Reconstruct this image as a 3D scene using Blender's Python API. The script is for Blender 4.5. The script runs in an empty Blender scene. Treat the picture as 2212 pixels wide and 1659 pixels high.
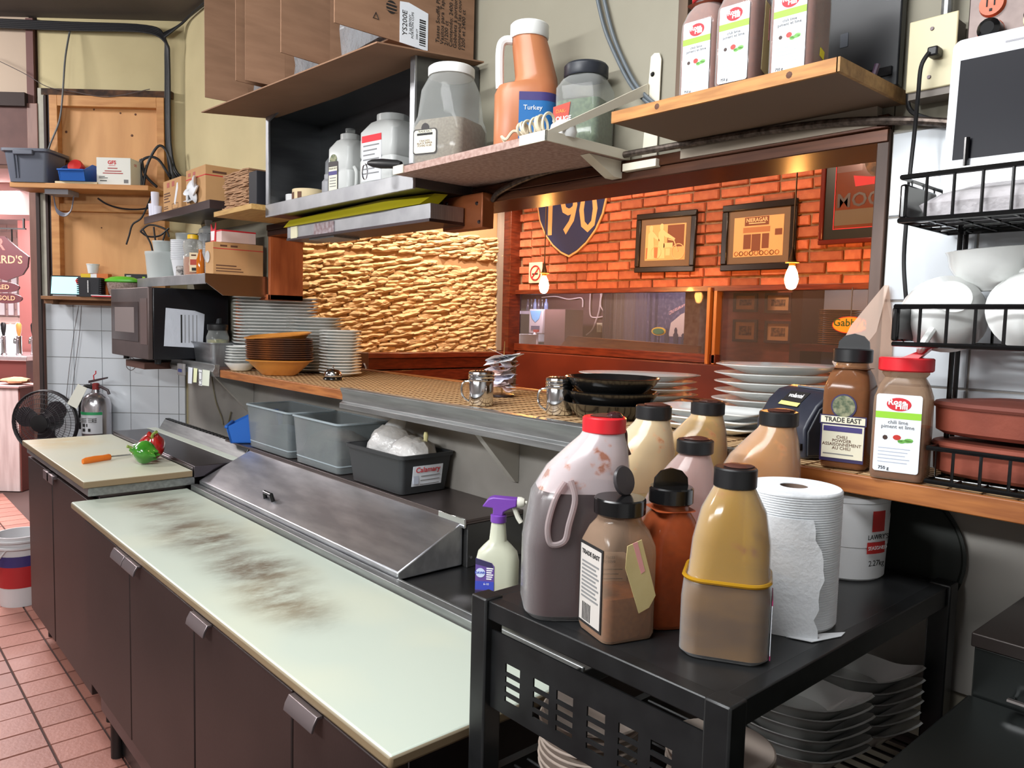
import bpy, bmesh, math, random
from mathutils import Vector, Matrix
random.seed(11)
SC = bpy.context.scene
C = SC.collection
R = math.radians
# ---------------------------------------------------------------- camera
cam_d = bpy.data.cameras.new('camera'); cam = bpy.data.objects.new('camera', cam_d); C.objects.link(cam)
cam_d.sensor_width = 36.0; cam_d.lens = 36.0 * 1671.87 / 2212.0; cam_d.clip_start = 0.02; cam_d.clip_end = 60
_r = Vector((0.66282329, 0.74833993, 0.02554665)); _d = Vector((0.07643068, -0.03367807, -0.99650597)); _f = Vector((-0.74486485, 0.66245991, -0.07951874))
m = Matrix.Identity(4)
for i in range(3):
    m[i][0] = _r[i]; m[i][1] = -_d[i]; m[i][2] = -_f[i]
m[0][3], m[1][3], m[2][3] = 0.0, 0.0, 1.53
cam.matrix_world = m
SC.camera = cam
# ---------------------------------------------------------------- light and exposure
SC.view_settings.view_transform = 'Standard'; SC.view_settings.look = 'None'; SC.view_settings.gamma = 1
SC.view_settings.use_curve_mapping = False
SC.view_settings.exposure = 0.32
W = bpy.data.worlds.new('room_air'); SC.world = W; W.use_nodes = True
W.node_tree.nodes['Background'].inputs[0].default_value = (0.85, 0.88, 1.0, 1); W.node_tree.nodes['Background'].inputs[1].default_value = 0.10
def area(name, loc, target, sx, sy, power, col):
    l = bpy.data.lights.new(name, 'AREA'); l.shape = 'RECTANGLE'; l.size = sx; l.size_y = sy; l.energy = power; l.color = col
    o = bpy.data.objects.new(name, l); C.objects.link(o); o.location = loc
    o.rotation_euler = (Vector(target) - Vector(loc)).to_track_quat('-Z', 'Y').to_euler()
    return o
area('entry_ceiling_light', (-4.9, -0.75, 2.98), (-4.6, 0.6, 1.2), 0.6, 0.3, 38, (1.0, 0.97, 0.96))
area('hood_tube_light', (-2.6, -1.4, 2.2), (-2.2, 1.2, 1.3), 1.2, 0.14, 12, (0.97, 0.99, 1.0))
area('hood_tube_light', (-1.15, -1.25, 2.25), (-0.9, 1.2, 1.2), 1.2, 0.14, 42, (0.97, 0.99, 1.0))
area('ceiling_panel_light', (-1.1, -0.05, 3.02), (-1.1, 0.5, 0.0), 1.8, 0.5, 50, (0.98, 0.99, 1.0))
area('bar_fill_light', (-6.5, 0.3, 2.52), (-6.5, 0.4, 0.0), 1.0, 0.8, 90, (1.0, 0.9, 0.9))  # unseen fill lamps added to brighten the bar and its floor
area('bar_fill_light', (-8.0, 1.3, 2.5), (-8.0, 1.4, 0.0), 1.0, 0.8, 120, (1.0, 0.9, 0.92))
def spot(name, loc, target, power, col, ang=80, blend=.6, rad=.03):
    l = bpy.data.lights.new(name, 'SPOT'); l.energy = power; l.color = col; l.spot_size = R(ang); l.spot_blend = blend; l.shadow_soft_size = rad
    o = bpy.data.objects.new(name, l); C.objects.link(o); o.location = loc
    o.rotation_euler = (Vector(target) - Vector(loc)).to_track_quat('-Z', 'Y').to_euler()
    return o
spot('stone_wall_spot', (-4.70, 2.85, 2.8), (-5.2, 3.0, 1.6), 85, (1.0, 0.82, 0.58), 115)
spot('stone_wall_spot', (-4.70, 4.05, 2.8), (-5.2, 3.95, 1.6), 80, (1.0, 0.83, 0.62), 115)
spot('dining_spot', (-4.2, 3.2, 2.9), (-4.3, 4.6, 1.9), 62, (1.0, 0.76, 0.56), 125)
spot('dining_spot', (-2.6, 3.2, 2.9), (-2.7, 4.6, 1.9), 62, (1.0, 0.76, 0.56), 125)
spot('far_room_light', (-5.4, 5.1, 1.99), (-5.4, 5.5, 1.4), 40, (1.0, 0.88, 0.92), 150)  # lights for the room built in place of the mirror's reflections
spot('far_room_light', (-4.2, 5.1, 1.99), (-4.2, 5.6, 1.5), 36, (1.0, 0.88, 0.85), 150)
spot('far_room_light', (-2.9, 4.9, 2.5), (-2.9, 5.35, 1.5), 46, (1.0, 0.72, 0.5), 150)
spot('far_room_light', (-2.2, 4.9, 2.5), (-2.3, 5.3, 1.5), 22, (1.0, 0.9, 0.8), 150)
spot('heat_lamp_glow', (-2.25, 1.56, 1.80), (-2.3, 1.66, 1.3), 4, (1.0, 0.66, 0.36), 150)
# ---------------------------------------------------------------- helpers
def lin(c):
    o = []
    for x in c[:3]:
        x /= 255.0
        o.append(x / 12.92 if x <= 0.04045 else ((x + 0.055) / 1.055) ** 2.4)
    return (o[0], o[1], o[2], 1.0)
_M = {}
def P(name, col=(128, 128, 128), rough=.5, metal=0, col2=None, vs=8, stretch=(1, 1, 1), bump=0, bs=60, alpha=1, emit=0, ecol=None, spec=.5, rand=0, trans=0, ramp=(.35, .65), coat=0, sheen=0, bstretch=None):
    if name in _M: return _M[name]
    M_ = bpy.data.materials.new(name); M_.use_nodes = True; nt = M_.node_tree; N = nt.nodes; L = nt.links
    b = N['Principled BSDF']
    b.inputs['Base Color'].default_value = lin(col); b.inputs['Roughness'].default_value = rough; b.inputs['Metallic'].default_value = metal
    b.inputs['Specular IOR Level'].default_value = spec; b.inputs['Alpha'].default_value = alpha
    if coat: b.inputs['Coat Weight'].default_value = coat; b.inputs['Coat Roughness'].default_value = .08
    if trans: b.inputs['Transmission Weight'].default_value = trans
    if emit:
        b.inputs['Emission Color'].default_value = lin(ecol or col); b.inputs['Emission Strength'].default_value = emit
    tc = None
    if col2 or bump:
        tc = N.new('ShaderNodeTexCoord')
    src = None
    if col2:
        mp = N.new('ShaderNodeMapping'); mp.inputs['Scale'].default_value = stretch; L.new(tc.outputs['Object'], mp.inputs['Vector'])
        n = N.new('ShaderNodeTexNoise'); n.inputs['Scale'].default_value = vs; n.inputs['Detail'].default_value = 5; L.new(mp.outputs[0], n.inputs['Vector'])
        rp = N.new('ShaderNodeValToRGB'); rp.color_ramp.elements[0].position = ramp[0]; rp.color_ramp.elements[1].position = ramp[1]
        rp.color_ramp.elements[0].color = lin(col); rp.color_ramp.elements[1].color = lin(col2)
        L.new(n.outputs['Fac'], rp.inputs[0]); src = rp.outputs[0]
    if rand:
        oi = N.new('ShaderNodeObjectInfo'); hs = N.new('ShaderNodeHueSaturation')
        mr = N.new('ShaderNodeMapRange'); mr.inputs['To Min'].default_value = 1 - rand; mr.inputs['To Max'].default_value = 1 + rand * .6
        L.new(oi.outputs['Random'], mr.inputs['Value']); L.new(mr.outputs[0], hs.inputs['Value'])
        if src: L.new(src, hs.inputs['Color'])
        else: hs.inputs['Color'].default_value = lin(col)
        src = hs.outputs[0]
    if src: L.new(src, b.inputs['Base Color'])
    if bump:
        n2 = N.new('ShaderNodeTexNoise'); n2.inputs['Scale'].default_value = bs; n2.inputs['Detail'].default_value = 4
        if bstretch:
            mp2 = N.new('ShaderNodeMapping'); mp2.inputs['Scale'].default_value = bstretch; L.new(tc.outputs['Object'], mp2.inputs['Vector']); L.new(mp2.outputs[0], n2.inputs['Vector'])
        else: L.new(tc.outputs['Object'], n2.inputs['Vector'])
        bp = N.new('ShaderNodeBump'); bp.inputs['Strength'].default_value = bump; bp.inputs['Distance'].default_value = .01
        L.new(n2.outputs['Fac'], bp.inputs['Height']); L.new(bp.outputs[0], b.inputs['Normal'])
    _M[name] = M_
    return M_
def clear(name, tint=(235, 238, 235), body=(220, 222, 220), opac=.12, rough=.12, col2=None, vs=30, ramp=(.5, .62), spot_op=.8):
    """thin clear or milky plastic: transparent mixed with a glossy plastic by fresnel; col2 adds residue stuck to the wall"""
    if name in _M: return _M[name]
    M_ = bpy.data.materials.new(name); M_.use_nodes = True; nt = M_.node_tree; N = nt.nodes; L = nt.links
    out = N['Material Output']; b = N['Principled BSDF']; b.inputs['Base Color'].default_value = lin(body); b.inputs['Roughness'].default_value = rough
    t = N.new('ShaderNodeBsdfTransparent'); t.inputs[0].default_value = lin(tint)
    mx = N.new('ShaderNodeMixShader'); lw = N.new('ShaderNodeLayerWeight'); lw.inputs['Blend'].default_value = .25
    mr = N.new('ShaderNodeMapRange'); mr.inputs['To Min'].default_value = opac; mr.inputs['To Max'].default_value = min(1, opac + .45)
    L.new(lw.outputs['Facing'], mr.inputs['Value']); fac = mr.outputs[0]
    if col2:
        tc = N.new('ShaderNodeTexCoord'); n = N.new('ShaderNodeTexNoise'); n.inputs['Scale'].default_value = vs; n.inputs['Detail'].default_value = 6
        L.new(tc.outputs['Object'], n.inputs['Vector'])
        rp = N.new('ShaderNodeValToRGB'); rp.color_ramp.elements[0].position = ramp[0]; rp.color_ramp.elements[1].position = ramp[1]
        L.new(n.outputs['Fac'], rp.inputs[0])
        mc = N.new('ShaderNodeMix'); mc.data_type = 'RGBA'; mc.inputs['A'].default_value = lin(body); mc.inputs['B'].default_value = lin(col2)
        L.new(rp.outputs[0], mc.inputs['Factor']); L.new(mc.outputs['Result'], b.inputs['Base Color'])
        mu = N.new('ShaderNodeMath'); mu.operation = 'MULTIPLY_ADD'; mu.inputs[1].default_value = spot_op; L.new(rp.outputs[0], mu.inputs[0]); L.new(fac, mu.inputs[2]); mu.use_clamp = True
        fac = mu.outputs[0]
    L.new(fac, mx.inputs[0]); L.new(t.outputs[0], mx.inputs[1]); L.new(b.outputs[0], mx.inputs[2]); L.new(mx.outputs[0], out.inputs['Surface'])
    _M[name] = M_
    return M_
def rr(w, d, r, z=0, cx=0, cy=0, n=4):
    """rounded rectangle ring"""
    r = min(r, w / 2 - 1e-5, d / 2 - 1e-5); o = []
    for k, (sx, sy) in enumerate(((1, 1), (-1, 1), (-1, -1), (1, -1))):
        for i in range(n + 1):
            a = math.pi / 2 * (k + i / n)
            o.append((cx + sx * (w / 2 - r) + r * math.cos(a), cy + sy * (d / 2 - r) + r * math.sin(a), z))
    return o
def ell(a, b, z=0, cx=0, cy=0, n=28, p=2.0):
    o = []
    for i in range(n):
        t = 2 * math.pi * i / n; ct, st = math.cos(t), math.sin(t)
        o.append((cx + a * math.copysign(abs(ct) ** (2 / p), ct), cy + b * math.copysign(abs(st) ** (2 / p), st), z))
    return o
class MB:
    def __init__(s): s.v = []; s.f = []
    def add(s, vs, fs):
        k = len(s.v); s.v += [tuple(v) for v in vs]; s.f += [tuple(i + k for i in f) for f in fs]; return s
    def box(s, x0, x1, y0, y1, z0, z1):
        return s.add([(x0, y0, z0), (x1, y0, z0), (x1, y1, z0), (x0, y1, z0), (x0, y0, z1), (x1, y0, z1), (x1, y1, z1), (x0, y1, z1)],
                     [(3, 2, 1, 0), (4, 5, 6, 7), (0, 1, 5, 4), (1, 2, 6, 5), (2, 3, 7, 6), (3, 0, 4, 7)])
    def hexa(s, pts):
        return s.add(pts, [(3, 2, 1, 0), (4, 5, 6, 7), (0, 1, 5, 4), (1, 2, 6, 5), (2, 3, 7, 6), (3, 0, 4, 7)])
    def loft(s, rings, cap0=True, cap1=True):
        n = len(rings[0]); vs = [p for r in rings for p in r]; fs = []
        for i in range(len(rings) - 1):
            for j in range(n):
                a = i * n + j; b = i * n + (j + 1) % n; fs.append((a, b, b + n, a + n))
        if cap0: fs.append(tuple(reversed(range(n))))
        if cap1: fs.append(tuple(range((len(rings) - 1) * n, len(rings) * n)))
        return s.add(vs, fs)
    def lathe(s, prof, n=28, cx=0, cy=0, cap0=True, cap1=True, sy=1.0):
        return s.loft([[(cx + r * math.cos(2 * math.pi * j / n), cy + sy * r * math.sin(2 * math.pi * j / n), z) for j in range(n)] for r, z in prof], cap0, cap1)
    def tube(s, pts, r, n=8, closed=False):
        pts = [Vector(p) for p in pts]; rings = []; prev = None; K = len(pts)
        for i, p in enumerate(pts):
            a = pts[(i - 1) % K] if (i > 0 or closed) else p; b = pts[(i + 1) % K] if (i < K - 1 or closed) else p
            t = (b - a).normalized() if (b - a).length > 1e-9 else Vector((0, 0, 1))
            if prev is None: u = t.orthogonal().normalized()
            else:
                u = prev - t * prev.dot(t); u = u.normalized() if u.length > 1e-6 else t.orthogonal().normalized()
            prev = u; w = t.cross(u); rad = r[i] if isinstance(r, (list, tuple)) else r
            rings.append([tuple(p + rad * (math.cos(2 * math.pi * j / n) * u + math.sin(2 * math.pi * j / n) * w)) for j in range(n)])
        if closed: rings.append(rings[0]); return s.loft(rings, False, False)
        return s.loft(rings)
    def prism(s, poly, a, b, axis='y'):
        n = len(poly)
        def mp(p, t): return (p[0], t, p[1]) if axis == 'y' else ((t, p[0], p[1]) if axis == 'x' else (p[0], p[1], t))
        return s.add([mp(p, a) for p in poly] + [mp(p, b) for p in poly],
                     [tuple(range(n)), tuple(reversed(range(n, 2 * n)))] + [(i, i + n, (i + 1) % n + n, (i + 1) % n) for i in range(n)])
    def frame(s, x0, x1, z0, z1, w, y0, y1):
        s.box(x0, x1, y0, y1, z1 - w, z1); s.box(x0, x1, y0, y1, z0, z0 + w); s.box(x0, x0 + w, y0, y1, z0 + w, z1 - w); return s.box(x1 - w, x1, y0, y1, z0 + w, z1 - w)
    def tray(s, w, d, h, t=.003, wb=None, db=None, r=.012, z=0):
        """open box with tapered walls"""
        wb = wb or w; db = db or d
        return s.loft([rr(wb, db, r, z), rr(w, d, r, z + h), rr(w - 2 * t, d - 2 * t, r, z + h), rr(wb - 2 * t, db - 2 * t, r, z + t)])
    def xf(s, mat): s.v = [tuple(mat @ Vector(v)) for v in s.v]; return s
    def mv(s, x=0, y=0, z=0): s.v = [(a + x, b + y, c + z) for a, b, c in s.v]; return s
    def rot(s, ang, ax='Z'): return s.xf(Matrix.Rotation(R(ang), 4, ax))
def smooth_path(pts, k=6):
    """Catmull-Rom through points"""
    pts = [Vector(p) for p in pts]; o = []
    for i in range(len(pts) - 1):
        p0 = pts[max(i - 1, 0)]; p1 = pts[i]; p2 = pts[i + 1]; p3 = pts[min(i + 2, len(pts) - 1)]
        for j in range(k):
            t = j / k
            o.append(.5 * ((2 * p1) + (p2 - p0) * t + (2 * p0 - 5 * p1 + 4 * p2 - p3) * t * t + (3 * p1 - p0 - 3 * p2 + p3) * t ** 3))
    o.append(pts[-1]); return o
def mk(name, mb, mat, parent=None, loc=None, rz=0, smooth=True, bevel=0, rot=None):
    me = bpy.data.meshes.new(name)
    if isinstance(mb, bpy.types.Mesh): me = mb
    else:
        me.from_pydata(mb.v, [], mb.f)
        bm = bmesh.new(); bm.from_mesh(me); bmesh.ops.recalc_face_normals(bm, faces=bm.faces); bm.to_mesh(me); bm.free()
        if smooth: me.shade_smooth(); me.set_sharp_from_angle(angle=.62)
        me.materials.append(mat)
    o = bpy.data.objects.new(name, me); C.objects.link(o)
    if parent is not None: o.parent = parent
    if loc: o.location = loc
    if rot: o.rotation_euler = [R(a) for a in rot]
    elif rz: o.rotation_euler = (0, 0, R(rz))
    if bevel:
        md = o.modifiers.new('edge', 'BEVEL'); md.width = bevel; md.segments = 2; md.limit_method = 'ANGLE'; md.angle_limit = .6
    return o
def tag(o, label, cat, group=None):
    o['label'] = label; o['category'] = cat
    if group: o['group'] = group
    return o
def thing(name, label, cat, loc=(0, 0, 0), rz=0, group=None, rot=None):
    o = bpy.data.objects.new(name, None); o.empty_display_size = .05; C.objects.link(o); o.location = loc
    o.rotation_euler = [R(a) for a in rot] if rot else (0, 0, R(rz))
    return tag(o, label, cat, group)
def solo(name, label, cat, mb, mat, loc=None, rz=0, group=None, **k):
    return tag(mk(name, mb, mat, None, loc, rz, **k), label, cat, group)
def struct(name, mb, mat, loc=None, rz=0, **k):
    o = mk(name, mb, mat, None, loc, rz, **k); o['kind'] = 'structure'; return o
def dup(root, loc, rz=None, label=None, group=None, scale=None):
    def cp(o, par):
        c = o.copy(); C.objects.link(c); c.parent = par
        for ch in o.children: cp(ch, c)
        return c
    r = cp(root, None); r.location = loc
    if rz is not None: r.rotation_euler = (0, 0, R(rz))
    if scale: r.scale = scale
    if label: r['label'] = label
    if group: r['group'] = group
    return r
_T = {}
def text(parent, s, size, mat, loc, right=(1, 0, 0), up=(0, 0, 1), name='lettering', align='CENTER', sx=1.0, bold=0.0, ext=.0002, space=1.0):
    key = (s, size, align, sx, bold, ext, space)
    if key not in _T:
        cu = bpy.data.curves.new('txt', 'FONT'); cu.body = s; cu.size = size; cu.align_x = align; cu.align_y = 'CENTER'; cu.extrude = ext; cu.offset = bold; cu.resolution_u = 2; cu.space_line = .85 * space
        to = bpy.data.objects.new('txt', cu); C.objects.link(to); bpy.context.view_layer.update()
        me = bpy.data.meshes.new_from_object(to.evaluated_get(bpy.context.evaluated_depsgraph_get()))
        bpy.data.objects.remove(to); bpy.data.curves.remove(cu); _T[key] = me
    me = _T[key].copy(); me.materials.clear(); me.materials.append(mat); me.name = name
    o = bpy.data.objects.new(name, me); C.objects.link(o); o.parent = parent
    r = Vector(right).normalized() * sx; u = Vector(up).normalized(); n = r.cross(u).normalized()
    m4 = Matrix.Identity(4)
    for i in range(3): m4[i][0] = r[i]; m4[i][1] = u[i]; m4[i][2] = n[i]; m4[i][3] = loc[i]
    o.matrix_local = m4
    return o
CAMRZ = 48.4
# ---------------------------------------------------------------- common materials
steel = P('brushed_steel', (178, 180, 183), .45, 1, col2=(158, 160, 164), vs=5, stretch=(2, 60, 2), bump=.03, bs=9, bstretch=(3, 120, 3))
steelX = P('brushed_steel_long', (206, 208, 212), .36, 1, col2=(178, 180, 186), vs=4, stretch=(1.5, 7, 5), bump=.02, bs=60)
chrome = P('polished_steel', (200, 200, 202), .14, 1)
dark_steel = P('dark_steel', (96, 86, 88), .36, 1, col2=(78, 70, 72), vs=3)
alu = P('dull_aluminium', (158, 160, 160), .42, .85, col2=(135, 137, 137), vs=6, stretch=(1, 12, 12))
black_paint = P('black_paint', (17, 18, 19), .38, col2=(26, 27, 28), vs=20)
black_plastic = P('black_plastic', (20, 20, 22), .4)
black_gloss = P('black_gloss_plastic', (16, 16, 17), .18)
white_plastic = P('white_plastic', (232, 234, 232), .4)
board_white = P('white_cutting_board', (206, 212, 200), .5, col2=(196, 203, 188), vs=5)
porcelain = P('white_porcelain', (226, 228, 226), .12, coat=.3)
cardboard = P('cardboard', (144, 109, 84), .85, col2=(132, 99, 75), vs=6, stretch=(1, 1, 6))
cardboard_l = P('cardboard_light', (196, 152, 104), .85, col2=(186, 142, 96), vs=6)
print_black = P('black_print', (24, 22, 22), .7)
print_red = P('red_print', (200, 32, 44), .6)
print_white = P('white_print', (236, 236, 236), .6)
paper = P('white_paper', (226, 228, 232), .8)
wood_edge = P('counter_wood', (168, 104, 52), .45, col2=(134, 76, 34), vs=7, stretch=(1.2, 14, 14), bump=.05, bs=40)
pine = P('pine_board', (206, 150, 92), .6, col2=(186, 128, 74), vs=3, stretch=(2, 2, 14))
mahogany = P('mahogany_wood', (104, 44, 26), .3, col2=(74, 28, 17), vs=5, stretch=(2, 2, 12), coat=.2)
mahogany_x = P('mahogany_wood_rail', (112, 46, 28), .3, col2=(78, 30, 18), vs=5, stretch=(2, 14, 14), coat=.2)
# ================================================================= THE SETTING
grout_f = P('floor_grout', (70, 50, 46), .9)
quarry = P('red_quarry_tile', (170, 116, 102), .45, col2=(152, 100, 88), vs=5, rand=.16, bump=.12, bs=70)
plaster = P('cream_plaster', (146, 141, 125), .7, col2=(136, 131, 115), vs=2.5, bump=.05, bs=30)
plaster_left = P('yellowed_plaster', (210, 196, 152), .75, col2=(194, 180, 138), vs=2)
plaster_low = P('grey_wall_panel', (150, 146, 140), .6, col2=(128, 124, 118), vs=3)
tile_w = P('white_wall_tile', (206, 212, 218), .16, rand=.04, coat=.2)
grout_w = P('wall_grout', (150, 146, 140), .9)
ceil_m = P('brown_ceiling', (96, 88, 84), .8, col2=(84, 77, 73), vs=2)
# floor and its tiles
fl = struct('floor', MB().box(-10, 1.2, -2.4, 7, -.06, -.006), grout_f)
tm = None
for i in range(36):
    for j in range(7):
        x0 = -7.56 + i * .1465; y0 = -.151 + j * .175
        if x0 > -2.4: continue
        if j < 2 and x0 < -3.4 - (1 - j) * 0: continue
        o = mk('tile', tm or MB().hexa([(0, 0, -.02), (.141, 0, -.02), (.141, .1695, -.02), (0, .1695, -.02), (.002, .002, 0), (.139, .002, 0), (.139, .1675, 0), (.002, .1675, 0)]), quarry, fl, (x0, y0, random.uniform(-.0015, 0)), smooth=False)
        tm = o.data
# kitchen ceiling
struct('ceiling', MB().box(-10, 1.2, -2.4, 1.62, 3.07, 3.12), ceil_m)
dceil = struct('ceiling_dining', MB().box(-10, 1.2, 1.62, 7, 2.98, 3.12), P('dining_ceiling', (120, 92, 74), .8))
# back wall with the serving hatch
wb = MB()
wb.box(-4.34, 1.2, 1.48, 1.62, 0, 1.262).box(-4.34, -3.64, 1.48, 1.62, 1.262, 3.07).box(-3.64, -3.278, 1.48, 1.62, 1.625, 3.07)
wb.box(-3.278, -.63, 1.48, 1.62, 1.90, 3.07).box(-.628, 1.2, 1.48, 1.62, 1.262, 3.07)
wall_back = struct('wall_back', wb, plaster, smooth=False)
struct('trim_1', MB().box(-4.30, .3, 1.4745, 1.4795, .9, 1.262), plaster_low)     # grey panel under the serving shelf
# yellowed upper part of the back wall beside the corner
struct('trim_2', MB().box(-4.33, -2.86, 1.473, 1.4795, 1.95, 3.06), plaster_left)
# hatch lining
struct('trim_3', MB().box(-3.278, -.63, 1.462, 1.622, 1.876, 1.90).box(-3.278, -.63, 1.458, 1.479, 1.90, 1.925), P('copper_brown_lining', (84, 50, 32), .22, .5, col2=(66, 36, 22), vs=4, stretch=(1.5, 20, 20)), bevel=.002)
struct('trim_4', MB().box(-3.278, -3.258, 1.466, 1.622, 1.60, 1.876).box(-3.64, -3.258, 1.466, 1.622, 1.60, 1.625).box(-3.64, -3.62, 1.466, 1.622, 1.264, 1.60), P('jamb_wood', (188, 104, 60), .4, col2=(150, 76, 42), vs=5, stretch=(4, 4, .7)), bevel=.002)
struct('trim_5', MB().box(-.652, -.629, 1.466, 1.622, 1.297, 1.90), P('jamb_wood_dark', (98, 74, 62), .5, col2=(82, 60, 50), vs=9, stretch=(3, 3, .6)), bevel=.002)
# white tiles right of the hatch
wt = struct('wall_right_tiling', MB().box(-.626, .32, 1.473, 1.4795, 1.297, 1.893), grout_w, smooth=False)
tmr = None
for i in range(6):
    for j in range(5):
        w = .1495 if i else .1495; x0 = -.625 + i * .1525; z0 = 1.283 + j * .1525 if j else 1.283
        h = .1495 if j < 4 else .0
        if h <= 0: continue
        o = mk('tile', tmr or MB().hexa([(0, 0, 0), (.1495, 0, 0), (.1495, 0, .1495), (0, 0, .1495), (.002, -.005, .002), (.1475, -.005, .002), (.1475, -.005, .1475), (.002, -.005, .1475)]), tile_w, wt, (x0, 1.4735, z0), smooth=False)
        tmr = o.data
# ---- diagonal wall on the left (origin at its left end, local x along the wall)
L0 = (-4.858, .896, 0)
wl = struct('wall_left', MB().box(0, .80, 0, .10, 0, 3.07), plaster_left, L0, CAMRZ, smooth=False)
mk('grout_bed', MB().box(.0, .775, -.004, .002, .5, 1.585), grout_w, wl, smooth=False)
xs = [.016, .166, .319, .472, .626, .736, .772]; zs = [.54, .686, .832, .980, 1.130, 1.278, 1.426, 1.575]
for i in range(len(xs) - 1):
    for j in range(len(zs) - 1):
        a, b, c_, d_ = xs[i] + .001, xs[i + 1] - .001, zs[j] + .001, zs[j + 1] - .001
        mk('tile', MB().hexa([(a, -.004, c_), (b, -.004, c_), (b, -.004, d_), (a, -.004, d_), (a + .001, -.009, c_ + .001), (b - .001, -.009, c_ + .001), (b - .001, -.009, d_ - .001), (a + .001, -.009, d_ - .001)]), tile_w, wl, smooth=False)
# boarded-up window: upper and lower frame of pine
st_dark = P('dark_stud', (58, 46, 44), .8); st_white = P('painted_stud', (176, 172, 158), .6, col2=(150, 146, 132), vs=8)
tr = struct('trim_6', MB().box(.012, .045, -.03, -.001, 1.60, 2.70), st_white, L0, CAMRZ)
struct('trim_7', MB().box(.047, .060, -.04, -.001, 1.60, 2.66).box(.068, .080, -.035, -.001, 1.60, 2.665), st_dark, L0, CAMRZ)
pf = struct('window_1', MB().box(.085, .69, -.012, -.001, 1.60, 2.66), P('plywood_panel', (214, 160, 104), .6, col2=(200, 146, 92), vs=2.5, stretch=(5, 5, 1), bump=.04, bs=50), L0, CAMRZ)
mk('window_frame', MB().box(.085, .128, -.055, -.012, 1.60, 2.66).box(.128, .65, -.055, -.012, 2.605, 2.66).box(.65, .69, -.055, -.012, 1.60, 2.66).box(.128, .65, -.05, -.012, 2.06, 2.10), pine, pf, bevel=.002)
for (kx, kz, kr) in ((.15, 2.33, .011), (.47, 2.27, .012), (.50, 2.47, .007), (.52, 2.58, .006), (.30, 2.60, .005), (.44, 2.585, .005), (.15, 2.48, .007), (.33, 1.98, .004), (.62, 2.40, .005)):
    mk('knot', MB().lathe([(kr, 0), (kr * .7, .0015)], 10).rot(90, 'X').mv(kx, -.0125, kz), P('knot_wood', (92, 56, 38), .7), pf)
struct('trim_8', MB().box(.03, .72, -.03, -.002, 2.665, 2.70), P('splintered_dark_wood', (96, 66, 46), .9, col2=(52, 38, 32), vs=20), L0, CAMRZ)
# post at the end of the wall and the soffit that runs on over the bar opening
struct('trim_9', MB().box(-.045, .012, -.035, .06, 0, 2.62), P('post_wood', (142, 104, 92), .5, col2=(120, 84, 74), vs=5, stretch=(4, 4, .6)), L0, CAMRZ, bevel=.003)
struct('trim_10', MB().box(-.05, -.012, -.02, .0, 2.62, 3.06), P('post_cover', (112, 76, 72), .7), L0, CAMRZ)
struct('trim_11', MB().box(-.004, .014, -.042, -.03, 0, 2.18), st_dark, L0, CAMRZ)
struct('wall_soffit', MB().box(-1.6, -.045, 0, .10, 2.30, 3.07), P('soffit_paint', (186, 166, 146), .7), L0, CAMRZ, smooth=False)
struct('trim_12', MB().box(-1.6, -.045, -.03, 0, 2.30, 2.60), P('soffit_brown_panel', (110, 76, 70), .7, col2=(90, 60, 56), vs=6), L0, CAMRZ)
struct('trim_13', MB().box(-1.6, -.045, -.05, 0, 2.60, 2.67), st_dark, L0, CAMRZ)
# walls behind and beside the photographer close the kitchen
struct('wall_front', MB().box(-10, 1.2, -2.5, -2.4, 0, 3.07), P('far_kitchen_wall', (206, 206, 204), .6))
struct('wall_right', MB().box(1.2, 1.3, -2.5, 7, 0, 3.07), P('far_kitchen_wall'))
# ---- dining room
dfloor = struct('floor_dining', MB().box(-7, 1.2, 1.62, 7, -.05, .004), P('dining_floor', (74, 48, 36), .5))
mortar = P('mortar', (150, 118, 92), .9, col2=(120, 94, 74), vs=30)
wd = MB().box(-5.25, 1.2, 4.60, 4.74, 1.80, 3.0).box(-5.25, 1.2, 4.60, 4.74, 0, 1.30)
wall_d = struct('wall_brick', wd, mortar, smooth=False)
brick_m = P('old_red_brick', (172, 88, 64), .8, col2=(198, 116, 84), vs=14, rand=.36, bump=.35, bs=60)
bv = []
for k in range(5):
    b_ = MB(); a = .204; h = .0615
    p = [(random.uniform(-.004, .004), random.uniform(-.003, .003)) for _ in range(4)]
    c4 = [(0, 0), (a, 0), (a, h), (0, h)]
    back = [(x + dx, 0, z + dz) for (x, z), (dx, dz) in zip(c4, p)]
    mid = [(x + dx, -.018, z + dz) for (x, z), (dx, dz) in zip(c4, p)]
    fr = [(x + (.006 if x == 0 else -.006) + dx, -.026 + random.uniform(-.004, .003), z + (.005 if z == 0 else -.005) + dz) for (x, z), (dx, dz) in zip(c4, p)]
    b_.loft([back, mid, fr], False, True); bv.append(b_)
bme = []
nb = 0
for j in range(14):
    z0 = 1.803 + j * .0755
    if z0 > 2.82: break
    x = -5.16 - (.11 if j % 2 else 0)
    while x < -1.93:
        k = random.randrange(5); ln = 1.0
        if random.random() < .18: ln = .5
        if x > -5.17 and nb < 298:
            o = mk('brick', bme[k] if k < len(bme) else bv[k], brick_m, wall_d, (x, 4.604, z0 + random.uniform(-.003, .003)), smooth=False)
            if k >= len(bme) and k == len(bme): bme.append(o.data)
            o.scale = (ln * random.uniform(.97, 1.02), 1, random.uniform(.94, 1.04)); nb += 1
        x += .218 * ln + .002
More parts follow.
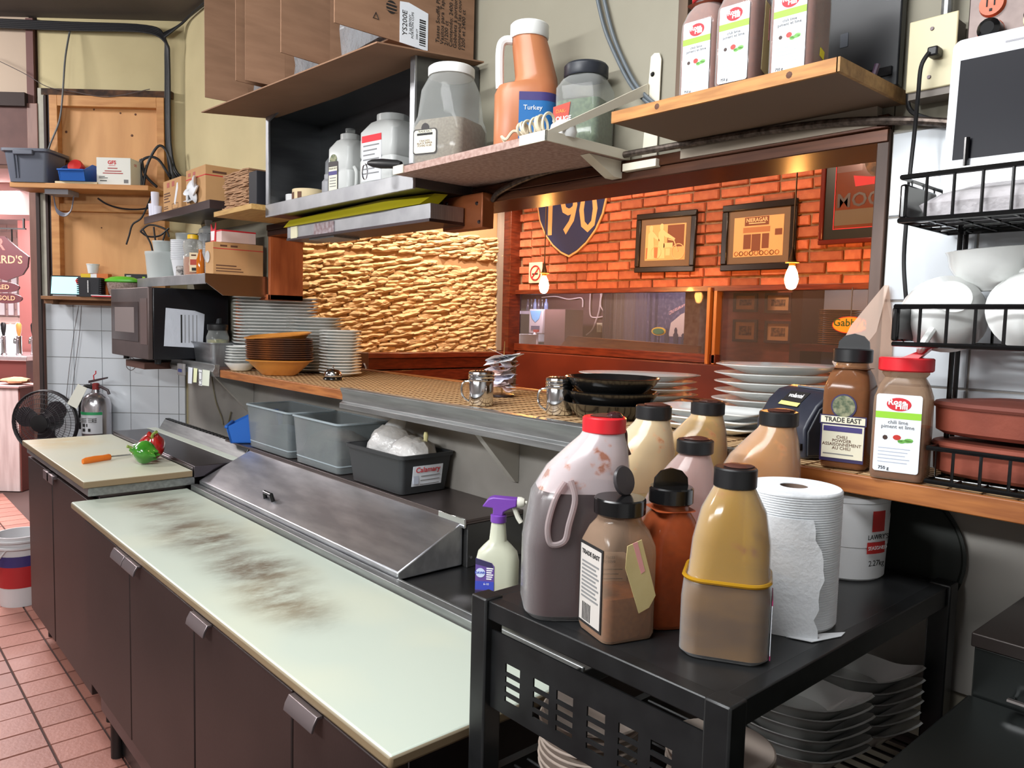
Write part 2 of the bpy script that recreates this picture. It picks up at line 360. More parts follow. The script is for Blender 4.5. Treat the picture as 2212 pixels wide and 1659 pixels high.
# framing round the mirror openings under the bricks
rail = P('rail_wood', (126, 56, 32), .35, col2=(90, 34, 20), vs=5, stretch=(1.5, 14, 14), coat=.2)
struct('trim_14', MB().box(-5.2, -1.6, 4.54, 4.62, 1.775, 1.812), rail, bevel=.003)
struct('trim_15', MB().box(-5.2, -3.03, 4.54, 4.62, 1.283, 1.345), rail, bevel=.003)
struct('trim_16', MB().box(-3.10, -3.075, 4.52, 4.62, 1.25, 1.80).box(-3.06, -3.035, 4.54, 4.62, 1.25, 1.78), P('gilt_wood', (186, 116, 56), .35), bevel=.002)
struct('trim_17', MB().box(-5.20, -5.09, 4.47, 4.60, 1.25, 2.98), mahogany, bevel=.004)
struct('trim_18', MB().box(-5.215, -5.18, 4.42, 4.47, 1.28, 2.98), P('grey_edge_strip', (142, 132, 128), .5))
# the panes of the mirror wall
glass = clear('mirror_wall_glass', (225, 222, 228), (200, 200, 205), .03, .03)
struct('window_2', MB().box(-5.08, -3.10, 4.60, 4.604, 1.345, 1.775), glass)
struct('window_3', MB().box(-3.035, -1.6, 4.60, 4.604, 1.30, 1.775), glass)
# room built behind them in place of the mirror's reflections
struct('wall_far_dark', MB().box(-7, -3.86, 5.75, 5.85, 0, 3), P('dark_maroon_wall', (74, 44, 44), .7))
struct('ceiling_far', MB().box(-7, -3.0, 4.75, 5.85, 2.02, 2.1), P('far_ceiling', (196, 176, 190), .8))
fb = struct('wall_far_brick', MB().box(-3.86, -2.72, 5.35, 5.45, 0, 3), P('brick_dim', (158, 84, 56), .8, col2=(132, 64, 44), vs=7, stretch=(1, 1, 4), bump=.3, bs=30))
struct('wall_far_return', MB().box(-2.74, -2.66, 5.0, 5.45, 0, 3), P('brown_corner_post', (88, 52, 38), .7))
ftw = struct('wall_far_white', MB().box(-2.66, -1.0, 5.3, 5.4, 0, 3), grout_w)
for i in range(5):
    for j in range(4):
        mk('tile', MB().box(0, .19, -.008, 0, 0, .19), tile_w, ftw, (-2.655 + i * .196, 5.3, 1.24 + j * .196), smooth=False)
# ---- stacked stone wall (runs away from the hatch)
stone_m = P('ledger_stone', (216, 190, 152), .9, col2=(184, 154, 118), vs=16, stretch=(1, 1, 4), bump=.7, bs=38, bstretch=(1, 1, 3.2), rand=.14)
ws = struct('wall_stone', MB().box(-5.40, -5.225, 2.2, 4.60, 0, 3.0), P('stone_bed', (150, 120, 90), .95), smooth=False)  # plain darker bed behind the stones
sv = []
for k in range(14):
    s_ = MB(); ln = random.uniform(.15, .30); h = random.uniform(.026, .040); n = 7; rings = []
    for i in range(n + 1):
        t = i / n; e = min(1, 3.5 * min(t, 1 - t) + .25)
        hh = h * (.55 + .45 * e) * random.uniform(.8, 1.12); dx = (.016 + random.uniform(0, .026)) * (.5 + .5 * e)
        yy = (t - .5) * ln; zz = random.uniform(-.004, .004)
        rings.append([(0, yy, -hh / 2 + zz), (dx * random.uniform(.6, 1), yy, -hh / 2 + zz), (dx * random.uniform(.9, 1.3), yy, zz + random.uniform(-.3, .2) * hh), (dx * random.uniform(.4, .9), yy, hh / 2 + zz), (0, yy, hh / 2 + zz)])
    s_.loft(rings, True, True); sv.append((s_, ln))
sme = {}
ns = 0
for j in range(31):
    z = 1.03 + j * .0335; y = 2.56 + random.uniform(-.12, 0)
    if z > 2.06: break
    while y < 4.46 and ns < 299:
        k = random.randrange(14); ln = sv[k][1]
        if y + ln > 4.5: k = min(range(14), key=lambda q: sv[q][1]); ln = sv[k][1]
        o = mk('stone', sme.get(k) or sv[k][0], stone_m, ws, (-5.226, y + ln / 2, z + random.uniform(-.006, .006)), rot=(random.uniform(4, 11), 0, 0), smooth=True)
        sme[k] = o.data; ns += 1; y += ln * .94
# upper stones, above the 300 largest in view, in one piece
rest = MB()
for j in range(6):
    z = 2.07 + j * .034; y = 2.6
    while y < 4.46:
        k = random.randrange(14); s_, ln = sv[k]
        t_ = MB(); t_.v = list(s_.v); t_.f = list(s_.f); t_.rot(7, 'X').mv(-5.226, y + ln / 2, z); rest.add(t_.v, t_.f); y += ln * .94
ro = mk('stone_upper_courses', rest, stone_m, ws); ro['kind'] = 'stuff'
# booth bench: slatted back under the stone wall, plain back under the mirrors
bt = thing('booth_bench', 'mahogany booth bench with slatted back below the stone wall', 'bench', (-5.0, 3.8, 0))
mk('top_rail', MB().box(-.17, .02, -.85, .64, 1.235, 1.275), mahogany, bt, bevel=.004)
mk('end_post', MB().box(-.17, .03, -.88, -.80, 0, 1.28), P('dark_end_post', (60, 30, 24), .4), bt, bevel=.004)
for k in range(7): mk('slat', MB().box(-.02, .0, -.80, .62, 1.15 - k * .098, 1.238 - k * .098), mahogany, bt, bevel=.004)
mk('seat', MB().box(0, .5, -.85, .62, .4, .46), mahogany, bt, bevel=.01)
mk('metal_hook', MB().tube([(.035, -.84, 1.13), (.06, -.84, 1.12), (.06, -.84, 1.17), (.035, -.84, 1.2)], .008), chrome, bt)
b2 = thing('booth_bench', 'plain red-brown booth back panel below the mirror wall', 'bench', (-4.0, 4.35, 0))
mk('back_panel', MB().box(-.96, 1.3, .10, .19, 0, 1.28), P('booth_red_brown', (112, 48, 32), .35, col2=(90, 36, 24), vs=2), b2, bevel=.006)
mk('seat', MB().box(-.45, 1.3, -.4, .09, .4, .46), mahogany, b2, bevel=.01)
b3 = thing('booth_bench', 'near booth back seen just behind the stacked white plates', 'bench', (-1.6, 3.0, 0))
mk('back_panel', MB().box(-.72, .9, 0, .06, 0, 1.20), P('booth_dark_red', (58, 24, 18), .4), b3, bevel=.006)
mk('seat', MB().box(-.72, .9, -.5, -.005, .4, .46), P('booth_dark_red'), b3, bevel=.01)
# ================================================================= LARGE KITCHEN FURNITURE
def board_mat(name, base, stains, scol, yellow=None):
    M_ = bpy.data.materials.new(name); M_.use_nodes = True; nt = M_.node_tree; N = nt.nodes; L = nt.links; b = N['Principled BSDF']
    b.inputs['Roughness'].default_value = .42
    tc = N.new('ShaderNodeTexCoord'); acc = None
    for (cx, cy, rx, ry) in stains:
        mp = N.new('ShaderNodeMapping'); mp.vector_type = 'POINT'; mp.inputs['Location'].default_value = (-cx / rx, -cy / ry, 0); mp.inputs['Scale'].default_value = (1 / rx, 1 / ry, 0)
        L.new(tc.outputs['Object'], mp.inputs[0]); ln = N.new('ShaderNodeVectorMath'); ln.operation = 'LENGTH'; L.new(mp.outputs[0], ln.inputs[0])
        mr = N.new('ShaderNodeMapRange'); mr.inputs['From Min'].default_value = .15; mr.inputs['From Max'].default_value = 1.1; mr.inputs['To Min'].default_value = 1; mr.inputs['To Max'].default_value = 0; mr.interpolation_type = 'SMOOTHSTEP'
        L.new(ln.outputs['Value'], mr.inputs['Value'])
        if acc is None: acc = mr.outputs[0]
        else:
            mx = N.new('ShaderNodeMath'); mx.operation = 'MAXIMUM'; L.new(acc, mx.inputs[0]); L.new(mr.outputs[0], mx.inputs[1]); acc = mx.outputs[0]
    n = N.new('ShaderNodeTexNoise'); n.inputs['Scale'].default_value = 9; n.inputs['Detail'].default_value = 9; n.inputs['Roughness'].default_value = .68
    m2 = N.new('ShaderNodeMapping'); m2.inputs['Scale'].default_value = (1.6, .8, 1); m2.inputs['Rotation'].default_value = (0, 0, .35); L.new(tc.outputs['Object'], m2.inputs[0]); L.new(m2.outputs[0], n.inputs['Vector'])
    mu = N.new('ShaderNodeMath'); mu.operation = 'MULTIPLY'; L.new(acc, mu.inputs[0])
    r0 = N.new('ShaderNodeMapRange'); r0.inputs['From Min'].default_value = .3; r0.inputs['From Max'].default_value = .6; L.new(n.outputs['Fac'], r0.inputs['Value']); L.new(r0.outputs[0], mu.inputs[1])
    mc = N.new('ShaderNodeMix'); mc.data_type = 'RGBA'; mc.inputs['A'].default_value = lin(base); mc.inputs['B'].default_value = lin(scol)
    mm = N.new('ShaderNodeMath'); mm.operation = 'MULTIPLY'; mm.inputs[1].default_value = .95; L.new(mu.outputs[0], mm.inputs[0]); L.new(mm.outputs[0], mc.inputs['Factor'])
    # faint yellowing and knife lines
    n3 = N.new('ShaderNodeTexNoise'); n3.inputs['Scale'].default_value = 2.2; L.new(tc.outputs['Object'], n3.inputs['Vector'])
    rp = N.new('ShaderNodeMapRange'); rp.inputs['From Min'].default_value = .45; rp.inputs['From Max'].default_value = .75; rp.inputs['To Max'].default_value = .5; L.new(n3.outputs['Fac'], rp.inputs['Value'])
    mc2 = N.new('ShaderNodeMix'); mc2.data_type = 'RGBA'; mc2.inputs['B'].default_value = lin(yellow or (206, 202, 172)); L.new(mc.outputs['Result'], mc2.inputs['A']); L.new(rp.outputs[0], mc2.inputs['Factor'])
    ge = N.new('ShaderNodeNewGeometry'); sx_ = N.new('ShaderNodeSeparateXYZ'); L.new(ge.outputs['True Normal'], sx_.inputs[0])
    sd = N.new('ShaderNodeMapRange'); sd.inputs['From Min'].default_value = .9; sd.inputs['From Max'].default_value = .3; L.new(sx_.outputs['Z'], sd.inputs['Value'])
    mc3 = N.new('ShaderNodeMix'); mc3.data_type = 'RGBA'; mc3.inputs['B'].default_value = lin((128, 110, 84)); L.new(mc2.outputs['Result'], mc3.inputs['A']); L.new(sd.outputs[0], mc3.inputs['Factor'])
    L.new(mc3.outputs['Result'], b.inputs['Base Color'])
    return M_
door_m = P('brown_steel_door', (56, 43, 41), .42, .4, col2=(48, 37, 35), vs=3, bump=.02, bs=200)
pull_m = P('door_pull_steel', (150, 140, 142), .35, .9)
# --- far prep table
tA = thing('prep_table', 'far steel prep table with two brown doors near the tiled wall', 'prep table', (-3.57, 1.0, 0))
mk('body', MB().box(-.55, .535, -.28, .30, .14, .895), dark_steel, tA, bevel=.004)
for k, (a, b) in enumerate(((-.555, -.06), (-.045, .54))):
    d = mk('door', MB().box(a, b, -.315, -.283, .135, .855), door_m, tA, bevel=.003)
    hx = b - .03 if k == 0 else a + .03
    mk('door_pull', MB().box(hx - .05, hx + .05, -.328, -.312, .845, .862).box(hx - .05, hx + .05, -.332, -.326, .825, .862), pull_m, d, bevel=.002)
for sx in (-.5, .5):
    for sy in (-.24, .25): mk('leg', MB().lathe([(.02, 0), (.02, .14)], 12, sx, sy), black_paint, tA)
mk('under_shade_panel', MB().box(-.54, .53, -.23, -.21, .01, .15), black_paint, tA)  # black sheet standing in for the shade under the table
mk('top_edge', MB().box(-.56, .55, -.318, .055, .872, .9035), alu, tA, bevel=.002)
mk('well_cover', MB().box(-.56, .56, .0485, .215, .9, .946).box(-.555, .55, .045, .05, .905, .94), P('well_cover_steel', (106, 100, 104), .3, 1, col2=(92, 86, 90), vs=3), tA, bevel=.003)
mk('white_strip', MB().box(-.60, .49, .218, .262, .9, .944), board_white, tA, bevel=.002)
mk('backsplash', MB().prism([(.275, .9), (.29, .9), (.315, .985), (.305, .985), (.272, .93)], -.60, .47, 'x'), alu, tA, bevel=.002)
gk = MB()
for k in range(25): gk.box(-.58 + k * .042, -.58 + k * .042 + .03, .302, .322, .9855, .991)
mk('gasket', gk, black_plastic, tA)
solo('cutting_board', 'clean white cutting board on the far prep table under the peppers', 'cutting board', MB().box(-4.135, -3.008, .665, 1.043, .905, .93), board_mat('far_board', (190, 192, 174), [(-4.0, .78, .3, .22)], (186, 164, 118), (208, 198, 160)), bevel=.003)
# --- near prep table
tB = thing('prep_table', 'near long steel prep table with four brown doors and sloped lid', 'prep table', (-2.0, 1.05, 0))
mk('body', MB().box(-.845, 1.02, -.38, .42, .16, .834), dark_steel, tB, bevel=.004)
for k, (a, b) in enumerate(((-.852, -.346), (-.34, .174), (.18, .69), (.696, 1.025))):
    d = mk('door', MB().box(a, b, -.418, -.382, .28, .832), door_m, tB, bevel=.003)
    hx = (b - .055, a + .055, a + .06, a + .062)[k]
    mk('door_pull', MB().prism([(-.418, .834), (-.430, .834), (-.438, .820), (-.441, .807), (-.437, .806), (-.433, .818), (-.427, .828), (-.418, .828)], hx - .055, hx + .055, 'x'), pull_m, d, bevel=.001)
for sx in (-.8, .98):
    for sy in (-.34, .38): mk('leg', MB().lathe([(.022, 0), (.022, .16)], 12, sx, sy), black_paint, tB)
mk('under_shade_panel', MB().box(-.84, 1.0, -.33, -.31, .01, .28), black_paint, tB)  # black sheet put where the recess below the doors lies in shade
mk('deck', MB().box(-1.0, 1.03, -.015, .424, .836, .868), P('deck_steel', (136, 136, 138), .3, 1, col2=(116, 116, 118), vs=4), tB, bevel=.002)
mk('front_flange', MB().box(-1.0, 1.03, -.018, .008, .84, .878).box(-1.0, 1.03, .012, .02, .86, .876), alu, tB, bevel=.002)
lid = mk('sloped_lid', MB().prism([(.012, .872), (.012, .892), (.213, .990), (.219, .984), (.219, .872)], -.995, .39, 'x'), steelX, tB, bevel=.004)
mk('lid_handle', MB().tube([(-.49, .055, .911), (-.488, .050, .934), (-.435, .050, .934), (-.43, .055, .911)], .007, 10), black_gloss, lid)
hs = mk('rear_housing', MB().box(-1.0, .405, .223, .424, .868, .985), P('housing_steel', (92, 92, 92), .4, .9), tB, bevel=.002)
mk('bolt', MB().lathe([(.004, 0), (.004, .003)], 10).rot(90, 'Y').mv(.405, .235, .895), chrome, hs)
mk('rear_shelf', MB().box(-1.26, .405, .216, .424, .992, .999).box(-1.0, .405, .216, .424, .986, .992).box(-1.0, .405, .2135, .219, .98, 1.002), P('shelf_steel', (110, 100, 98), .35, .9), tB, bevel=.001)
mk('shelf_end_cap', MB().box(.29, .408, .209, .215, .978, 1.004), chrome, tB, bevel=.001)
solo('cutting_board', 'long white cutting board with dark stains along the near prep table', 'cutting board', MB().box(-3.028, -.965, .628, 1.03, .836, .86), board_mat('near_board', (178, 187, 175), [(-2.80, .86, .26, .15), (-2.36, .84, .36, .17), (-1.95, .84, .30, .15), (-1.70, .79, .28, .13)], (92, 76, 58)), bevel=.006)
# --- serving shelf through the hatch
sc = thing('serving_shelf', 'wooden serving shelf running through the hatch with a woven top', 'shelf', (0, 0, 0))
mk('slab', MB().box(-3.325, .6, 1.281, 1.4725, 1.263, 1.291).box(-3.615, -.654, 1.4725, 1.85, 1.263, 1.291), P('slab_cream', (214, 182, 136), .5), sc)
mk('front_edge', MB().box(-3.326, .6, 1.272, 1.2812, 1.260, 1.2925).box(-3.33, -3.326, 1.272, 1.47, 1.26, 1.2925), wood_edge, sc, bevel=.003)
mk('rear_edge', MB().box(-3.615, -.654, 1.85, 1.875, 1.262, 1.297), wood_edge, sc, bevel=.003)
wv = MB()
y = 1.29
while y < 1.845:
    x1 = .6 if y < 1.47 else -.656; x0 = -3.32 if y < 1.47 else -3.255
    wv.box(x0, x1, y, y + .0022, 1.2908, 1.2922); y += .019
x = -3.3
while x < .58:
    wv.box(x, x + .0025, 1.283, 1.84 if -3.25 < x < -.66 else 1.47, 1.2908, 1.2925); x += .047
wv_o = mk('woven_mat', wv, P('mat_dark_lines', (112, 82, 52), .6), sc); wv_o['kind'] = 'stuff'
for bx in (-3.46, -1.63):
    mk('bracket', MB().prism([(1.295, 1.258), (1.473, 1.258), (1.473, 1.075), (1.462, 1.075), (1.30, 1.25)], bx - .012, bx + .012, 'x'), P('painted_bracket', (168, 164, 156), .5), sc)
lip = [(1.315, 1.2985), (1.262, 1.3035), (1.256, 1.300), (1.262, 1.286), (1.2655, 1.278), (1.2655, 1.258), (1.255, 1.252), (1.255, 1.236), (1.271, 1.236), (1.271, 1.2948), (1.315, 1.2948)]
solo('ticket_rail', 'grey aluminium order rail along the serving shelf edge below the shakers', 'rail', MB().prism(lip, -2.26, -.80, 'x'), alu, bevel=.0008)
# --- wall shelf under the microwave
wsf = thing('wall_shelf', 'dark wooden wall shelf under the microwave and steel pan', 'shelf', (-3.77, 1.28, 1.262))
mk('board', MB().prism([(-.43, -.15), (-.13, -.15), (-.13, -.004), (.43, -.004), (.43, .19), (-.43, .19)], 0, .033, 'z'), P('dark_shelf_wood', (84, 52, 42), .6), wsf, bevel=.002)
solo('ticket_rail', 'short aluminium order rail with notes below the steel pan', 'rail', MB().prism([(1.25, 1.315), (1.273, 1.315), (1.273, 1.262), (1.250, 1.262), (1.242, 1.285), (1.25, 1.30)], -3.89, -3.335, 'x'), alu, bevel=.001)
# --- upper steel cabinet
cb = thing('wall_cabinet', 'open stainless wall cabinet holding white tubs above the hatch', 'cabinet', (-2.325, 1.25, 1.90))
mk('body', MB().box(-.485, .485, .005, .225, .0, .012).box(-.485, .485, .005, .225, .365, .378).box(-.485, -.474, .005, .225, .012, .365).box(.474, .485, .005, .225, .012, .365).box(-.474, .474, .215, .225, .012, .365), P('cabinet_steel', (120, 122, 124), .34, 1, col2=(98, 100, 102), vs=3, stretch=(1, 1, 6)), cb)
mk('front_lip', MB().box(-.485, .485, -.004, .005, -.004, .042), steel, cb, bevel=.001)
mk('side_edge', MB().box(-.485, -.462, -.003, .005, .042, .378), steel, cb, bevel=.001)
mk('side_edge', MB().box(.462, .485, -.003, .005, .042, .378), steel, cb, bevel=.001)
mk('corner_gusset', MB().prism([(-.462, .378), (-.462, .345), (-.36, .368), (-.33, .378)], -.003, .004, 'y'), steel, cb)
# --- heat lamp strip and its box
hl = thing('heat_lamp', 'steel heat lamp strip with yellow film hung under the cabinet', 'heat lamp', (-2.285, 1.30, 1.81))
mk('housing', MB().box(-.455, .455, 0, .12, .008, .052), steel, hl, bevel=.001)
mk('rim', MB().box(-.455, .455, -.003, .123, 0, .009), dark_steel, hl)
mk('grille', MB().box(-.30, -.12, .01, .11, -.006, 0), alu, hl)
mk('sticker', MB().box(-.42, -.37, -.0035, 0, .006, .048), P('cream_sticker', (206, 200, 170), .6), hl)
mk('rating_plate', MB().box(-.24, -.10, -.0035, 0, .008, .046), P('scuffed_plate', (112, 86, 88), .5, col2=(150, 140, 144), vs=60), hl)
mk('yellow_film', MB().loft([[(-.475, -.006, .05), (-.475, .06, .05), (-.455, .07, .088), (-.46, .012, .078)], [(.20, -.008, .052), (.20, .07, .052), (.20, .075, .088), (.20, .0, .086)], [(.40, .0, .054), (.40, .06, .054), (.43, .08, .088), (.42, .04, .087)]]), P('yellow_film_plastic', (170, 158, 24), .25), hl)
jb = thing('junction_box', 'orange-brown metal junction box beside the heat lamp', 'box', (-1.845, 1.425, 1.80))
mk('cover', MB().box(-.095, .095, 0, .045, 0, .10), P('rust_brown_plate', (150, 84, 46), .4, .4, col2=(134, 72, 40), vs=8), jb, bevel=.003)
for (a, b) in ((-.075, .082), (.07, .07), (-.08, .014), (.082, .016)): mk('screw', MB().lathe([(.006, 0), (.004, .004)], 10).rot(90, 'X').mv(a, 0, b), dark_steel, jb)
sw = MB().box(-.15, -.096, .005, .04, .03, .085); mk('switch', sw, black_gloss, jb, bevel=.004); mk('switch_rocker', MB().box(-.135, -.118, -.002, .005, .04, .078), P('rocker_orange', (190, 104, 40), .4), jb)
# --- white bracket shelf
wh = thing('bracket_shelf', 'white bracket shelf carrying spice jars right of the cabinet', 'shelf', (-1.547, 1.325, 1.927))
mk('board', MB().box(-.30, .298, -.134, .145, 0, .018), P('shelf_laminate_edge', (150, 118, 108), .7, col2=(178, 150, 140), vs=90), wh)
mk('edging', MB().box(.215, .303, -.138, -.1345, -.001, .022).box(.2985, .303, -.138, .145, -.001, .022), P('cream_metal', (216, 210, 192), .45), wh, bevel=.0008)
mk('edging', MB().box(-.303, -.255, -.139, -.1345, -.001, .022), P('cream_metal'), wh, bevel=.0008)
mk('brace', MB().hexa([(.296, -.134, .02), (.303, -.134, .02), (.303, -.105, .02), (.296, -.105, .02), (.345, .143, .170), (.352, .143, .170), (.352, .145, .145), (.345, .145, .145)]), P('cream_metal'), wh)
mk('wall_plate', MB().prism([(.335, -.02), (.38, -.02), (.383, .22), (.377, .235), (.362, .238), (.352, .232)], .1465, .150, 'y').box(.30, .40, .12, .150, -.03, -.012), P('cream_metal'), wh, bevel=.001)
mk('bracket_arm', MB().prism([(.02, -.001), (.147, -.001), (.147, -.042), (.11, -.042)], .255, .285, 'x'), P('cream_metal'), wh)
for z_ in (.015, .19): mk('screw', MB().lathe([(.006, 0), (.003, .004)], 10).rot(90, 'X').mv(.36, .146, z_), black_plastic, wh)
# --- raw wood shelf with the seasoning bottles
wsx = thing('plank_shelf', 'raw-edged wooden shelf carrying three seasoning bottles', 'shelf', (-.85, 1.35, 1.941))
mk('board', MB().box(-.234, .236, -.125, .126, 0, .022), P('brown_shelf_underside', (118, 96, 78), .7), wsx)
mk('front_edge', MB().box(-.236, .238, -.131, -.125, -.0005, .0225), P('raw_wood_edge', (190, 134, 72), .6, col2=(160, 106, 52), vs=8, stretch=(1.5, 14, 14)), wsx)
mk('end_edge', MB().box(.236, .242, -.131, .126, -.0005, .0225), P('raw_wood_end', (176, 136, 86), .7, col2=(140, 104, 62), vs=60), wsx)
for x_ in (-.12, .155): mk('knot', MB().lathe([(.006, 0), (.003, .001)], 8).rot(90, 'X').mv(x_, -.131, .012), P('knot_wood', (92, 56, 38), .7), wsx)
mk('wall_batten', MB().box(-.236, .20, .105, .126, -.035, 0), P('batten_cream', (150, 138, 122), .7), wsx)
# --- left shelves
sh = thing('metal_shelf', 'dark metal wall shelf holding the two open cartons', 'shelf', (-3.67, 1.34, 1.965))
mk('pan', MB().box(-.435, .435, -.14, .133, .026, .034).box(-.435, .435, -.143, -.136, 0, .034).box(.43, .436, -.14, .133, 0, .034), P('dark_brown_metal', (78, 66, 66), .4, .6), sh)
solo('plank_shelf', 'short pine wall shelf under the paper bags beside the cabinet', 'shelf', MB().box(-3.20, -2.83, 1.20, 1.472, 1.925, 1.945), P('pine_shelf', (196, 158, 96), .6, col2=(176, 136, 78), vs=6, stretch=(2, 14, 14)), bevel=.001)
ms = thing('steel_shelf', 'stainless shelf over the microwave with deep reflective end panel', 'shelf', (-3.77, 1.335, 1.62))
mk('pan', MB().box(-.47, .47, -.13, .137, .072, .080).box(-.47, .47, -.135, -.13, .038, .082), steel, ms, bevel=.001)
mk('end_panel', MB().prism([(-.135, .082), (-.135, .046), (-.06, -.008), (.137, -.008), (.137, .082)], .468, .474, 'x'), P('steel_warm_reflection', (190, 160, 130), .28, 1), ms)  # warm reflection of the dining light put into the steel colour
def inD(x, y, z): # diagonal wall frame to world
    a = R(CAMRZ); return (L0[0] + x * math.cos(a) - y * math.sin(a), L0[1] + x * math.sin(a) + y * math.cos(a), z)
solo('plank_shelf', 'pine shelf across the boarded window holding the grey tote', 'shelf', MB().box(-.02, .685, -.23, -.058, 2.15, 2.176), pine, L0, CAMRZ, bevel=.002)
s2 = thing('plank_shelf', 'narrow wooden shelf above the wall tiles holding the tablet', 'shelf', L0, CAMRZ)
mk('board', MB().box(.08, .47, -.155, -.058, 1.588, 1.606), P('old_shelf_wood', (150, 104, 66), .6, col2=(124, 82, 50), vs=6, stretch=(2, 14, 14)), s2, bevel=.001)
mk('cleat', MB().box(.09, .45, -.075, -.045, 1.563, 1.588), P('cleat_wood', (128, 90, 62), .7), s2)
mk('cleat_end', MB().box(.082, .13, -.13, -.058, 1.566, 1.588), P('cleat_wood'), s2)
# --- black cart
ct = thing('utility_cart', 'black metal utility cart carrying sauce jugs and the paper roll', 'cart', (-.69, 1.0975, 0))
hx, hy = .2155, .3325
for k, (sx, sy) in enumerate(((-1, -1), (1, -1), (1, 1), (-1, 1))):
    mk('post', MB().box(sx * hx - .018, sx * hx + .018, sy * hy - .018, sy * hy + .018, .02, 1.104), black_paint, ct, bevel=.003)
mk('top_plate', MB().box(-hx + .01, hx - .01, -hy + .01, hy - .01, 1.088, 1.10), P('cart_top_black', (26, 27, 28), .3, col2=(34, 35, 36), vs=14), ct)
mk('top_rail', MB().box(-hx, hx, -hy - .012, -hy + .012, 1.071, 1.1005).box(-hx, hx, hy - .012, hy + .012, 1.071, 1.1005).box(-hx - .012, -hx + .012, -hy, hy, 1.066, 1.1005).box(hx - .012, hx + .012, -hy, hy, 1.066, 1.1005), black_paint, ct, bevel=.002)
pn = MB(); yA, yB = -hy - .005, -hy - .002
cols = [(-.163, -.130), (-.101, -.068), (-.053, -.020), (.006, .039), (.062, .095), (.115, .148)]
pn.box(-hx + .018, hx - .018, yA, yB, 1.012, 1.054).box(-hx + .018, hx - .018, yA, yB, .93, .952)
xx = [-hx + .018] + [q for c in cols for q in c] + [hx - .018]
for k in range(0, len(xx), 2): pn.box(xx[k], xx[k + 1], yA, yB, .952, 1.012)
for (a, b) in cols:
    for k in range(3): pn.box(a, b, yA, yB, .9605 + k * .0157, .9665 + k * .0157)
mk('vented_panel', pn, black_paint, ct)
ws_ = MB()
for k in range(22): ws_.tube([(-hx + .01, -hy + .03 + k * .029, .805), (hx - .01, -hy + .03 + k * .029, .805)], .003, 6)
ws_.box(-hx, hx, -hy - .008, -hy + .008, .790, .812).box(-hx, hx, hy - .008, hy + .008, .790, .812).box(-hx - .008, -hx + .008, -hy, hy, .79, .812).box(hx - .008, hx + .008, -hy, hy, .79, .812)
mk('wire_shelf', ws_, black_paint, ct)
for sx in (-1, 1):
    for sy in (-1, 1): mk('caster', MB().lathe([(.02, -.01), (.02, .01)], 14).rot(90, 'X').mv(sx * hx, sy * hy, .02), black_plastic, ct)
# --- black steel equipment in the right foreground
eq = thing('steel_equipment', 'dark steel counter unit at the lower right corner', 'equipment', (.1, .85, 0))
mk('body', MB().box(-.455, .5, -.25, .345, .06, 1.022), P('dark_green_steel', (30, 33, 32), .35, .6), eq, bevel=.003)
mk('raised_back', MB().box(-.452, .5, .347, .60, .06, 1.092), P('dark_green_steel'), eq, bevel=.002)
mk('back_top', MB().box(-.456, .5, .343, .604, 1.092, 1.112), P('brown_black_top', (44, 38, 36), .35, .5), eq, bevel=.002)
mk('pull', MB().tube([(-.40, .345, 1.035), (-.40, .325, 1.04), (-.36, .325, 1.04)], .004), chrome, eq)
for sx in (-.4, .45):
    for sy in (-.2, .5): mk('leg', MB().lathe([(.02, 0), (.02, .06)], 10, sx, sy), black_paint, eq)
# --- wire rack on the serving shelf
rk = thing('wire_rack', 'black wire three-tier rack standing on the serving shelf', 'rack', (-.20, 1.35, 1.2935))
wr = .0032
def tier(z0, z1, x0, x1, y0, y1, step=.038, floor_wires=True):
    t = MB()
    for z in (z0, z1): t.tube([(x0, y0, z), (x1, y0, z), (x1, y1, z), (x0, y1, z)], wr * 1.25, 6, True)
    x = x0 + step
    while x < x1 - .01:
        t.tube([(x, y0, z1), (x, y0, z0), (x, y1, z0), (x, y1, z1)], wr * .8, 6); x += step
    for yy in (y0 + .04, y0 + .085, y0 + .13, y0 + .17): 
        t.tube([(x0, yy, z1), (x0, yy, z0), (x1, yy, z0)], wr * .8, 6)
    return t
mk('basket', tier(.408, .474, -.315, .5, -.10, .105), black_gloss, rk)
mk('basket', tier(.218, .276, -.312, .5, -.10, .105), black_gloss, rk)
mk('basket', tier(.006, .058, -.262, .5, -.07, .105), black_gloss, rk)
for (px_, py_) in ((-.285, .10), (-.27, .03), (.45, .10), (.45, -.06)): mk('post', MB().tube([(px_, py_, .003), (px_, py_, .55)], .0042, 8), black_gloss, rk)
for z_ in (.412, .222): mk('side_grip', MB().box(-.321, -.309, -.09, .03, z_, z_ + .054), black_gloss, rk, bevel=.004)
# ================================================================= LEFT SIDE: SHELVES OVER THE TILED WALL
def D(x, y, z): return inD(x, y, z)
def bars(parent, mat, rects, y, name='print'):
    b = MB()
    for (x0, x1, z0, z1) in rects: b.box(x0, x1, y - .0002, y + .0005, z0, z1)
    o = mk(name, b, mat, parent, smooth=False); o['kind'] = 'stuff'; return o
ZS1 = 2.1765; ZS2 = 1.6065
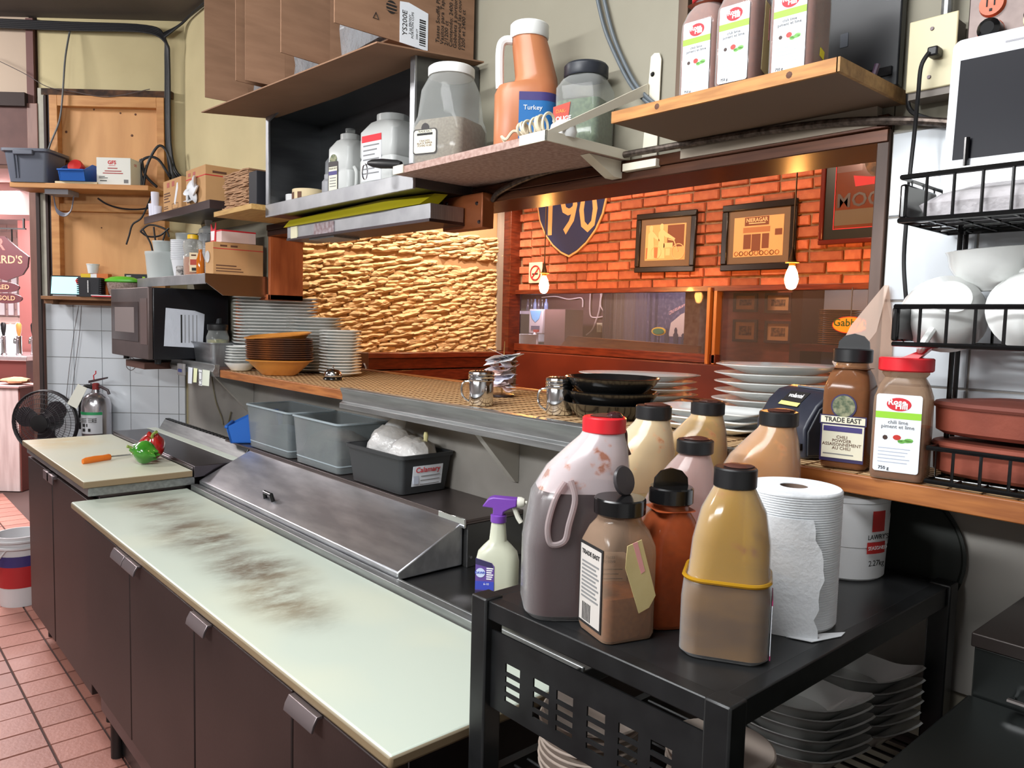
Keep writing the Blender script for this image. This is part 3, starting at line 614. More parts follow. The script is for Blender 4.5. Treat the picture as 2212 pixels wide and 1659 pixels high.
# grey tote
t = thing('storage_tote', 'open grey plastic storage tote on the top left pine shelf', 'tote', D(.075, -.16, ZS1), CAMRZ)
gt = P('tote_grey', (92, 98, 112), .45)
mk('tub', MB().loft([rr(.19, .15, .02, 0), rr(.225, .185, .022, .155), rr(.219, .179, .02, .155), rr(.184, .144, .018, .004)]), gt, t)
mk('rim', MB().loft([rr(.228, .188, .022, .145), rr(.248, .208, .024, .15), rr(.248, .208, .024, .163), rr(.221, .181, .02, .163), rr(.221, .181, .02, .147)], False, False), gt, t)
mk('grip', MB().box(-.05, .05, -.112, -.097, .13, .155), gt, t, bevel=.004)
for x_ in (-.06, -.045): mk('rib', MB().hexa([(x_, -.080, .02), (x_ + .006, -.080, .02), (x_ + .006, -.07, .02), (x_, -.07, .02), (x_, -.097, .14), (x_ + .006, -.097, .14), (x_ + .006, -.08, .14), (x_, -.08, .14)]), gt, t)
solo('wooden_stick', 'pale flat wooden strip under the blue bin on the pine shelf', 'wood strip', MB().box(0, .215, -.03, .03, 0, .011), P('pale_slat', (222, 206, 170), .6), D(.205, -.19, ZS1), CAMRZ, bevel=.001)
bb = P('bin_blue', (22, 92, 178), .4)
def parts_bin(label, loc, rz, s=1.0):
    t = thing('parts_bin', label, 'bin', loc, rz)
    w, d, h = .13 * s, .17 * s, .095 * s
    mk('tub', MB().prism([(-d / 2 + .012 * s, 0), (d / 2, 0), (d / 2, h), (0, h), (-d / 2, h * .55), (-d / 2, h * .45)], -w / 2, -w / 2 + .004, 'x').prism([(-d / 2 + .012 * s, 0), (d / 2, 0), (d / 2, h), (0, h), (-d / 2, h * .55), (-d / 2, h * .45)], w / 2 - .004, w / 2, 'x')
       .box(-w / 2, w / 2, -d / 2 + .012 * s, d / 2, 0, .004).box(-w / 2, w / 2, d / 2 - .004, d / 2, 0, h).hexa([(-w / 2, -d / 2 + .012 * s, 0), (w / 2, -d / 2 + .012 * s, 0), (w / 2, -d / 2 + .018 * s, 0), (-w / 2, -d / 2 + .018 * s, 0), (-w / 2, -d / 2, h * .55), (w / 2, -d / 2, h * .55), (w / 2, -d / 2 + .006, h * .55), (-w / 2, -d / 2 + .006, h * .55)]), bb, t)
    mk('lip', MB().box(-w / 2 - .004, w / 2 + .004, -d / 2 - .008, -d / 2 + .006, h * .5, h * .6), bb, t, bevel=.003)
    return t
parts_bin('blue parts bin full of odds on the pine shelf beside the white carton', D(.305, -.165, ZS1 + .0115), CAMRZ)
solo('funnel_cap', 'red round plastic cap lying in the blue bin by the tote', 'cap', MB().lathe([(.02, 0), (.036, .012), (.038, .05), (.034, .058), (.0, .06)], 20, cap1=False).rot(70, 'X'), P('red_plastic', (206, 44, 40), .35), D(.297, -.15, ZS1 + .074), CAMRZ)
solo('orange_disc', 'orange plastic disc under the red cap in the blue bin', 'disc', MB().lathe([(.022, 0), (.022, .014)], 18), P('orange_plastic', (238, 128, 30), .4), D(.285, -.205, ZS1 + .043), CAMRZ)
solo('wooden_stick', 'thin pale stick across the blue bin by the tote', 'stick', MB().box(-.03, .03, -.003, .003, 0, .004), P('pale_slat'), D(.34, -.20, ZS1 + .066), CAMRZ - 12)
g = thing('carton', 'small white carton with red lettering on the pine shelf', 'carton', D(.50, -.15, ZS1), CAMRZ)
mk('box', MB().box(-.087, .087, -.06, .06, 0, .137), P('white_carton', (228, 228, 220), .7), g, bevel=.0015)
text(g, 'GFS', .026, print_red, (-.008, -.0606, .112), bold=.0008); mk('underline', MB().box(-.024, .010, -.0605, -.060, .096, .098), print_red, g)
bars(g, P('red_brown_print', (170, 80, 80), .7), [(-.03, .02, .081, .086), (-.045, .04, .067, .072), (-.055, .048, .056, .061)], -.0604)
bars(g, print_black, [(-.075, -.045, .04, .043), (-.075, -.03, .033, .036), (-.07, -.035, .018, .022)], -.0604); mk('barcode', MB().box(.052, .075, -.0605, -.06, .01, .028), P('grey_print', (120, 120, 120), .7), g)
text(g, 'GFS', .018, print_red, (.0873, -.01, .108), right=(0, 1, 0))
# tablet shelf
tb = thing('tablet', 'small tablet with bright pale blue screen on the left shelf', 'tablet', D(.205, -.105, ZS2), CAMRZ, rot=(-8, 0, CAMRZ))
mk('case', MB().loft([rr(.212, .108, .008, 0), rr(.212, .108, .008, .010)]).rot(90, 'X').mv(0, .005, .056), black_plastic, tb)
mk('screen', MB().box(-.098, .098, -.0062, -.0055, .012, .103), P('lit_screen', (150, 226, 238), .3, emit=1.15, ecol=(160, 232, 242)), tb)
mk('stand', MB().box(-.085, .04, -.01, .03, 0, .006), P('grey_stand', (150, 150, 156), .5), tb)
bc = thing('cup_carton', 'black ribbed cup carton in front of the tablet', 'carton', D(.335, -.135, ZS2), CAMRZ)
rib = MB(); prof = []
mk('wrap', MB().loft([[(x, y, z) for x, y, z in rr(.108 + .012 * zz, .05, .01, .1 * zz)] for zz in (0, .2, .4, .6, .8, 1)]), P('black_card', (28, 28, 34), .6), bc)
for k in range(9): mk('ridge', MB().box(-.0635, .0635, -.022, .022, .006 + k * .0105, .012 + k * .0105), P('black_card'), bc)
bars(bc, print_white, [(-.004, .001, .022 + i_ * .008, .028 + i_ * .008) for i_ in range(8)], -.0295)
solo('red_tool', 'red rounded plastic grip standing behind the tablet', 'tool', MB().lathe([(.014, 0), (.022, .01), (.027, .06), (.028, .085), (.022, .102), (.008, .108)], 18), P('red_plastic'), D(.245, -.075, ZS2 + .0), CAMRZ)
ob = thing('carton', 'small orange and yellow carton behind the black ribbed one', 'carton', D(.335, -.082, ZS2), CAMRZ)
mk('box', MB().box(-.072, .072, -.02, .02, 0, .124), P('orange_card', (208, 110, 48), .6), ob, bevel=.001)
mk('side_print', MB().box(-.072, -.02, -.0204, -.0198, .09, .122), P('yellow_print', (224, 190, 40), .6), ob); mk('white_print', MB().box(-.02, .012, -.0204, -.0198, .09, .122), print_white, ob)
solo('paper_cup', 'small white ribbed cup on top of the orange carton', 'cup', MB().lathe([(.024, 0), (.031, .045), (.033, .046), (.033, .05), (.028, .05), (.022, .004)], 18), white_plastic, D(.318, -.082, ZS2 + .1245), CAMRZ)
gb = thing('lidded_bowl', 'speckled grey bowl under a bright green lid', 'bowl', D(.495, -.125, ZS2), CAMRZ)
mk('bowl', MB().lathe([(.05, 0), (.07, .02), (.082, .07), (.082, .078)], 26, sy=.55), P('speckled_grey', (120, 98, 90), .6, col2=(160, 140, 130), vs=120), gb)
mk('lid', MB().lathe([(.080, .0785), (.092, .084), (.09, .094), (.06, .107), (.03, .111), (.0, .112)], 26, cap1=False, sy=.55), P('bright_green', (92, 190, 48), .35), gb)
k = thing('carton', 'flat black carton behind the green lidded bowl', 'carton', D(.545, -.068, ZS2), CAMRZ)
mk('box', MB().box(-.065, .065, -.006, .006, 0, .128), P('black_card'), k); bars(k, print_white, [(-.055, -.03, .115, .119)], -.0064); mk('logo_dot', MB().box(.03, .045, -.0064, -.006, .095, .115), P('lime_print', (150, 190, 40), .5), k)
pl = thing('envelope', 'white and red envelopes stacked by the microwave front', 'envelope', D(.41, -.15, ZS2), CAMRZ + 10)
mk('paper', MB().box(-.05, .06, -.035, .03, 0, .006).box(-.055, .05, -.03, .03, .006, .010), paper, pl); mk('red_band', MB().box(-.05, .06, -.0355, -.0345, .0, .006), print_red, pl)
# fan on the floor behind the prep table
fx, fy, fz = D(.135, -.11, 0)
fn = thing('pedestal_fan', 'black pedestal fan with wire guard left of the extinguisher', 'fan', (fx - .02, fy - .03, 0), CAMRZ)
FC = .94
grd = MB()
for rr_ in (.168, .150, .128, .104, .08, .056):
    zz = -.055 - .055 * math.sqrt(max(0, 1 - (rr_ / .17) ** 2)); grd.tube([(rr_ * math.cos(a * math.pi / 16), zz, FC + rr_ * math.sin(a * math.pi / 16)) for a in range(32)], .0014 if rr_ < .16 else .005, 5, True)
for k_ in range(64):
    a = k_ * math.pi / 32
    grd.tube([(.168 * math.cos(a), -.055, FC + .168 * math.sin(a)), (.13 * math.cos(a + .06), -.093, FC + .13 * math.sin(a + .06)), (.045 * math.cos(a + .2), -.108, FC + .045 * math.sin(a + .2))], .0011, 4)
mk('guard', grd, P('guard_black', (34, 30, 34), .5), fn)
mk('rear_ring', MB().tube([(.168 * math.cos(a * math.pi / 16), -.045, FC + .168 * math.sin(a * math.pi / 16)) for a in range(32)], .006, 6, True), P('guard_black'), fn)
mk('hub', MB().lathe([(.045, 0), (.045, .012), (.02, .016)], 20).rot(90, 'X').mv(0, -.10, FC), black_plastic, fn)
for k_ in range(3):
    b_ = MB(); a0 = k_ * 2 * math.pi / 3 + .5; pts = []
    for i in range(9):
        t_ = i / 8; ra = .035 + .115 * math.sin(t_ * math.pi / 2); pts.append((t_, ra))
    outer = [(math.cos(a0 - .45 + 1.35 * t_) * (.06 + .09 * math.sin(t_ * math.pi) ** .6), math.sin(a0 - .45 + 1.35 * t_) * (.06 + .09 * math.sin(t_ * math.pi) ** .6)) for t_ in [i / 10 for i in range(11)]]
    poly = [(.02 * math.cos(a0 - .4), .02 * math.sin(a0 - .4))] + outer + [(.02 * math.cos(a0 + .8), .02 * math.sin(a0 + .8))]
    b_.prism([(x, z + FC) for x, z in poly], -.078, -.074, 'y'); mk('blade', b_, P('blade_black', (40, 34, 40), .45), fn)
mk('motor', MB().lathe([(.05, 0), (.055, .03), (.05, .09), (.03, .1)], 20).rot(-90, 'X').mv(0, -.06, FC), black_plastic, fn)
mk('pole', MB().lathe([(.016, .03), (.016, .9)], 14), black_plastic, fn); mk('base', MB().lathe([(.08, 0), (.08, .015), (.04, .03)], 24), black_plastic, fn)
# fire extinguisher on the wall
fe = thing('fire_extinguisher', 'silver fire extinguisher with tag hung on the tiled wall', 'fire extinguisher', D(.335, -.105, 0), CAMRZ)
mk('cylinder', MB().lathe([(.066, .80), (.072, .81), (.073, 1.03), (.066, 1.065), (.045, 1.09), (.025, 1.10), (.02, 1.115)], 28), P('extinguisher_steel', (196, 192, 196), .22, .9), fe)
lb = MB(); n = 14
for zz in (.905, 1.0):
    pass
rings = [[(.0738 * math.cos(a), .0738 * math.sin(a), z) for a in [(-160 + 120 * i / n) * math.pi / 180 for i in range(n + 1)]] for z in (.885, 1.0)]
lb.add(rings[0] + rings[1], [(i, i + 1, i + n + 2, i + n + 1) for i in range(n)])
lo = mk('label', lb, P('grey_label', (196, 198, 202), .5), fe)
lb2 = MB(); rings = [[(.0742 * math.cos(a), .0742 * math.sin(a), z) for a in [(-160 + 120 * i / n) * math.pi / 180 for i in range(n + 1)]] for z in (.985, 1.0)]
lb2.add(rings[0] + rings[1], [(i, i + 1, i + n + 2, i + n + 1) for i in range(n)]); mk('green_band', lb2, P('label_green', (40, 150, 90), .5), lo)
for (x_, z_) in ((-.03, .93), (-.01, .93), (.015, .955), (-.03, .905), (.0, .905)): mk('pictogram', MB().box(x_ - .006, x_ + .006, -.0755 + abs(x_) * .25, -.072, z_ - .008, z_ + .008), print_black, lo)
for z_ in (.966, .957, .948): mk('text_line', MB().box(-.05, -.015, -.0745, -.06, z_, z_ + .003).box(-.005, .035, -.0765, -.06, z_, z_ + .003), P('grey_print', (120, 120, 120), .7), lo)
mk('valve', MB().lathe([(.018, 1.11), (.018, 1.145), (.012, 1.15)], 14), P('brass_red', (130, 40, 40), .4), fe)
mk('lever', MB().hexa([(-.035, -.01, 1.148), (.06, -.01, 1.175), (.06, .01, 1.175), (-.035, .01, 1.148), (-.035, -.01, 1.162), (.06, -.01, 1.183), (.06, .01, 1.183), (-.035, .01, 1.162)]), P('dark_lever', (60, 44, 48), .4), fe)
mk('carry_handle', MB().tube([(-.03, 0, 1.14), (.03, 0, 1.128), (.062, 0, 1.112), (.07, 0, 1.09)], .008, 8), P('dark_lever'), fe)
mk('pin', MB().tube([(-.01, 0, 1.165), (-.012, 0, 1.19), (.0, 0, 1.20), (.0, 0, 1.215)], .003, 6), print_red, fe)
mk('hose', MB().tube(smooth_path([(-.02, 0, 1.125), (-.055, .0, 1.13), (-.078, .0, 1.09), (-.084, .0, 1.02), (-.083, .0, .9)]), .011, 10), black_plastic, fe)
mk('inspection_tag', MB().hexa([(-.105, -.09, 1.045), (-.05, -.098, 1.02), (-.05, -.096, 1.02), (-.105, -.088, 1.045), (-.06, -.066, 1.148), (-.008, -.072, 1.128), (-.008, -.07, 1.128), (-.06, -.064, 1.148)]), P('tag_paper', (208, 208, 196), .7), fe)
mk('wall_bracket', MB().box(-.02, .02, .06, .095, .92, 1.05), dark_steel, fe)
# wire loop, cords on the tiled wall
solo('wire_hook', 'bent grey wire loop hanging below the microwave shelf', 'hook', MB().tube(smooth_path([(.515, -.10, 1.335), (.512, -.1, 1.30), (.52, -.1, 1.285), (.50, -.1, 1.255), (.50, -.1, 1.235), (.522, -.1, 1.222), (.545, -.1, 1.24), (.548, -.1, 1.27), (.53, -.1, 1.29), (.515, -.1, 1.29)]), .0022, 6), P('grey_wire', (120, 112, 112), .4, .6), L0, CAMRZ)
solo('cord', 'thin grey cord hanging down the tiled wall beside the fan', 'cord', MB().tube(smooth_path([(.20, -.015, 1.56), (.17, -.015, 1.40), (.14, -.015, 1.2), (.11, -.015, .95)]), .0013, 5), P('grey_wire'), L0, CAMRZ)
solo('cord', 'second thin cord hanging beside the extinguisher hose', 'cord', MB().tube(smooth_path([(.215, -.015, 1.56), (.20, -.015, 1.40), (.17, -.015, 1.2), (.14, -.015, .98)]), .0013, 5), P('grey_wire'), L0, CAMRZ)
# black cables under the ceiling, in the corner and round the shelf
cab_m = P('black_cable', (26, 26, 30), .5)
cb1 = thing('cable_bundle', 'thick black cable bundle along the ceiling and down the corner', 'cable', (0, 0, 0))
for k_ in range(5):
    o_ = .009 * k_; mk('cable', MB().tube(smooth_path([D(-1.3, -.05 - o_ * .4, 3.055 - o_), D(-.4, -.05, 3.04 - o_), D(.2, -.05, 3.03 - o_), D(.60, -.06 - o_ * .5, 3.02 - o_), D(.70 + o_ * .3, -.07, 2.97 - o_), D(.70 + o_ * .5, -.05, 2.85), D(.695 + o_ * .6, -.045, 2.55), D(.70 + o_ * .6, -.045, 2.40), D(.72 + o_, -.06, 2.28), D(.74 + .025 * k_, -.09, 2.215)]), .0065, 8), cab_m, cb1)
for k_ in range(3): mk('cable', MB().tube(smooth_path([D(.70, -.07, 2.98 - .01 * k_), (-4.30 + .02 * k_, 1.44, 3.03), (-4.1, 1.45, 3.05), (-3.4, 1.45, 3.06)]), .0065, 8), cab_m, cb1)
cl = thing('cable_coil', 'loose black cable loops rising behind the two open cartons', 'cable', (0, 0, 0))
for (pts) in ([(.60, 2.20), (.585, 2.30), (.62, 2.34), (.68, 2.33), (.74, 2.24)], [(.60, 2.19), (.62, 2.30), (.68, 2.40), (.73, 2.36), (.76, 2.22)], [(.595, 2.18), (.58, 2.27), (.59, 2.33), (.61, 2.25), (.67, 2.19)]):
    mk('cable', MB().tube(smooth_path([D(x, -.10, z) for x, z in pts]), .007, 8), cab_m, cl)
c2 = thing('cable_tangle', 'black cables drooping under the pine shelf and metal shelf', 'cable', (0, 0, 0))
for pts in ([(.37, 2.12), (.42, 2.09), (.50, 2.07), (.60, 2.07), (.67, 2.09)], [(.65, 2.14), (.60, 2.03), (.55, 1.99), (.53, 1.93), (.515, 1.885)], [(.59, 1.955), (.64, 1.99), (.72, 1.97), (.74, 1.93)], [(.59, 1.955), (.63, 1.93), (.69, 1.935), (.74, 1.975)], [(.60, 1.97), (.64, 1.90), (.655, 1.84)], [(.66, 1.98), (.67, 1.9), (.69, 1.84)], [(.72, 1.95), (.70, 1.88), (.70, 1.84)]):
    mk('cable', MB().tube(smooth_path([D(x, -.12, z) for x, z in pts]), .005, 6), cab_m, c2)
solo('grey_cable', 'grey cable hanging from the ceiling across the boarded window', 'cable', MB().tube(smooth_path([D(.195, -.03, 3.02), D(.18, -.06, 2.85), D(.17, -.075, 2.65), D(.15, -.075, 2.52), D(.10, -.075, 2.40), D(.06, -.07, 2.30), D(.05, -.12, 2.24)]), .005, 6), P('grey_cable_sheath', (96, 98, 100), .5))
solo('thin_wire', 'pair of thin wires sagging from the soffit to the window frame', 'wire', MB().tube(smooth_path([D(-.25, -.06, 2.86), D(-.05, -.06, 2.77), D(.08, -.06, 2.70), D(.2, -.06, 2.68), D(.4, -.06, 2.655), D(.62, -.06, 2.70)]), .0022, 5), P('grey_wire'))
pw = thing('wire_clump', 'clump of pale wires fixed under the pine shelf', 'wire', (0, 0, 0))
mk('clip_block', MB().box(.14, .26, -.20, -.10, 2.125, 2.149).xf(Matrix.Translation(L0) @ Matrix.Rotation(R(CAMRZ), 4, 'Z')), P('grey_stand', (150, 150, 156), .5), pw)
for k_ in range(4): mk('loop', MB().tube(smooth_path([D(.15, -.14, 2.125), D(.17, -.15, 2.06 - k_ * .006), D(.21, -.15, 2.035 - k_ * .005), D(.245, -.15, 2.05), D(.255, -.14, 2.125)]), .003, 5), P('pale_wire', (110, 110, 124), .4), pw)
# --- metal shelf: two open cartons, paper cups, paper bags
Z3 = 1.9995
def carton_small(label, loc, rz, w, d, h, extra=None):
    t = thing('carton', label, 'carton', loc, rz); mk('box', MB().box(-w / 2, w / 2, 0, d, 0, h), cardboard_l, t, bevel=.002)
    return t
ca = carton_small('tan carton with white tag standing left on the metal shelf', (-3.84, 1.245, Z3), 0, .25, .17, .16)
bars(ca, P('faded_red_print', (176, 96, 84), .7), [(-.07, -.035, .125, .148), (0, .035, .125, .148)], -.0006); bars(ca, P('brown_print', (96, 62, 44), .7), [(-.112, -.03, .096, .102), (-.112, -.02, .084, .09), (-.112, -.05, .072, .078), (-.112, -.03, .058, .063), (-.112, -.06, .036, .04), (-.112, -.055, .027, .031)], -.0006)
mk('tag', MB().prism([(.03, .05), (.045, .035), (.085, .11), (.083, .135), (.07, .135)], -.0015, 0, 'y'), paper, ca); mk('print_box', MB().frame(.0, .085, .02, .045, .002, -.0008, 0), P('brown_print'), ca)
mk('side_print', MB().box(.1249, .1256, .05, .062, .03, .15).box(.1249, .1256, .075, .085, .05, .14), P('brown_print'), ca)
cbx = carton_small('tan carton with torn front spilling white lids on the metal shelf', (-3.475, 1.225, Z3), 0, .235, .24, .162)
mk('red_line', MB().box(-.1175, .1175, -.0008, 0, .118, .122), print_red, cbx); bars(cbx, P('faded_red_print'), [(-.09, -.06, .132, .146), (-.03, 0, .132, .146)], -.0006)
mk('red_line', MB().box(.1175, .1183, 0, .24, .118, .122), print_red, cbx)
bl = MB(); rb = random.Random(3); ctr = [(-.03, .09), (.0, .075), (.02, .10), (-.05, .065), (.035, .06), (-.015, .045), (.02, .035), (-.06, .04)]
for (x_, z_) in ctr: bl.lathe([(.004, -.006), (.022, -.004), (.024, 0), (.018, .004), (.004, .005)], 9).v
for i_, (x_, z_) in enumerate(ctr): mk('lid', MB().lathe([(.004, -.006), (.024, -.004), (.027, 0), (.02, .005), (.004, .006)], 12).rot(rb.uniform(50, 110), 'X').rot(rb.uniform(-40, 40), 'Z').mv(x_, -.012, z_), P('foam_white', (222, 224, 228), .6), cbx)
mk('flap', MB().hexa([(-.07, -.03, .02), (.0, -.03, .012), (.0, -.001, .03), (-.07, -.001, .035), (-.07, -.029, .022), (.0, -.029, .014), (.0, -.001, .032), (-.07, -.001, .037)]), clear('wrap_plastic', (240, 240, 240), (235, 238, 240), .35, .2), cbx)
mk('side_print', MB().box(.1174, .1181, .03, .09, .13, .14).box(.1174, .1181, .11, .16, .13, .14), P('brown_print'), cbx)
for k_, (x_, h_) in enumerate(((-4.055, .062), (-4.02, .115), (-3.985, .045))):
    cst = MB()
    cst.lathe([(.016, 0), (.019, h_), (.017, h_ + .001)], 16)
    solo('paper_cup', ('short sleeve of white paper cups at the left end of the metal shelf', 'tall sleeve of white paper cups beside the tan carton', 'low sleeve of white paper cups leaning on the tan carton')[k_], 'cups', cst, P('cup_white', (222, 222, 236), .6), (x_, 1.222 + .002 * k_, Z3))
bg = thing('paper_bags', 'stack of folded brown paper bags beside the steel cabinet', 'paper bags', (-3.045, 1.335, 1.9455), 0)
bagm = P('kraft_paper', (178, 138, 104), .85, col2=(152, 114, 84), vs=30)
zz = 0
for k_ in range(24):
    h_ = rb.uniform(.004, .0085); a = rb.uniform(-.008, .008); n_ = 8
    r0 = [(-.12 + .24 * i / n_ + a, -.105 + rb.uniform(-.006, .006), zz + rb.uniform(-.0012, .0012)) for i in range(n_ + 1)]
    b_ = MB(); b_.loft([[p for p in r0] + [(p[0], .11, zz) for p in reversed(r0)], [(p[0], p[1], p[2] + h_ * .8) for p in r0] + [(p[0], .11, zz + h_ * .8) for p in reversed(r0)]])
    mk('bag', b_, bagm, bg, rz=rb.uniform(-2.5, 2.5)); zz += h_
# the rear part of the stack is in black sleeve
solo('black_carton', 'matt black carton between the paper bags and the cabinet', 'carton', MB().box(-.035, .035, -.12, .12, 0, .125), P('black_card'), (-2.875, 1.345, 1.9455), bevel=.001)
# --- stainless shelf over the microwave
Z4 = 1.7005
deli = clear('deli_plastic', (236, 238, 236), (214, 220, 218), .72, .3)
def deli_stack(label, loc, r, h, n_):
    t = thing('deli_tubs', label, 'container', loc, 0, 'stacked translucent tubs over the microwave')
    z0 = 0
    for k_ in range(n_):
        hh = h / n_
        mk('tub', MB().lathe([(r * .86, z0), (r * .98, z0 + hh * .88), (r, z0 + hh * .9), (r, z0 + hh), (r * .95, z0 + hh), (r * .83, z0 + .003)], 26), deli, t); z0 += hh
    return t
deli_stack('wide translucent tub nearest the front of the microwave shelf', (-4.12, 1.29, Z4), .085, .135, 1)
deli_stack('smaller translucent tub sitting on top of the wide one', (-4.12, 1.29, Z4 + .1355), .05, .055, 1)
deli_stack('tall column of translucent tubs beside the foam cups', (-3.985, 1.36, Z4), .052, .225, 3)
fc = thing('foam_cups', 'upside stacked white foam cups over the microwave shelf', 'cups', (-3.84, 1.285, Z4))
fo = P('foam_white', (222, 224, 228), .6)
mk('cup', MB().lathe([(.031, 0), (.045, .085), (.047, .086), (.047, .09), (.043, .09)], 24), fo, fc)
for k_ in range(10): mk('cup', MB().lathe([(.0445, .0905 + k_ * .0088), (.0475, .0945 + k_ * .0088), (.0475, .0985 + k_ * .0088), (.043, .0985 + k_ * .0088)], 24), fo, fc)
fc2 = thing('foam_cups', 'foam cup sleeve topped with bagged black lids behind the honey', 'cups', (-3.76, 1.385, Z4))
for k_ in range(17): mk('cup', MB().lathe([(.043, .006 + k_ * .0095), (.047, .011 + k_ * .0095), (.047, .015 + k_ * .0095), (.042, .0153 + k_ * .0095)], 22), fo, fc2)
mk('black_lids', MB().lathe([(.045, .168), (.047, .172), (.047, .21), (.04, .214)], 22), black_plastic, fc2)
mk('bag', MB().lathe([(.049, .16), (.05, .2), (.042, .232), (.015, .25), (.018, .275)], 14), clear('wrap_plastic'), fc2)
hb = thing('honey_bottle', 'squeeze bottle of amber honey with yellow cap', 'bottle', (-3.625, 1.265, Z4), CAMRZ)
mk('body', MB().loft([ell(.040, .032, 0), ell(.043, .034, .01), ell(.043, .034, .09), ell(.036, .03, .10), ell(.04, .034, .112), ell(.045, .036, .135), ell(.04, .032, .158), ell(.022, .022, .168)]), clear('honey_shell', (240, 240, 236), (220, 220, 214), .22, .12), hb)
mk('honey', MB().loft([ell(.038, .030, .002), ell(.041, .032, .012), ell(.041, .032, .086)]), P('honey_amber', (196, 104, 22), .1, spec=.6), hb)
mk('cap', MB().lathe([(.024, .168), (.024, .185), (.02, .188)], 20), P('cap_yellow', (240, 190, 30), .35), hb)
lbh = mk('label', MB().box(-.002, .036, -.0352, -.033, .02, .105), P('cream_label', (226, 206, 170), .6), hb)
bars(lbh, P('brown_print'), [(.006, .028, .09, .097)], -.0356); mk('red_patch', MB().box(.001, .033, -.0356, -.035, .05, .075), P('label_red', (176, 60, 40), .6), lbh); mk('barcode', MB().box(.008, .028, -.0356, -.035, .024, .038), print_black, lbh)
sy = solo('syrup_bottle', 'slim amber bottle half hidden right of the honey', 'bottle', MB().lathe([(.016, 0), (.018, .01), (.017, .07), (.008, .10), (.008, .115)], 14), P('honey_amber'), (-3.505, 1.255, Z4))
jarl = solo('small_jar', 'tiny black and white jar left of the honey', 'jar', MB().lathe([(.018, 0), (.019, .005), (.019, .045), (.015, .05)], 16), P('bw_label', (60, 54, 54), .5, col2=(214, 210, 206), vs=60), (-3.735, 1.245, Z4))
cx_ = carton_small('brown carton with red stripe beside the honey on the steel shelf', (-3.3345, 1.235, Z4), 0, .09, .22, .137)
cx_.location = (-3.3475, 1.235, Z4)
mk('stripe', MB().box(.045, .0457, 0, .22, .108, .111), print_red, cx_); mk('side_print', MB().box(.0449, .0456, .03, .06, .118, .126).box(.0449, .0456, .075, .105, .118, .126).box(.0449, .0456, .012, .10, .036, .041).box(.0449, .0456, .012, .12, .024, .028).box(.0449, .0456, .012, .13, .013, .017), P('brown_print'), cx_)
mk('torn_opening', MB().lathe([(.0, 0), (.022, .002), (.026, .004)], 12, cap0=False).rot(90, 'X').mv(-.01, .0, .075), clear('wrap_plastic'), cx_)
rw = thing('carton', 'red and white open carton on top of the brown carton', 'carton', (-3.36, 1.27, Z4 + .1375))
mk('box', MB().box(-.05, .06, 0, .15, 0, .052), P('pink_white_card', (222, 196, 190), .6), rw, bevel=.001); mk('red_edge', MB().box(-.05, .0605, -.0005, .0, .046, .052).box(.0602, .061, 0, .15, .046, .052), print_red, rw)
mk('flap', MB().prism([(-.055, 0), (.0, 0), (.005, .085), (-.008, .06), (-.03, .055), (-.05, .083)], -.004, -.001, 'y'), print_red, rw); mk('flap_logo', MB().prism([(-.045, .01), (-.012, .01), (-.006, .05), (-.048, .05)], -.005, -.004, 'y'), print_white, rw)
solo('plastic_bag', 'crumpled clear plastic bag stuffed between the cartons and honey', 'bag', MB().loft([ell(.02, .02, 0), ell(.038, .03, .03), ell(.03, .034, .06), ell(.044, .03, .10), ell(.03, .02, .14), ell(.012, .012, .17)]), clear('wrap_plastic'), (-3.455, 1.30, Z4))
# --- microwave
mw = thing('microwave', 'black microwave with steel door on the wall shelf', 'microwave', (-4.01, 1.10, 1.2955))
mk('body', MB().box(-.30, .30, .015, .36, .022, .35), P('microwave_black', (18, 19, 24), .3), mw, bevel=.004)
dr = mk('door', MB().box(-.30, .30, -.006, .015, .022, .352), P('mw_steel', (112, 98, 96), .5, .8, col2=(94, 82, 80), vs=4), mw, bevel=.004)
mk('window', MB().box(-.275, .16, -.009, -.0055, .10, .285), P('mw_window', (112, 98, 96), .25, .6, col2=(88, 76, 76), vs=5), dr)
mk('control_panel', MB().box(.19, .285, -.008, -.005, .09, .30), P('mw_panel', (132, 110, 106), .35, .6), dr)
mk('window_mesh', MB().box(-.22, .10, -.0102, -.0088, .14, .26), P('mw_mesh', (140, 128, 126), .5, .4), dr)
for sx in (-.25, .25):
    for sy_ in (.05, .32): mk('foot', MB().lathe([(.014, 0), (.014, .022)], 10, sx, sy_), black_plastic, mw)
mp_ = solo('paper_sheet', 'white paper sheet taped on the side of the microwave', 'paper', MB().prism([(.06, .085), (.07, .26), (.20, .25), (.245, .235), (.235, .075)], .3015, .3032, 'x'), P('creased_paper', (204, 208, 218), .7, bump=.5, bs=18), (-4.01, 1.10, 1.2955))
for k_ in range(5): mk('print_line', MB().box(.3033, .3037, .135 + .018 * k_, .138 + .018 * k_ + (.004 if k_ == 0 else 0), .10, .23), print_black if k_ == 0 else P('grey_print'), mp_)
# steel pan with jar, notes on the short rail
sp = thing('steel_pan', 'deep stainless pan with a glass jar in it beside the microwave', 'pan', (-3.60, 1.375, 1.2955))
mk('pan', MB().tray(.24, .17, .105, .002, .22, .15, .02), steel, sp); mk('rim', MB().loft([rr(.24, .17, .02, .104), rr(.262, .19, .024, .105), rr(.262, .19, .024, .108), rr(.238, .168, .02, .108)], False, False), steel, sp)
gj = thing('glass_jar', 'small clear jar with black lid standing in the steel pan', 'jar', (-3.585, 1.36, 1.299))
mk('glass', MB().lathe([(.045, 0), (.05, .01), (.05, .13), (.042, .15), (.04, .165)], 22), clear('clear_plastic', (240, 242, 240), (225, 228, 226), .12, .08), gj)
mk('greens', MB().lathe([(.043, .003), (.047, .03), (.046, .115), (.0, .12)], 18, cap1=False), P('herb_mix', (112, 116, 70), .8, col2=(170, 160, 110), vs=50), gj)
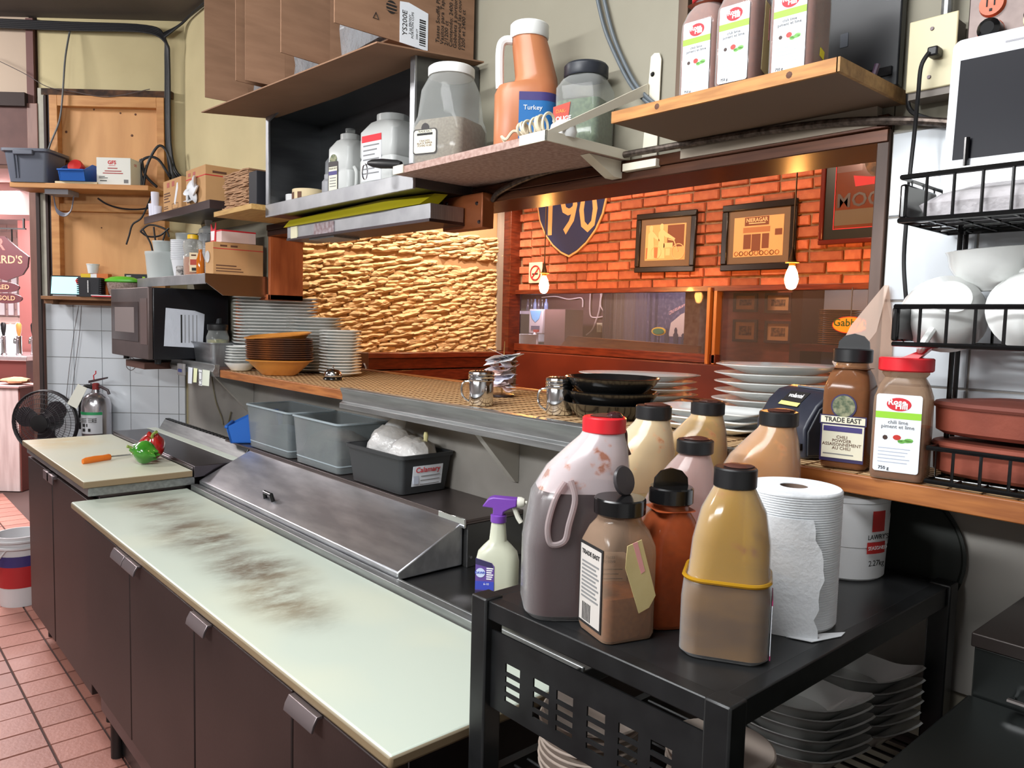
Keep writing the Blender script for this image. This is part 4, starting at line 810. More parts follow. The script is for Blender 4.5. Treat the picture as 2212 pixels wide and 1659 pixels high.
mk('lid', MB().lathe([(.045, .16), (.046, .165), (.046, .185), (.03, .19)], 22), black_plastic, gj); mk('lid_tab', MB().hexa([(-.01, -.005, .188), (.03, -.005, .188), (.03, .005, .188), (-.01, .005, .188), (.005, -.005, .212), (.035, -.005, .215), (.035, .005, .215), (.005, .005, .212)]), black_plastic, gj)
nt = [(-3.60, .055, .075, (222, 226, 236), 'curled white note hanging from the short order rail'), (-3.535, .045, .065, (226, 230, 186), 'pale yellow note hanging from the short order rail'), (-3.405, .085, .07, (216, 222, 206), 'pale green card at the right end of the short order rail')]
for (x_, w_, h_, c_, l_) in nt:
    solo('note', l_, 'note', MB().loft([[(x_ - w_ / 2, 1.2405, 1.288), (x_ + w_ / 2, 1.2405, 1.288), (x_ + w_ / 2, 1.2415, 1.288), (x_ - w_ / 2, 1.2415, 1.288)], [(x_ - w_ / 2, 1.238, 1.288 - h_), (x_ + w_ / 2, 1.236, 1.288 - h_ * .96), (x_ + w_ / 2, 1.237, 1.288 - h_ * .96), (x_ - w_ / 2, 1.239, 1.288 - h_)]]), P('note_%d' % int(-x_ * 100), c_, .7))
nb_ = thing('note', 'white note with printed boxes between the yellow and green notes', 'note', (-3.475, 1.2400, 1.215)); mk('sheet', MB().box(-.02, .02, 0, .001, 0, .07), paper, nb_); mk('print_box', MB().frame(-.017, .017, .025, .06, .002, -.0006, 0).frame(-.017, .017, .004, .022, .002, -.0006, 0), print_black, nb_)
tm_ = thing('timer', 'small grey digital timer clipped under the short order rail', 'timer', (-3.70, 1.2415, 1.255)); mk('case', MB().box(-.045, .04, -.012, .0, -.01, .045), P('timer_grey', (150, 146, 146), .5), tm_, bevel=.003); mk('display', MB().box(-.03, .02, -.0128, -.012, .005, .02), P('timer_blue', (60, 70, 140), .3), tm_)
mk('badge', MB().box(-.02, .02, -.013, -.012, .025, .04), P('grey_stand'), tm_)
solo('cable', 'yellowed thin cable curling down the wall below the notes', 'cable', MB().tube(smooth_path([(-3.95, 1.467, 1.22), (-3.90, 1.467, 1.10), (-3.82, 1.467, 1.02), (-3.80, 1.467, .985), (-3.74, 1.467, 1.0), (-3.70, 1.467, 1.06)]), .0035, 6), P('yellowed_cable', (120, 112, 88), .5))
# peppers and fork on the far board
def pepper(name, label, loc, r, h, mat, tilt=(0, 0, 0)):
    t = thing(name, label, 'bell pepper', loc, rot=tilt); b_ = MB(); rings = []
    for i in range(15):
        f = i / 14; z = -h / 2 + h * f; pr = (math.sin(math.pi * (.06 + .88 * f)) ** .55) * (.88 + .16 * f)
        dz = 0
        ring = []
        for j in range(40):
            a = 2 * math.pi * j / 40; lobe = 1 + .10 * (.5 + .5 * math.cos(4 * a)) - .06 + .03 * math.sin(3 * a + 1)
            ring.append((r * pr * lobe * math.cos(a), r * pr * lobe * math.sin(a), z + (.012 * (.5 + .5 * math.cos(4 * a)) if f in (0, 1) else 0) * (1 if f == 1 else -1)))
        rings.append(ring)
    top = [(x * .25, y * .25, z - .014) for x, y, z in rings[-1]]; bot = [(x * .25, y * .25, z + .012) for x, y, z in rings[0]]
    b_.loft([bot] + rings + [top]); mk('flesh', b_, mat, t)
    mk('stem', MB().tube(smooth_path([(0, 0, h / 2 - .016), (0, .002, h / 2 + .004), (.004, .006, h / 2 + .016), (.013, .010, h / 2 + .026)]), [.011, .009, .008, .008, .007, .007, .006, .006, .006, .006, .006, .006, .006, .006, .006, .006, .006, .006, .007], 8), P('stem_green', (130, 150, 70), .6), t)
    return t
pepper('bell_pepper', 'green bell pepper lying blossom end forward on the far board', (-3.232, .935, .9785), .047, .085, P('pepper_green', (46, 116, 30), .18, col2=(70, 142, 44), vs=20, coat=.4), (78, 0, -45))
pepper('bell_pepper', 'red bell pepper standing behind the green one', (-3.325, .988, .984), .056, .098, P('pepper_red', (158, 18, 18), .16, col2=(184, 34, 26), vs=16, coat=.5), (12, 22, 20))
fk = thing('carving_fork', 'two-pronged carving fork with orange handle on the far board', 'fork', (-3.39, .80, .931), math.degrees(math.atan2(.115, -.05)))
mk('handle', MB().loft([ell(.010, .007, 0, n=14), ell(.014, .009, .012, n=14), ell(.015, .009, .05, n=14), ell(.013, .008, .09, n=14), ell(.014, .009, .115, n=14), ell(.011, .007, .122, n=14)]).rot(90, 'Y').mv(-.062, 0, .0095), P('handle_orange', (224, 118, 34), .5), fk)
mk('prongs', MB().tube(smooth_path([(.055, 0, .010), (.075, .008, .010), (.10, .0095, .008), (.18, .009, .004)]), .0022, 6).tube(smooth_path([(.055, 0, .010), (.075, -.008, .010), (.10, -.0095, .008), (.18, -.009, .004)]), .0022, 6), chrome, fk)
# bucket behind the left end of the prep table
bk = thing('bucket', 'white pail with red and blue label on the tiles left of the table', 'bucket', (-4.66, .73, 0))
bk.scale = (.92, .92, 1.12)
mk('pail', MB().lathe([(.105, .0), (.125, .30), (.128, .30), (.128, .33), (.12, .33), (.1, .006)], 26), P('pail_white', (206, 206, 208), .45), bk)
for z_ in (.27, .30): mk('rim', MB().lathe([(.128, z_), (.134, z_ + .004), (.134, z_ + .012), (.126, z_ + .014)], 26, cap0=False, cap1=False), P('pail_white'), bk)
mk('label_blue', MB().lathe([(.1195, .19), (.1225, .24)], 26, cap0=False, cap1=False), P('label_navy', (60, 52, 110), .5), bk); mk('label_red', MB().lathe([(.1125, .09), (.1193, .19)], 26, cap0=False, cap1=False), P('label_red2', (176, 40, 44), .5), bk)
mk('bail', MB().tube(smooth_path([(-.13, 0, .28), (-.14, -.05, .18), (-.13, -.11, .12), (-.06, -.14, .12), (.04, -.13, .2), (.10, -.08, .28)]), .004, 6), P('pail_white'), bk)
# ================================================================= PLATES AND SMALL THINGS ON THE SERVING SHELF
ZC = 1.2935
rs = random.Random(5)
ORD = ['topmost', 'second from the top', 'third from the top', 'fourth from the top', 'fifth from the top', 'sixth from the top', 'seventh from the top', 'eighth from the top', 'ninth from the top', 'tenth from the top', 'eleventh from the top', 'twelfth from the top', 'thirteenth from the top', 'fourteenth from the top', 'fifteenth from the top', 'sixteenth from the top', 'seventeenth from the top', 'eighteenth from the top', 'nineteenth from the top', 'third from the bottom', 'second from the bottom', 'lowest']
def stack(name, label, cat, group, mb, mat, loc, n, dz, rz=0, jit=.003, drz=2, bevel=0):
    """a pile of single plates; label is (what, where) and each one says its rank in the pile"""
    first = None; z = loc[2]
    for i in range(n):
        k = n - 1 - i; rank = 'lowest' if i == 0 else ORD[k]
        lb_ = label[0] + ', ' + rank + ' ' + label[1]
        x = loc[0] + rs.uniform(-jit, jit); y = loc[1] + rs.uniform(-jit, jit)
        if first is None: first = solo(name, lb_, cat, mb, mat, (x, y, z), rz, group)
        else:
            o = first.copy(); C.objects.link(o); o.location = (x, y, z); o.rotation_euler = (0, 0, R(rz + rs.uniform(-drz, drz))); o['label'] = lb_
        z += dz
    return first
def plate_mb(r, h, sy=1.0, p=2.0, n=40, lip=.004):
    rg = [(.55, 0), (.60, .002), (.80, h * .55), (1.0, h - lip * .4), (1.005, h), (.97, h + .001), (.76, h * .62), (.56, h * .3)]
    return MB().loft([ell(r * k, r * sy * k, z, n=n, p=p) for k, z in rg])
def square_plate(w, d, h, cr=.02):
    rg = [(.60, 0), (.62, .002), (.80, h * .4), (1.0, h - .002), (1.005, h + .001), (.97, h + .0015), (.78, h * .5), (.60, h * .3)]
    return MB().loft([rr(w * k, d * k, cr, z, n=3) for k, z in rg])
grp = 'white rectangular platters in the tall stack by the microwave'
e1 = (math.cos(R(70.4)), math.sin(R(70.4))); e2 = (-e1[1], e1[0]); N0 = (-3.385, 1.355)
pc = (N0[0] + e1[0] * .185 + e2[0] * .1, N0[1] + e1[1] * .185 + e2[1] * .1)
stack('rectangular_plate', ('white rectangular platter', 'in the tall stack by the microwave'), 'plate', grp, square_plate(.37, .20, .017), porcelain, (pc[0], pc[1], ZC), 22, .0144, 70.4, .002, .5)
stack('round_plate', ('white round plate', 'in the stack behind the brown bowls'), 'plate', 'white round plates behind the brown bowls', plate_mb(.125, .016), porcelain, (-3.09, 1.60, ZC), 17, .0137)
stack('side_plate', ('small white plate', 'in the stack behind the bell'), 'plate', 'small white plates behind the bell', plate_mb(.086, .014), porcelain, (-2.85, 1.585, ZC), 15, .0122)
bs_ = solo('soup_bowl', 'white bowl under the small saucers beside the brown bowls', 'bowl', MB().lathe([(.035, 0), (.04, .003), (.062, .028), (.066, .034), (.062, .034), (.036, .006)], 28), porcelain, (-3.262, 1.335, ZC))
stack('saucer', ('white saucer', 'in the pile left of the brown bowls'), 'plate', 'short stack of white saucers', plate_mb(.062, .012), porcelain, (-3.262, 1.335, ZC + .0345), 6, .0115)
brown_o = P('brown_glaze', (112, 62, 30), .3, col2=(64, 38, 26), vs=9, ramp=(.4, .6)); tan_o = P('tan_glaze', (196, 132, 60), .3, col2=(180, 116, 50), vs=5)
bwl = MB().loft([ell(.085 * k, .062 * k, z, n=36, p=2.4) for k, z in ((.75, 0), (.8, .002), (1.25, .038), (1.42, .053), (1.55, .057), (1.56, .0605), (1.5, .062), (1.2, .04), (.76, .006))])
solo('oval_bowl', 'lowest tan bowl of the brown bowl stack beside the bell', 'bowl', bwl, tan_o, (-2.965, 1.375, ZC), CAMRZ, 'brown oval bowls')
stack('oval_bowl', ('brown oval bowl', 'of the dark nested ones by the bell'), 'bowl', 'brown oval bowls', bwl, brown_o, (-2.965, 1.375, ZC + .012), 10, .0085, CAMRZ, .002, 2)
solo('oval_bowl', 'topmost brown bowl of the nested stack, tan inside and tilted', 'bowl', bwl, tan_o, (-2.965, 1.375, ZC + .102), group='brown oval bowls', rot=(4, -5, CAMRZ))
bl_ = thing('service_bell', 'chrome service bell with black base on the serving shelf', 'bell', (-2.665, 1.452, ZC))
mk('base', MB().lathe([(.036, 0), (.038, .003), (.036, .008), (.03, .012)], 28), black_gloss, bl_); mk('dome', MB().lathe([(.033, .012), (.034, .016), (.031, .028), (.022, .038), (.008, .043), (.0, .0435)], 28, cap1=False), chrome, bl_)
mk('button', MB().lathe([(.003, .043), (.003, .05), (.006, .051), (.006, .054), (.002, .056)], 12), chrome, bl_)
def shaker(label, loc):
    t = thing('dredge_shaker', label, 'shaker', loc, CAMRZ)
    mk('can', MB().lathe([(.033, 0), (.035, .003), (.035, .068), (.034, .07)], 28), chrome, t)
    mk('lid', MB().lathe([(.0355, .068), (.0375, .070), (.0375, .074), (.0355, .076), (.0375, .079), (.0375, .083), (.0355, .085), (.0375, .088), (.0365, .094), (.03, .097), (.0, .098)], 28, cap1=False), chrome, t)
    mk('handle', MB().tube(smooth_path([(-.034, 0, .066), (-.05, 0, .062), (-.056, 0, .042), (-.05, 0, .02), (-.034, 0, .008)]), .0035, 8), chrome, t)
    h = MB()
    for i in range(5):
        for j in range(5):
            x_, y_ = (i - 2) * .0085, (j - 2) * .0085
            if x_ * x_ + y_ * y_ < .0006: h.lathe([(.0016, .0965), (.0016, .0985)], 6, x_, y_)
    mk('sprinkle_holes', h, black_plastic, t)['kind'] = 'stuff'
    return t
shaker('steel dredge shaker beside the spiked order slips', (-1.70, 1.395, ZC)); shaker('steel dredge shaker left of the black pans', (-1.425, 1.435, ZC))
sk = thing('receipt_spike', 'receipt spike full of crumpled order slips behind the shaker', 'receipt spike', (-1.87, 1.62, ZC))
mk('base', MB().lathe([(.04, 0), (.04, .006), (.02, .009)], 20), dark_steel, sk); mk('needle', MB().tube([(0, 0, .005), (.004, .004, .175)], [.0022, .0014], 6), P('brass_needle', (190, 150, 90), .3, .9), sk)
for k in range(16):
    z = .015 + k * .0062; w, d = rs.uniform(.07, .095), rs.uniform(.045, .06); b_ = MB(); n = 6; top = []; rx, ry = rs.uniform(-.25, .25), rs.uniform(-.3, .3)
    for i in range(n + 1):
        for s_ in (-1, 1): top.append(((i / n - .5) * w, s_ * d / 2, rx * s_ * d / 2 + ry * (i / n - .5) * w + .012 * math.sin(i / n * math.pi * rs.uniform(.6, 1.4) + k)))
    v = top + [(a, b, c + .0006) for a, b, c in top]; m_ = len(top); fs = []
    for i in range(n):
        a = 2 * i; fs += [(a, a + 1, a + 3, a + 2), (a + m_, a + 2 + m_, a + 3 + m_, a + 1 + m_)]
    b_.add(v, fs); mk('slip', b_, P('slip_%d' % (k % 3), ((226, 224, 232), (232, 206, 200), (212, 214, 230))[k % 3], .8), sk, (rs.uniform(-.012, .012), rs.uniform(-.01, .01), z + .012), rs.uniform(0, 180))
for k, (rz_, rx) in enumerate(((20, 18), (75, -14), (130, 22))):
    mk('slip', MB().box(-.055, .05, -.035, .035, 0, .0006), paper, sk, (rs.uniform(-.015, .02), 0, .118 + .008 * k), rot=(rx, -12 + 9 * k, rz_))
# black pans, oval and square platters
pan_m = P('black_stoneware', (24, 24, 24), .14, coat=.3)
pan = MB().lathe([(.085, 0), (.09, .003), (.108, .02), (.118, .036), (.121, .038), (.117, .039), (.104, .022), (.098, .016), (.094, .012), (.088, .006), (.0, .005)], 44, cap1=False)
gp = 'black stoneware pans by the shaker'
solo('black_pan', 'lowest black stoneware dish in the stack beside the shaker', 'dish', pan, pan_m, (-1.315, 1.515, ZC), 0, gp)
solo('black_pan', 'middle black stoneware dish in the stack beside the shaker', 'dish', pan, pan_m, (-1.31, 1.51, ZC + .030), 0, gp)
solo('black_pan', 'topmost black stoneware dish, its glossy inside showing', 'dish', pan, pan_m, (-1.305, 1.505, ZC + .0655), 0, gp)
solo('black_box', 'low black box behind the black stoneware dishes', 'box', MB().box(-.035, .05, -.03, .03, 0, .075), black_plastic, (-1.70, 1.80, ZC), 8, bevel=.002)
ov = plate_mb(.175, .02, .62, 2.1, 44)
stack('oval_plate', ('white oval plate', 'in the pile behind the black dishes'), 'plate', 'low stack of white oval plates', ov, porcelain, (-1.435, 1.775, ZC), 5, .0195, CAMRZ, .012, 5)
stack('oval_plate', ('white oval plate', 'in the high pile behind the printer'), 'plate', 'high stack of white oval plates', plate_mb(.158, .022, .72, 2.1, 44), porcelain, (-.985, 1.755, ZC), 7, .0212, CAMRZ, .004, 3)
stack('square_plate', ('white square platter', 'in the low pile left of the printer'), 'plate', 'low pile of white square platters', square_plate(.26, .17, .018, .03), porcelain, (-1.015, 1.52, ZC), 3, .0165, 8, .004, 3)
# receipt printer
pr = thing('receipt_printer', 'dark blue-black receipt printer with a small sticker on top', 'printer', (-.735, 1.418, ZC), -27)
prm = P('printer_navy', (38, 42, 54), .4, col2=(44, 48, 60), vs=30)
sec = [(-.055, 0), (-.058, .055), (-.052, .068), (-.034, .098), (-.012, .118), (.02, .126), (.055, .122), (.057, 0)]
mk('body', MB().prism(sec, -.078, .078, 'x'), prm, pr, bevel=.004)
mk('side_cover', MB().prism([(-.05, .006), (-.052, .05), (-.03, .092), (.0, .112), (.05, .112), (.05, .006)], .078, .082, 'x'), P('printer_side', (30, 33, 40), .45), pr, bevel=.003)
mk('paper_slot', MB().box(-.045, .035, -.055, -.02, .03, .04), black_plastic, pr); mk('switch', MB().box(.045, .074, -.0612, -.056, .016, .028), black_gloss, pr); text(pr, 'O I', .008, print_white, (.058, -.0616, .022))
nrm = Vector((0, -.020, .022)).normalized(); upv = Vector((0, .022, .020)).normalized()
def on_slope(t): return Vector((0, -.034 + (.022) * t, .098 + .020 * t)) + Vector((0, -.02, .022)).normalized() * .0005
c0 = on_slope(.45)
stk = mk('sticker', MB().box(-.03, .03, -.014, .014, 0, .0008).xf(Matrix.Translation(c0 + Vector((.0, 0, 0))) @ Matrix(((1, 0, 0, 0), (0, upv[1], nrm[1], 0), (0, upv[2], nrm[2], 0), (0, 0, 0, 1)))), print_black, pr)
text(stk, 'volanté', .015, print_white, tuple(c0 + nrm * .0012 + upv * .002), up=tuple(upv), bold=.0003)
mk('yellow_strip', MB().box(-.03, .03, -.024, -.0145, 0, .0008).xf(Matrix.Translation(c0) @ Matrix(((1, 0, 0, 0), (0, upv[1], nrm[1], 0), (0, upv[2], nrm[2], 0), (0, 0, 0, 1)))), P('pale_yellow_tape', (226, 222, 130), .6), stk)
mk('tear_bar', MB().box(-.04, .045, .006, .016, .1235, .127), P('tear_bar_grey', (130, 138, 152), .35, .6), pr)
# ---------------------------------------------------------------- seasoning bottles
red_cap = P('red_cap', (206, 34, 44), .3); lab_w = P('label_white', (226, 232, 240), .5)
def spice(label, loc, rz, w, hb, ht, rn, capm, shell, fill, fillm, name='seasoning_bottle', open_flap=None, d=None):
    d = d or w
    t = thing(name, label, 'bottle', loc, rz); q = .012
    def secs(k, top): 
        o = [rr(w * .95 * k, d * .95 * k, q, .001), rr(w * k, d * k, q, .008)]
        for z, f in ((hb * .70, 1.0), (hb * .78, .985), (hb * .90, .86), (hb * .965, .74)):
            if z >= top: break
            o.append(rr(w * f * k, d * f * k, q + (1 - f) * .05, z))
        return o
    n = 20
    sh = secs(1, 9); sh.append([(p[0], p[1], hb) for p in rr(rn * 2, rn * 2, rn * .98, hb)]); sh.append(rr(rn * 2, rn * 2, rn * .98, hb + .014))
    mk('shell', MB().loft(sh), shell, t)
    if fill:
        fs = secs(.975, fill); lw = 1.0 if fill < hb * .7 else (.985 if fill < hb * .8 else .86)
        fs.append(rr(w * .97 * lw, d * .97 * lw, q, fill)); mk('seasoning', MB().loft([[(x, y, max(z, .003)) for x, y, z in r_] for r_ in fs]), fillm, t)
    cp = mk('cap', MB().lathe([(rn + .004, hb + .004), (rn + .006, hb + .006), (rn + .006, ht - .002), (rn + .004, ht), (0, ht)], 30, cap1=False), capm, t)
    if open_flap == 'up':
        mk('flap', MB().prism([(-rn, ht), (rn, ht), (rn * .95, ht + .012), (rn * .6, ht + .022), (0, ht + .026), (-rn * .6, ht + .022), (-rn * .95, ht + .012)], .0, .005, 'y'), capm, cp)
    if open_flap == 'round':
        mk('flap', MB().lathe([(.0, 0), (.021, 0), (.022, .002), (.02, .005), (0, .006)], 22, cap0=False, cap1=False).rot(75, 'X').rot(20, 'Z').mv(.012, .014, ht + .019), P('flap_grey', (58, 54, 56), .35), cp)
    if open_flap == 'red':
        mk('flap', MB().hexa([(-.005, -.02, ht), (.02, -.02, ht), (.02, .018, ht), (-.005, .018, ht), (.02, -.018, ht + .012), (.038, -.018, ht + .018), (.038, .016, ht + .018), (.02, .016, ht + .012)]), capm, cp)
    return t
def rose_label(t, w, d, z0, z1, lw):
    y = -d / 2 - .0006
    l = mk('label', MB().loft([rr(lw, z1 - z0, .004, 0), rr(lw, z1 - z0, .004, .0008)]).rot(90, 'X').mv(0, y, (z0 + z1) / 2), lab_w, t); H = z1 - z0
    y2 = y - .0011
    mk('red_oval', MB().loft([ell(lw * .27, H * .085, 0, n=24), ell(lw * .27, H * .085, .0005, n=24)]).rot(90, 'X').mv(0, y2 + .0004, z1 - H * .125), print_red, l)
    text(l, 'Rose', lw * .20, print_white, (-lw * .04, y2 - .0003, z1 - H * .10), bold=.0004); text(l, 'Hill', lw * .20, print_white, (lw * .06, y2 - .0003, z1 - H * .15), bold=.0004)
    mk('green_band', MB().box(-lw / 2, lw / 2, y2, y2 + .0004, z1 - H * .31, z1 - H * .225), P('label_lime', (142, 200, 48), .5), l)
    text(l, 'chili lime\npiment et lime', lw * .125, P('grey_print'), (0, y2 - .0002, z1 - H * .385))
    mk('tomato', MB().loft([ell(lw * .09, H * .034, 0, n=14), ell(lw * .09, H * .034, .0004, n=14)]).rot(90, 'X').mv(0, y2 + .0004, z1 - H * .55), P('tomato_print', (186, 44, 34), .5), l)
    for (a, b, c, e) in ((.18, .59, .17, .02), (.26, .575, .10, .025), (.10, .60, .08, .022)): mk('leaf', MB().loft([ell(lw * c, H * e, 0, n=10), ell(lw * c, H * e, .0004, n=10)]).rot(90, 'X').mv(lw * a, y2 + .0003, z1 - H * b), P('leaf_print', (110, 176, 80), .5), l)
    mk('star_anise', MB().lathe([(lw * .06, 0), (lw * .06, .0004)], 7).rot(90, 'X').mv(-lw * .26, y2 + .0004, z1 - H * .56), P('anise_print', (60, 38, 30), .6), l)
    for k in range(5): mk('text_line', MB().box(-lw * .4, lw * (.3 - .05 * (k % 3)), y2, y2 + .0003, z1 - H * (.70 + .045 * k), z1 - H * (.69 + .045 * k)), P('pale_grey_print', (176, 182, 196), .6), l)
    text(l, '750 g', lw * .11, print_black, (-lw * .26, y2 - .0002, z0 + H * .045))
    return l
clear_sh = clear('clear_plastic', (240, 242, 240), (225, 228, 226), .12, .08)
dusty = clear('dusty_clear_plastic', (216, 196, 176), (190, 160, 136), .28, .18)
chili_m = P('chili_seasoning', (158, 84, 50), .8, col2=(140, 70, 40), vs=120)
chili_red = P('chili_lime_powder', (142, 70, 46), .75, col2=(128, 60, 40), vs=160)
# three on the plank shelf
ZW = 1.9645
for k, (x_, y_, l_, fl) in enumerate(((-.905, 1.285, 'red-capped chili lime bottle, leftmost on the plank shelf', .175), (-.815, 1.27, 'chili lime bottle with cream side tag, middle of the plank shelf', .19), (-.716, 1.285, 'red-capped chili lime bottle with yellow sticker, right on the plank shelf', .175))):
    t = spice(l_, (x_, y_, ZW), 4, .080, .178, .212, .027, red_cap, clear_sh, fl, chili_red); rose_label(t, .080, .080, .004, .138, .058)
    if k == 1: tg_ = mk('side_tag', MB().prism([(-.012, .025), (.022, .012), (.03, .135), (-.006, .145)], .0402, .041, 'x'), P('cream_tag', (216, 204, 150), .7), t); mk('pink_stripe', MB().box(.0409, .0414, .008, .016, .08, .135), P('pink_stripe', (226, 160, 160), .7), tg_)
    if k == 2: mk('price_sticker', MB().prism([(-.008, .03), (.008, .026), (.010, .04), (-.006, .044)], .0402, .0409, 'x'), P('yellow_sticker', (232, 218, 40), .6), t)
# two on the serving shelf
tc_ = spice('tall chili powder bottle with black flip cap beside the printer', (-.612, 1.335, ZC), 10, .076, .178, .206, .026, black_plastic, clear('brown_tint_plastic', (230, 214, 196), (170, 120, 84), .25, .12), .172, P('chili_powder', (112, 68, 36), .85, col2=(100, 58, 30), vs=120), open_flap='up')
tl = mk('label', MB().box(-.036, .036, -.0392, -.0384, .012, .092).box(-.038, .038, -.0392, -.0384, .076, .092), P('label_navy_edge', (44, 36, 78), .5), tc_)
mk('cream_panel', MB().box(-.033, .035, -.0397, -.0391, .018, .075), P('cream_label2', (216, 212, 190), .6), tl); mk('name_band', MB().box(-.036, .036, -.0400, -.0393, .078, .090), P('cream_label2'), tl)
text(tl, 'TRADE EAST', .0115, print_black, (0, -.0402, .084), bold=.0002, sx=.92)
mk('blue_band', MB().box(-.031, .032, -.0401, -.0396, .064, .073), P('label_navy', (60, 52, 110), .5), tl)
text(tl, 'CHILI\nPOWDER\nASSAISONNEMENT\nAU CHILI', .0075, P('brown_print'), (0, -.0400, .045)); mk('text_line', MB().box(-.03, .02, -.0399, -.0396, .024, .026), P('grey_print'), tl)
mk('round_picture', MB().lathe([(.021, 0), (.021, .0008)], 24).rot(90, 'X').mv(0, -.0384, .108), P('label_navy_edge'), tl); mk('herb_picture', MB().lathe([(.0185, 0), (.0185, .0012)], 24).rot(90, 'X').mv(0, -.0384, .108), P('herb_print', (140, 140, 110), .6, col2=(70, 84, 60), vs=140), tl)
tr_ = spice('half-full chili lime bottle with open red cap at the shelf edge', (-.512, 1.308, ZC), 12, .080, .170, .196, .035, red_cap, dusty, .085, P('chili_lime_dust', (150, 84, 44), .85, col2=(134, 72, 36), vs=140), open_flap='red')
rose_label(tr_, .080, .080, .014, .138, .066)
# clear film caught on the hatch jamb
solo('plastic_film', 'crumpled clear plastic film caught on the right hatch jamb', 'film', MB().loft([[(-.618, 1.455, 1.615), (-.612, 1.462, 1.615), (-.610, 1.452, 1.61)], [(-.668, 1.44, 1.54), (-.60, 1.462, 1.53), (-.62, 1.44, 1.53)], [(-.70, 1.44, 1.47), (-.60, 1.465, 1.45), (-.66, 1.42, 1.46)], [(-.665, 1.44, 1.42), (-.62, 1.46, 1.40), (-.645, 1.425, 1.41)]]), clear('film_plastic', (250, 236, 226), (240, 220, 206), .3, .2))
# ---------------------------------------------------------------- wire rack contents
ZR1 = 1.2935 + .413; ZR2 = 1.2935 + .2225; ZR3 = 1.2935 + .0105
bowl_m = porcelain
dome = MB().lathe([(.066, 0), (.070, .004), (.069, .02), (.058, .052), (.036, .078), (.028, .082), (.027, .088), (.022, .088), (.0, .086)], 34, cap1=False)
def soup(label, loc, rot, hang, up=True):
    t = thing('soup_bowl', label, 'bowl', loc, rot=rot)
    mk('bowl', MB().lathe([(.024, 0), (.028, .001), (.030, .006), (.048, .018), (.060, .042), (.062, .06), (.065, .066), (.061, .067), (.056, .044), (.03, .012), (.0, .010)], 34, cap1=False), bowl_m, t)
    a = R(hang); ca_, sa = math.cos(a), math.sin(a)
    mk('handle', MB().tube(smooth_path([(.056 * ca_, .056 * sa, .05), (.078 * ca_, .078 * sa, .052), (.084 * ca_, .084 * sa, .036), (.074 * ca_, .074 * sa, .024), (.05 * ca_, .05 * sa, .028)]), .006, 8), bowl_m, t)
    return t
soup('white soup bowl lying upside down at the left of the middle basket', (-.452, 1.312, ZR2 + .072), (-118, 0, 30), 118)
soup('white soup bowl resting on top of the two tipped bowls', (-.422, 1.392, ZR2 + .083), (4, -3, 0), -25)
soup('white soup bowl lying upside down at the right edge of the middle basket', (-.322, 1.312, ZR2 + .072), (-112, 0, 34), 60)
tc2 = P('terracotta', (136, 66, 48), .75, col2=(118, 54, 38), vs=12, bump=.1, bs=60)
for k, l_ in enumerate(('lower red clay casserole dish in the bottom basket', 'upper red clay casserole dish stacked in the bottom basket')):
    t = thing('clay_dish', l_, 'casserole', (-.345, 1.375, ZR3 + .002 + k * .064), 0, 'red clay casseroles in the rack')
    mk('dish', MB().loft([ell(.125, .058, 0, n=36, p=2.6), ell(.136, .066, .006, n=36, p=2.6), ell(.138, .068, .042, n=36, p=2.6)]), tc2, t)
    mk('lid', MB().loft([ell(.140, .070, .0425, n=36, p=2.6), ell(.142, .072, .047, n=36, p=2.6), ell(.138, .068, .052, n=36, p=2.6), ell(.06, .03, .060 if k else .054, n=36, p=2.6)]), P('terracotta_dark', (110, 54, 42), .7) if k else tc2, t)
bx = solo('white_box', 'white box under the propped tablet in the top wire basket', 'box', MB().box(-.10, .25, -.03, .02, 0, .092), white_plastic, (-.40, 1.405, ZR1), bevel=.002)
ip = thing('tablet', 'white tablet with dark screen propped above the wire rack', 'tablet', (-.38, 1.388, ZR1 + .0925), rot=(-3, 0, 2))
mk('body', MB().loft([rr(.25, .205, .014, 0, n=5), rr(.25, .205, .014, .008, n=5)]).rot(90, 'X').mv(0, .008, .103), P('tablet_white', (224, 228, 236), .3), ip)
mk('screen', MB().box(-.112, .112, -.0008, .0004, .012, .172), P('dark_screen', (20, 20, 28), .35, spec=.15), ip); mk('speaker', MB().box(-.05, -.02, -.0006, .0004, .186, .189), P('grey_stand'), ip)
solo('plastic_bag', 'clear plastic bags heaped in the top wire basket', 'bag', MB().loft([rr(.24, .10, .03, 0), rr(.26, .11, .03, .02), rr(.22, .09, .04, .035), rr(.12, .05, .02, .046)]), P('bag_silver', (206, 202, 206), .25, bump=1.0, bs=26, alpha=.75), (-.37, 1.315, ZR1))
# outlet, conduits, cords on the right wall
cream = P('cream_plate', (206, 196, 160), .45)
ot = thing('wall_outlet', 'cream wall outlet plate with black plug above the rack', 'outlet', (-.552, 1.425, 1.945))
mk('box', MB().box(-.034, .036, .004, .048, -.012, .11), P('outlet_box_grey', (120, 112, 104), .5), ot); mk('plate', MB().box(-.038, .040, 0, .005, 0, .12), cream, ot, bevel=.002)
for z_ in (.02, .10): mk('screw', MB().lathe([(.0035, 0), (.003, .002)], 8).rot(90, 'X').mv(.0, 0, z_), dark_steel, ot)
mk('conduit', MB().tube([(.01, .03, .11), (.01, .03, .5)], .009, 10), alu, ot)
pg = thing('power_cord', 'black power cord plugged in the cream outlet, hanging to the rack', 'cord', (0, 0, 0))
mk('plug', MB().box(-.549, -.532, 1.40, 1.4245, 1.992, 2.008), black_plastic, pg, bevel=.003)
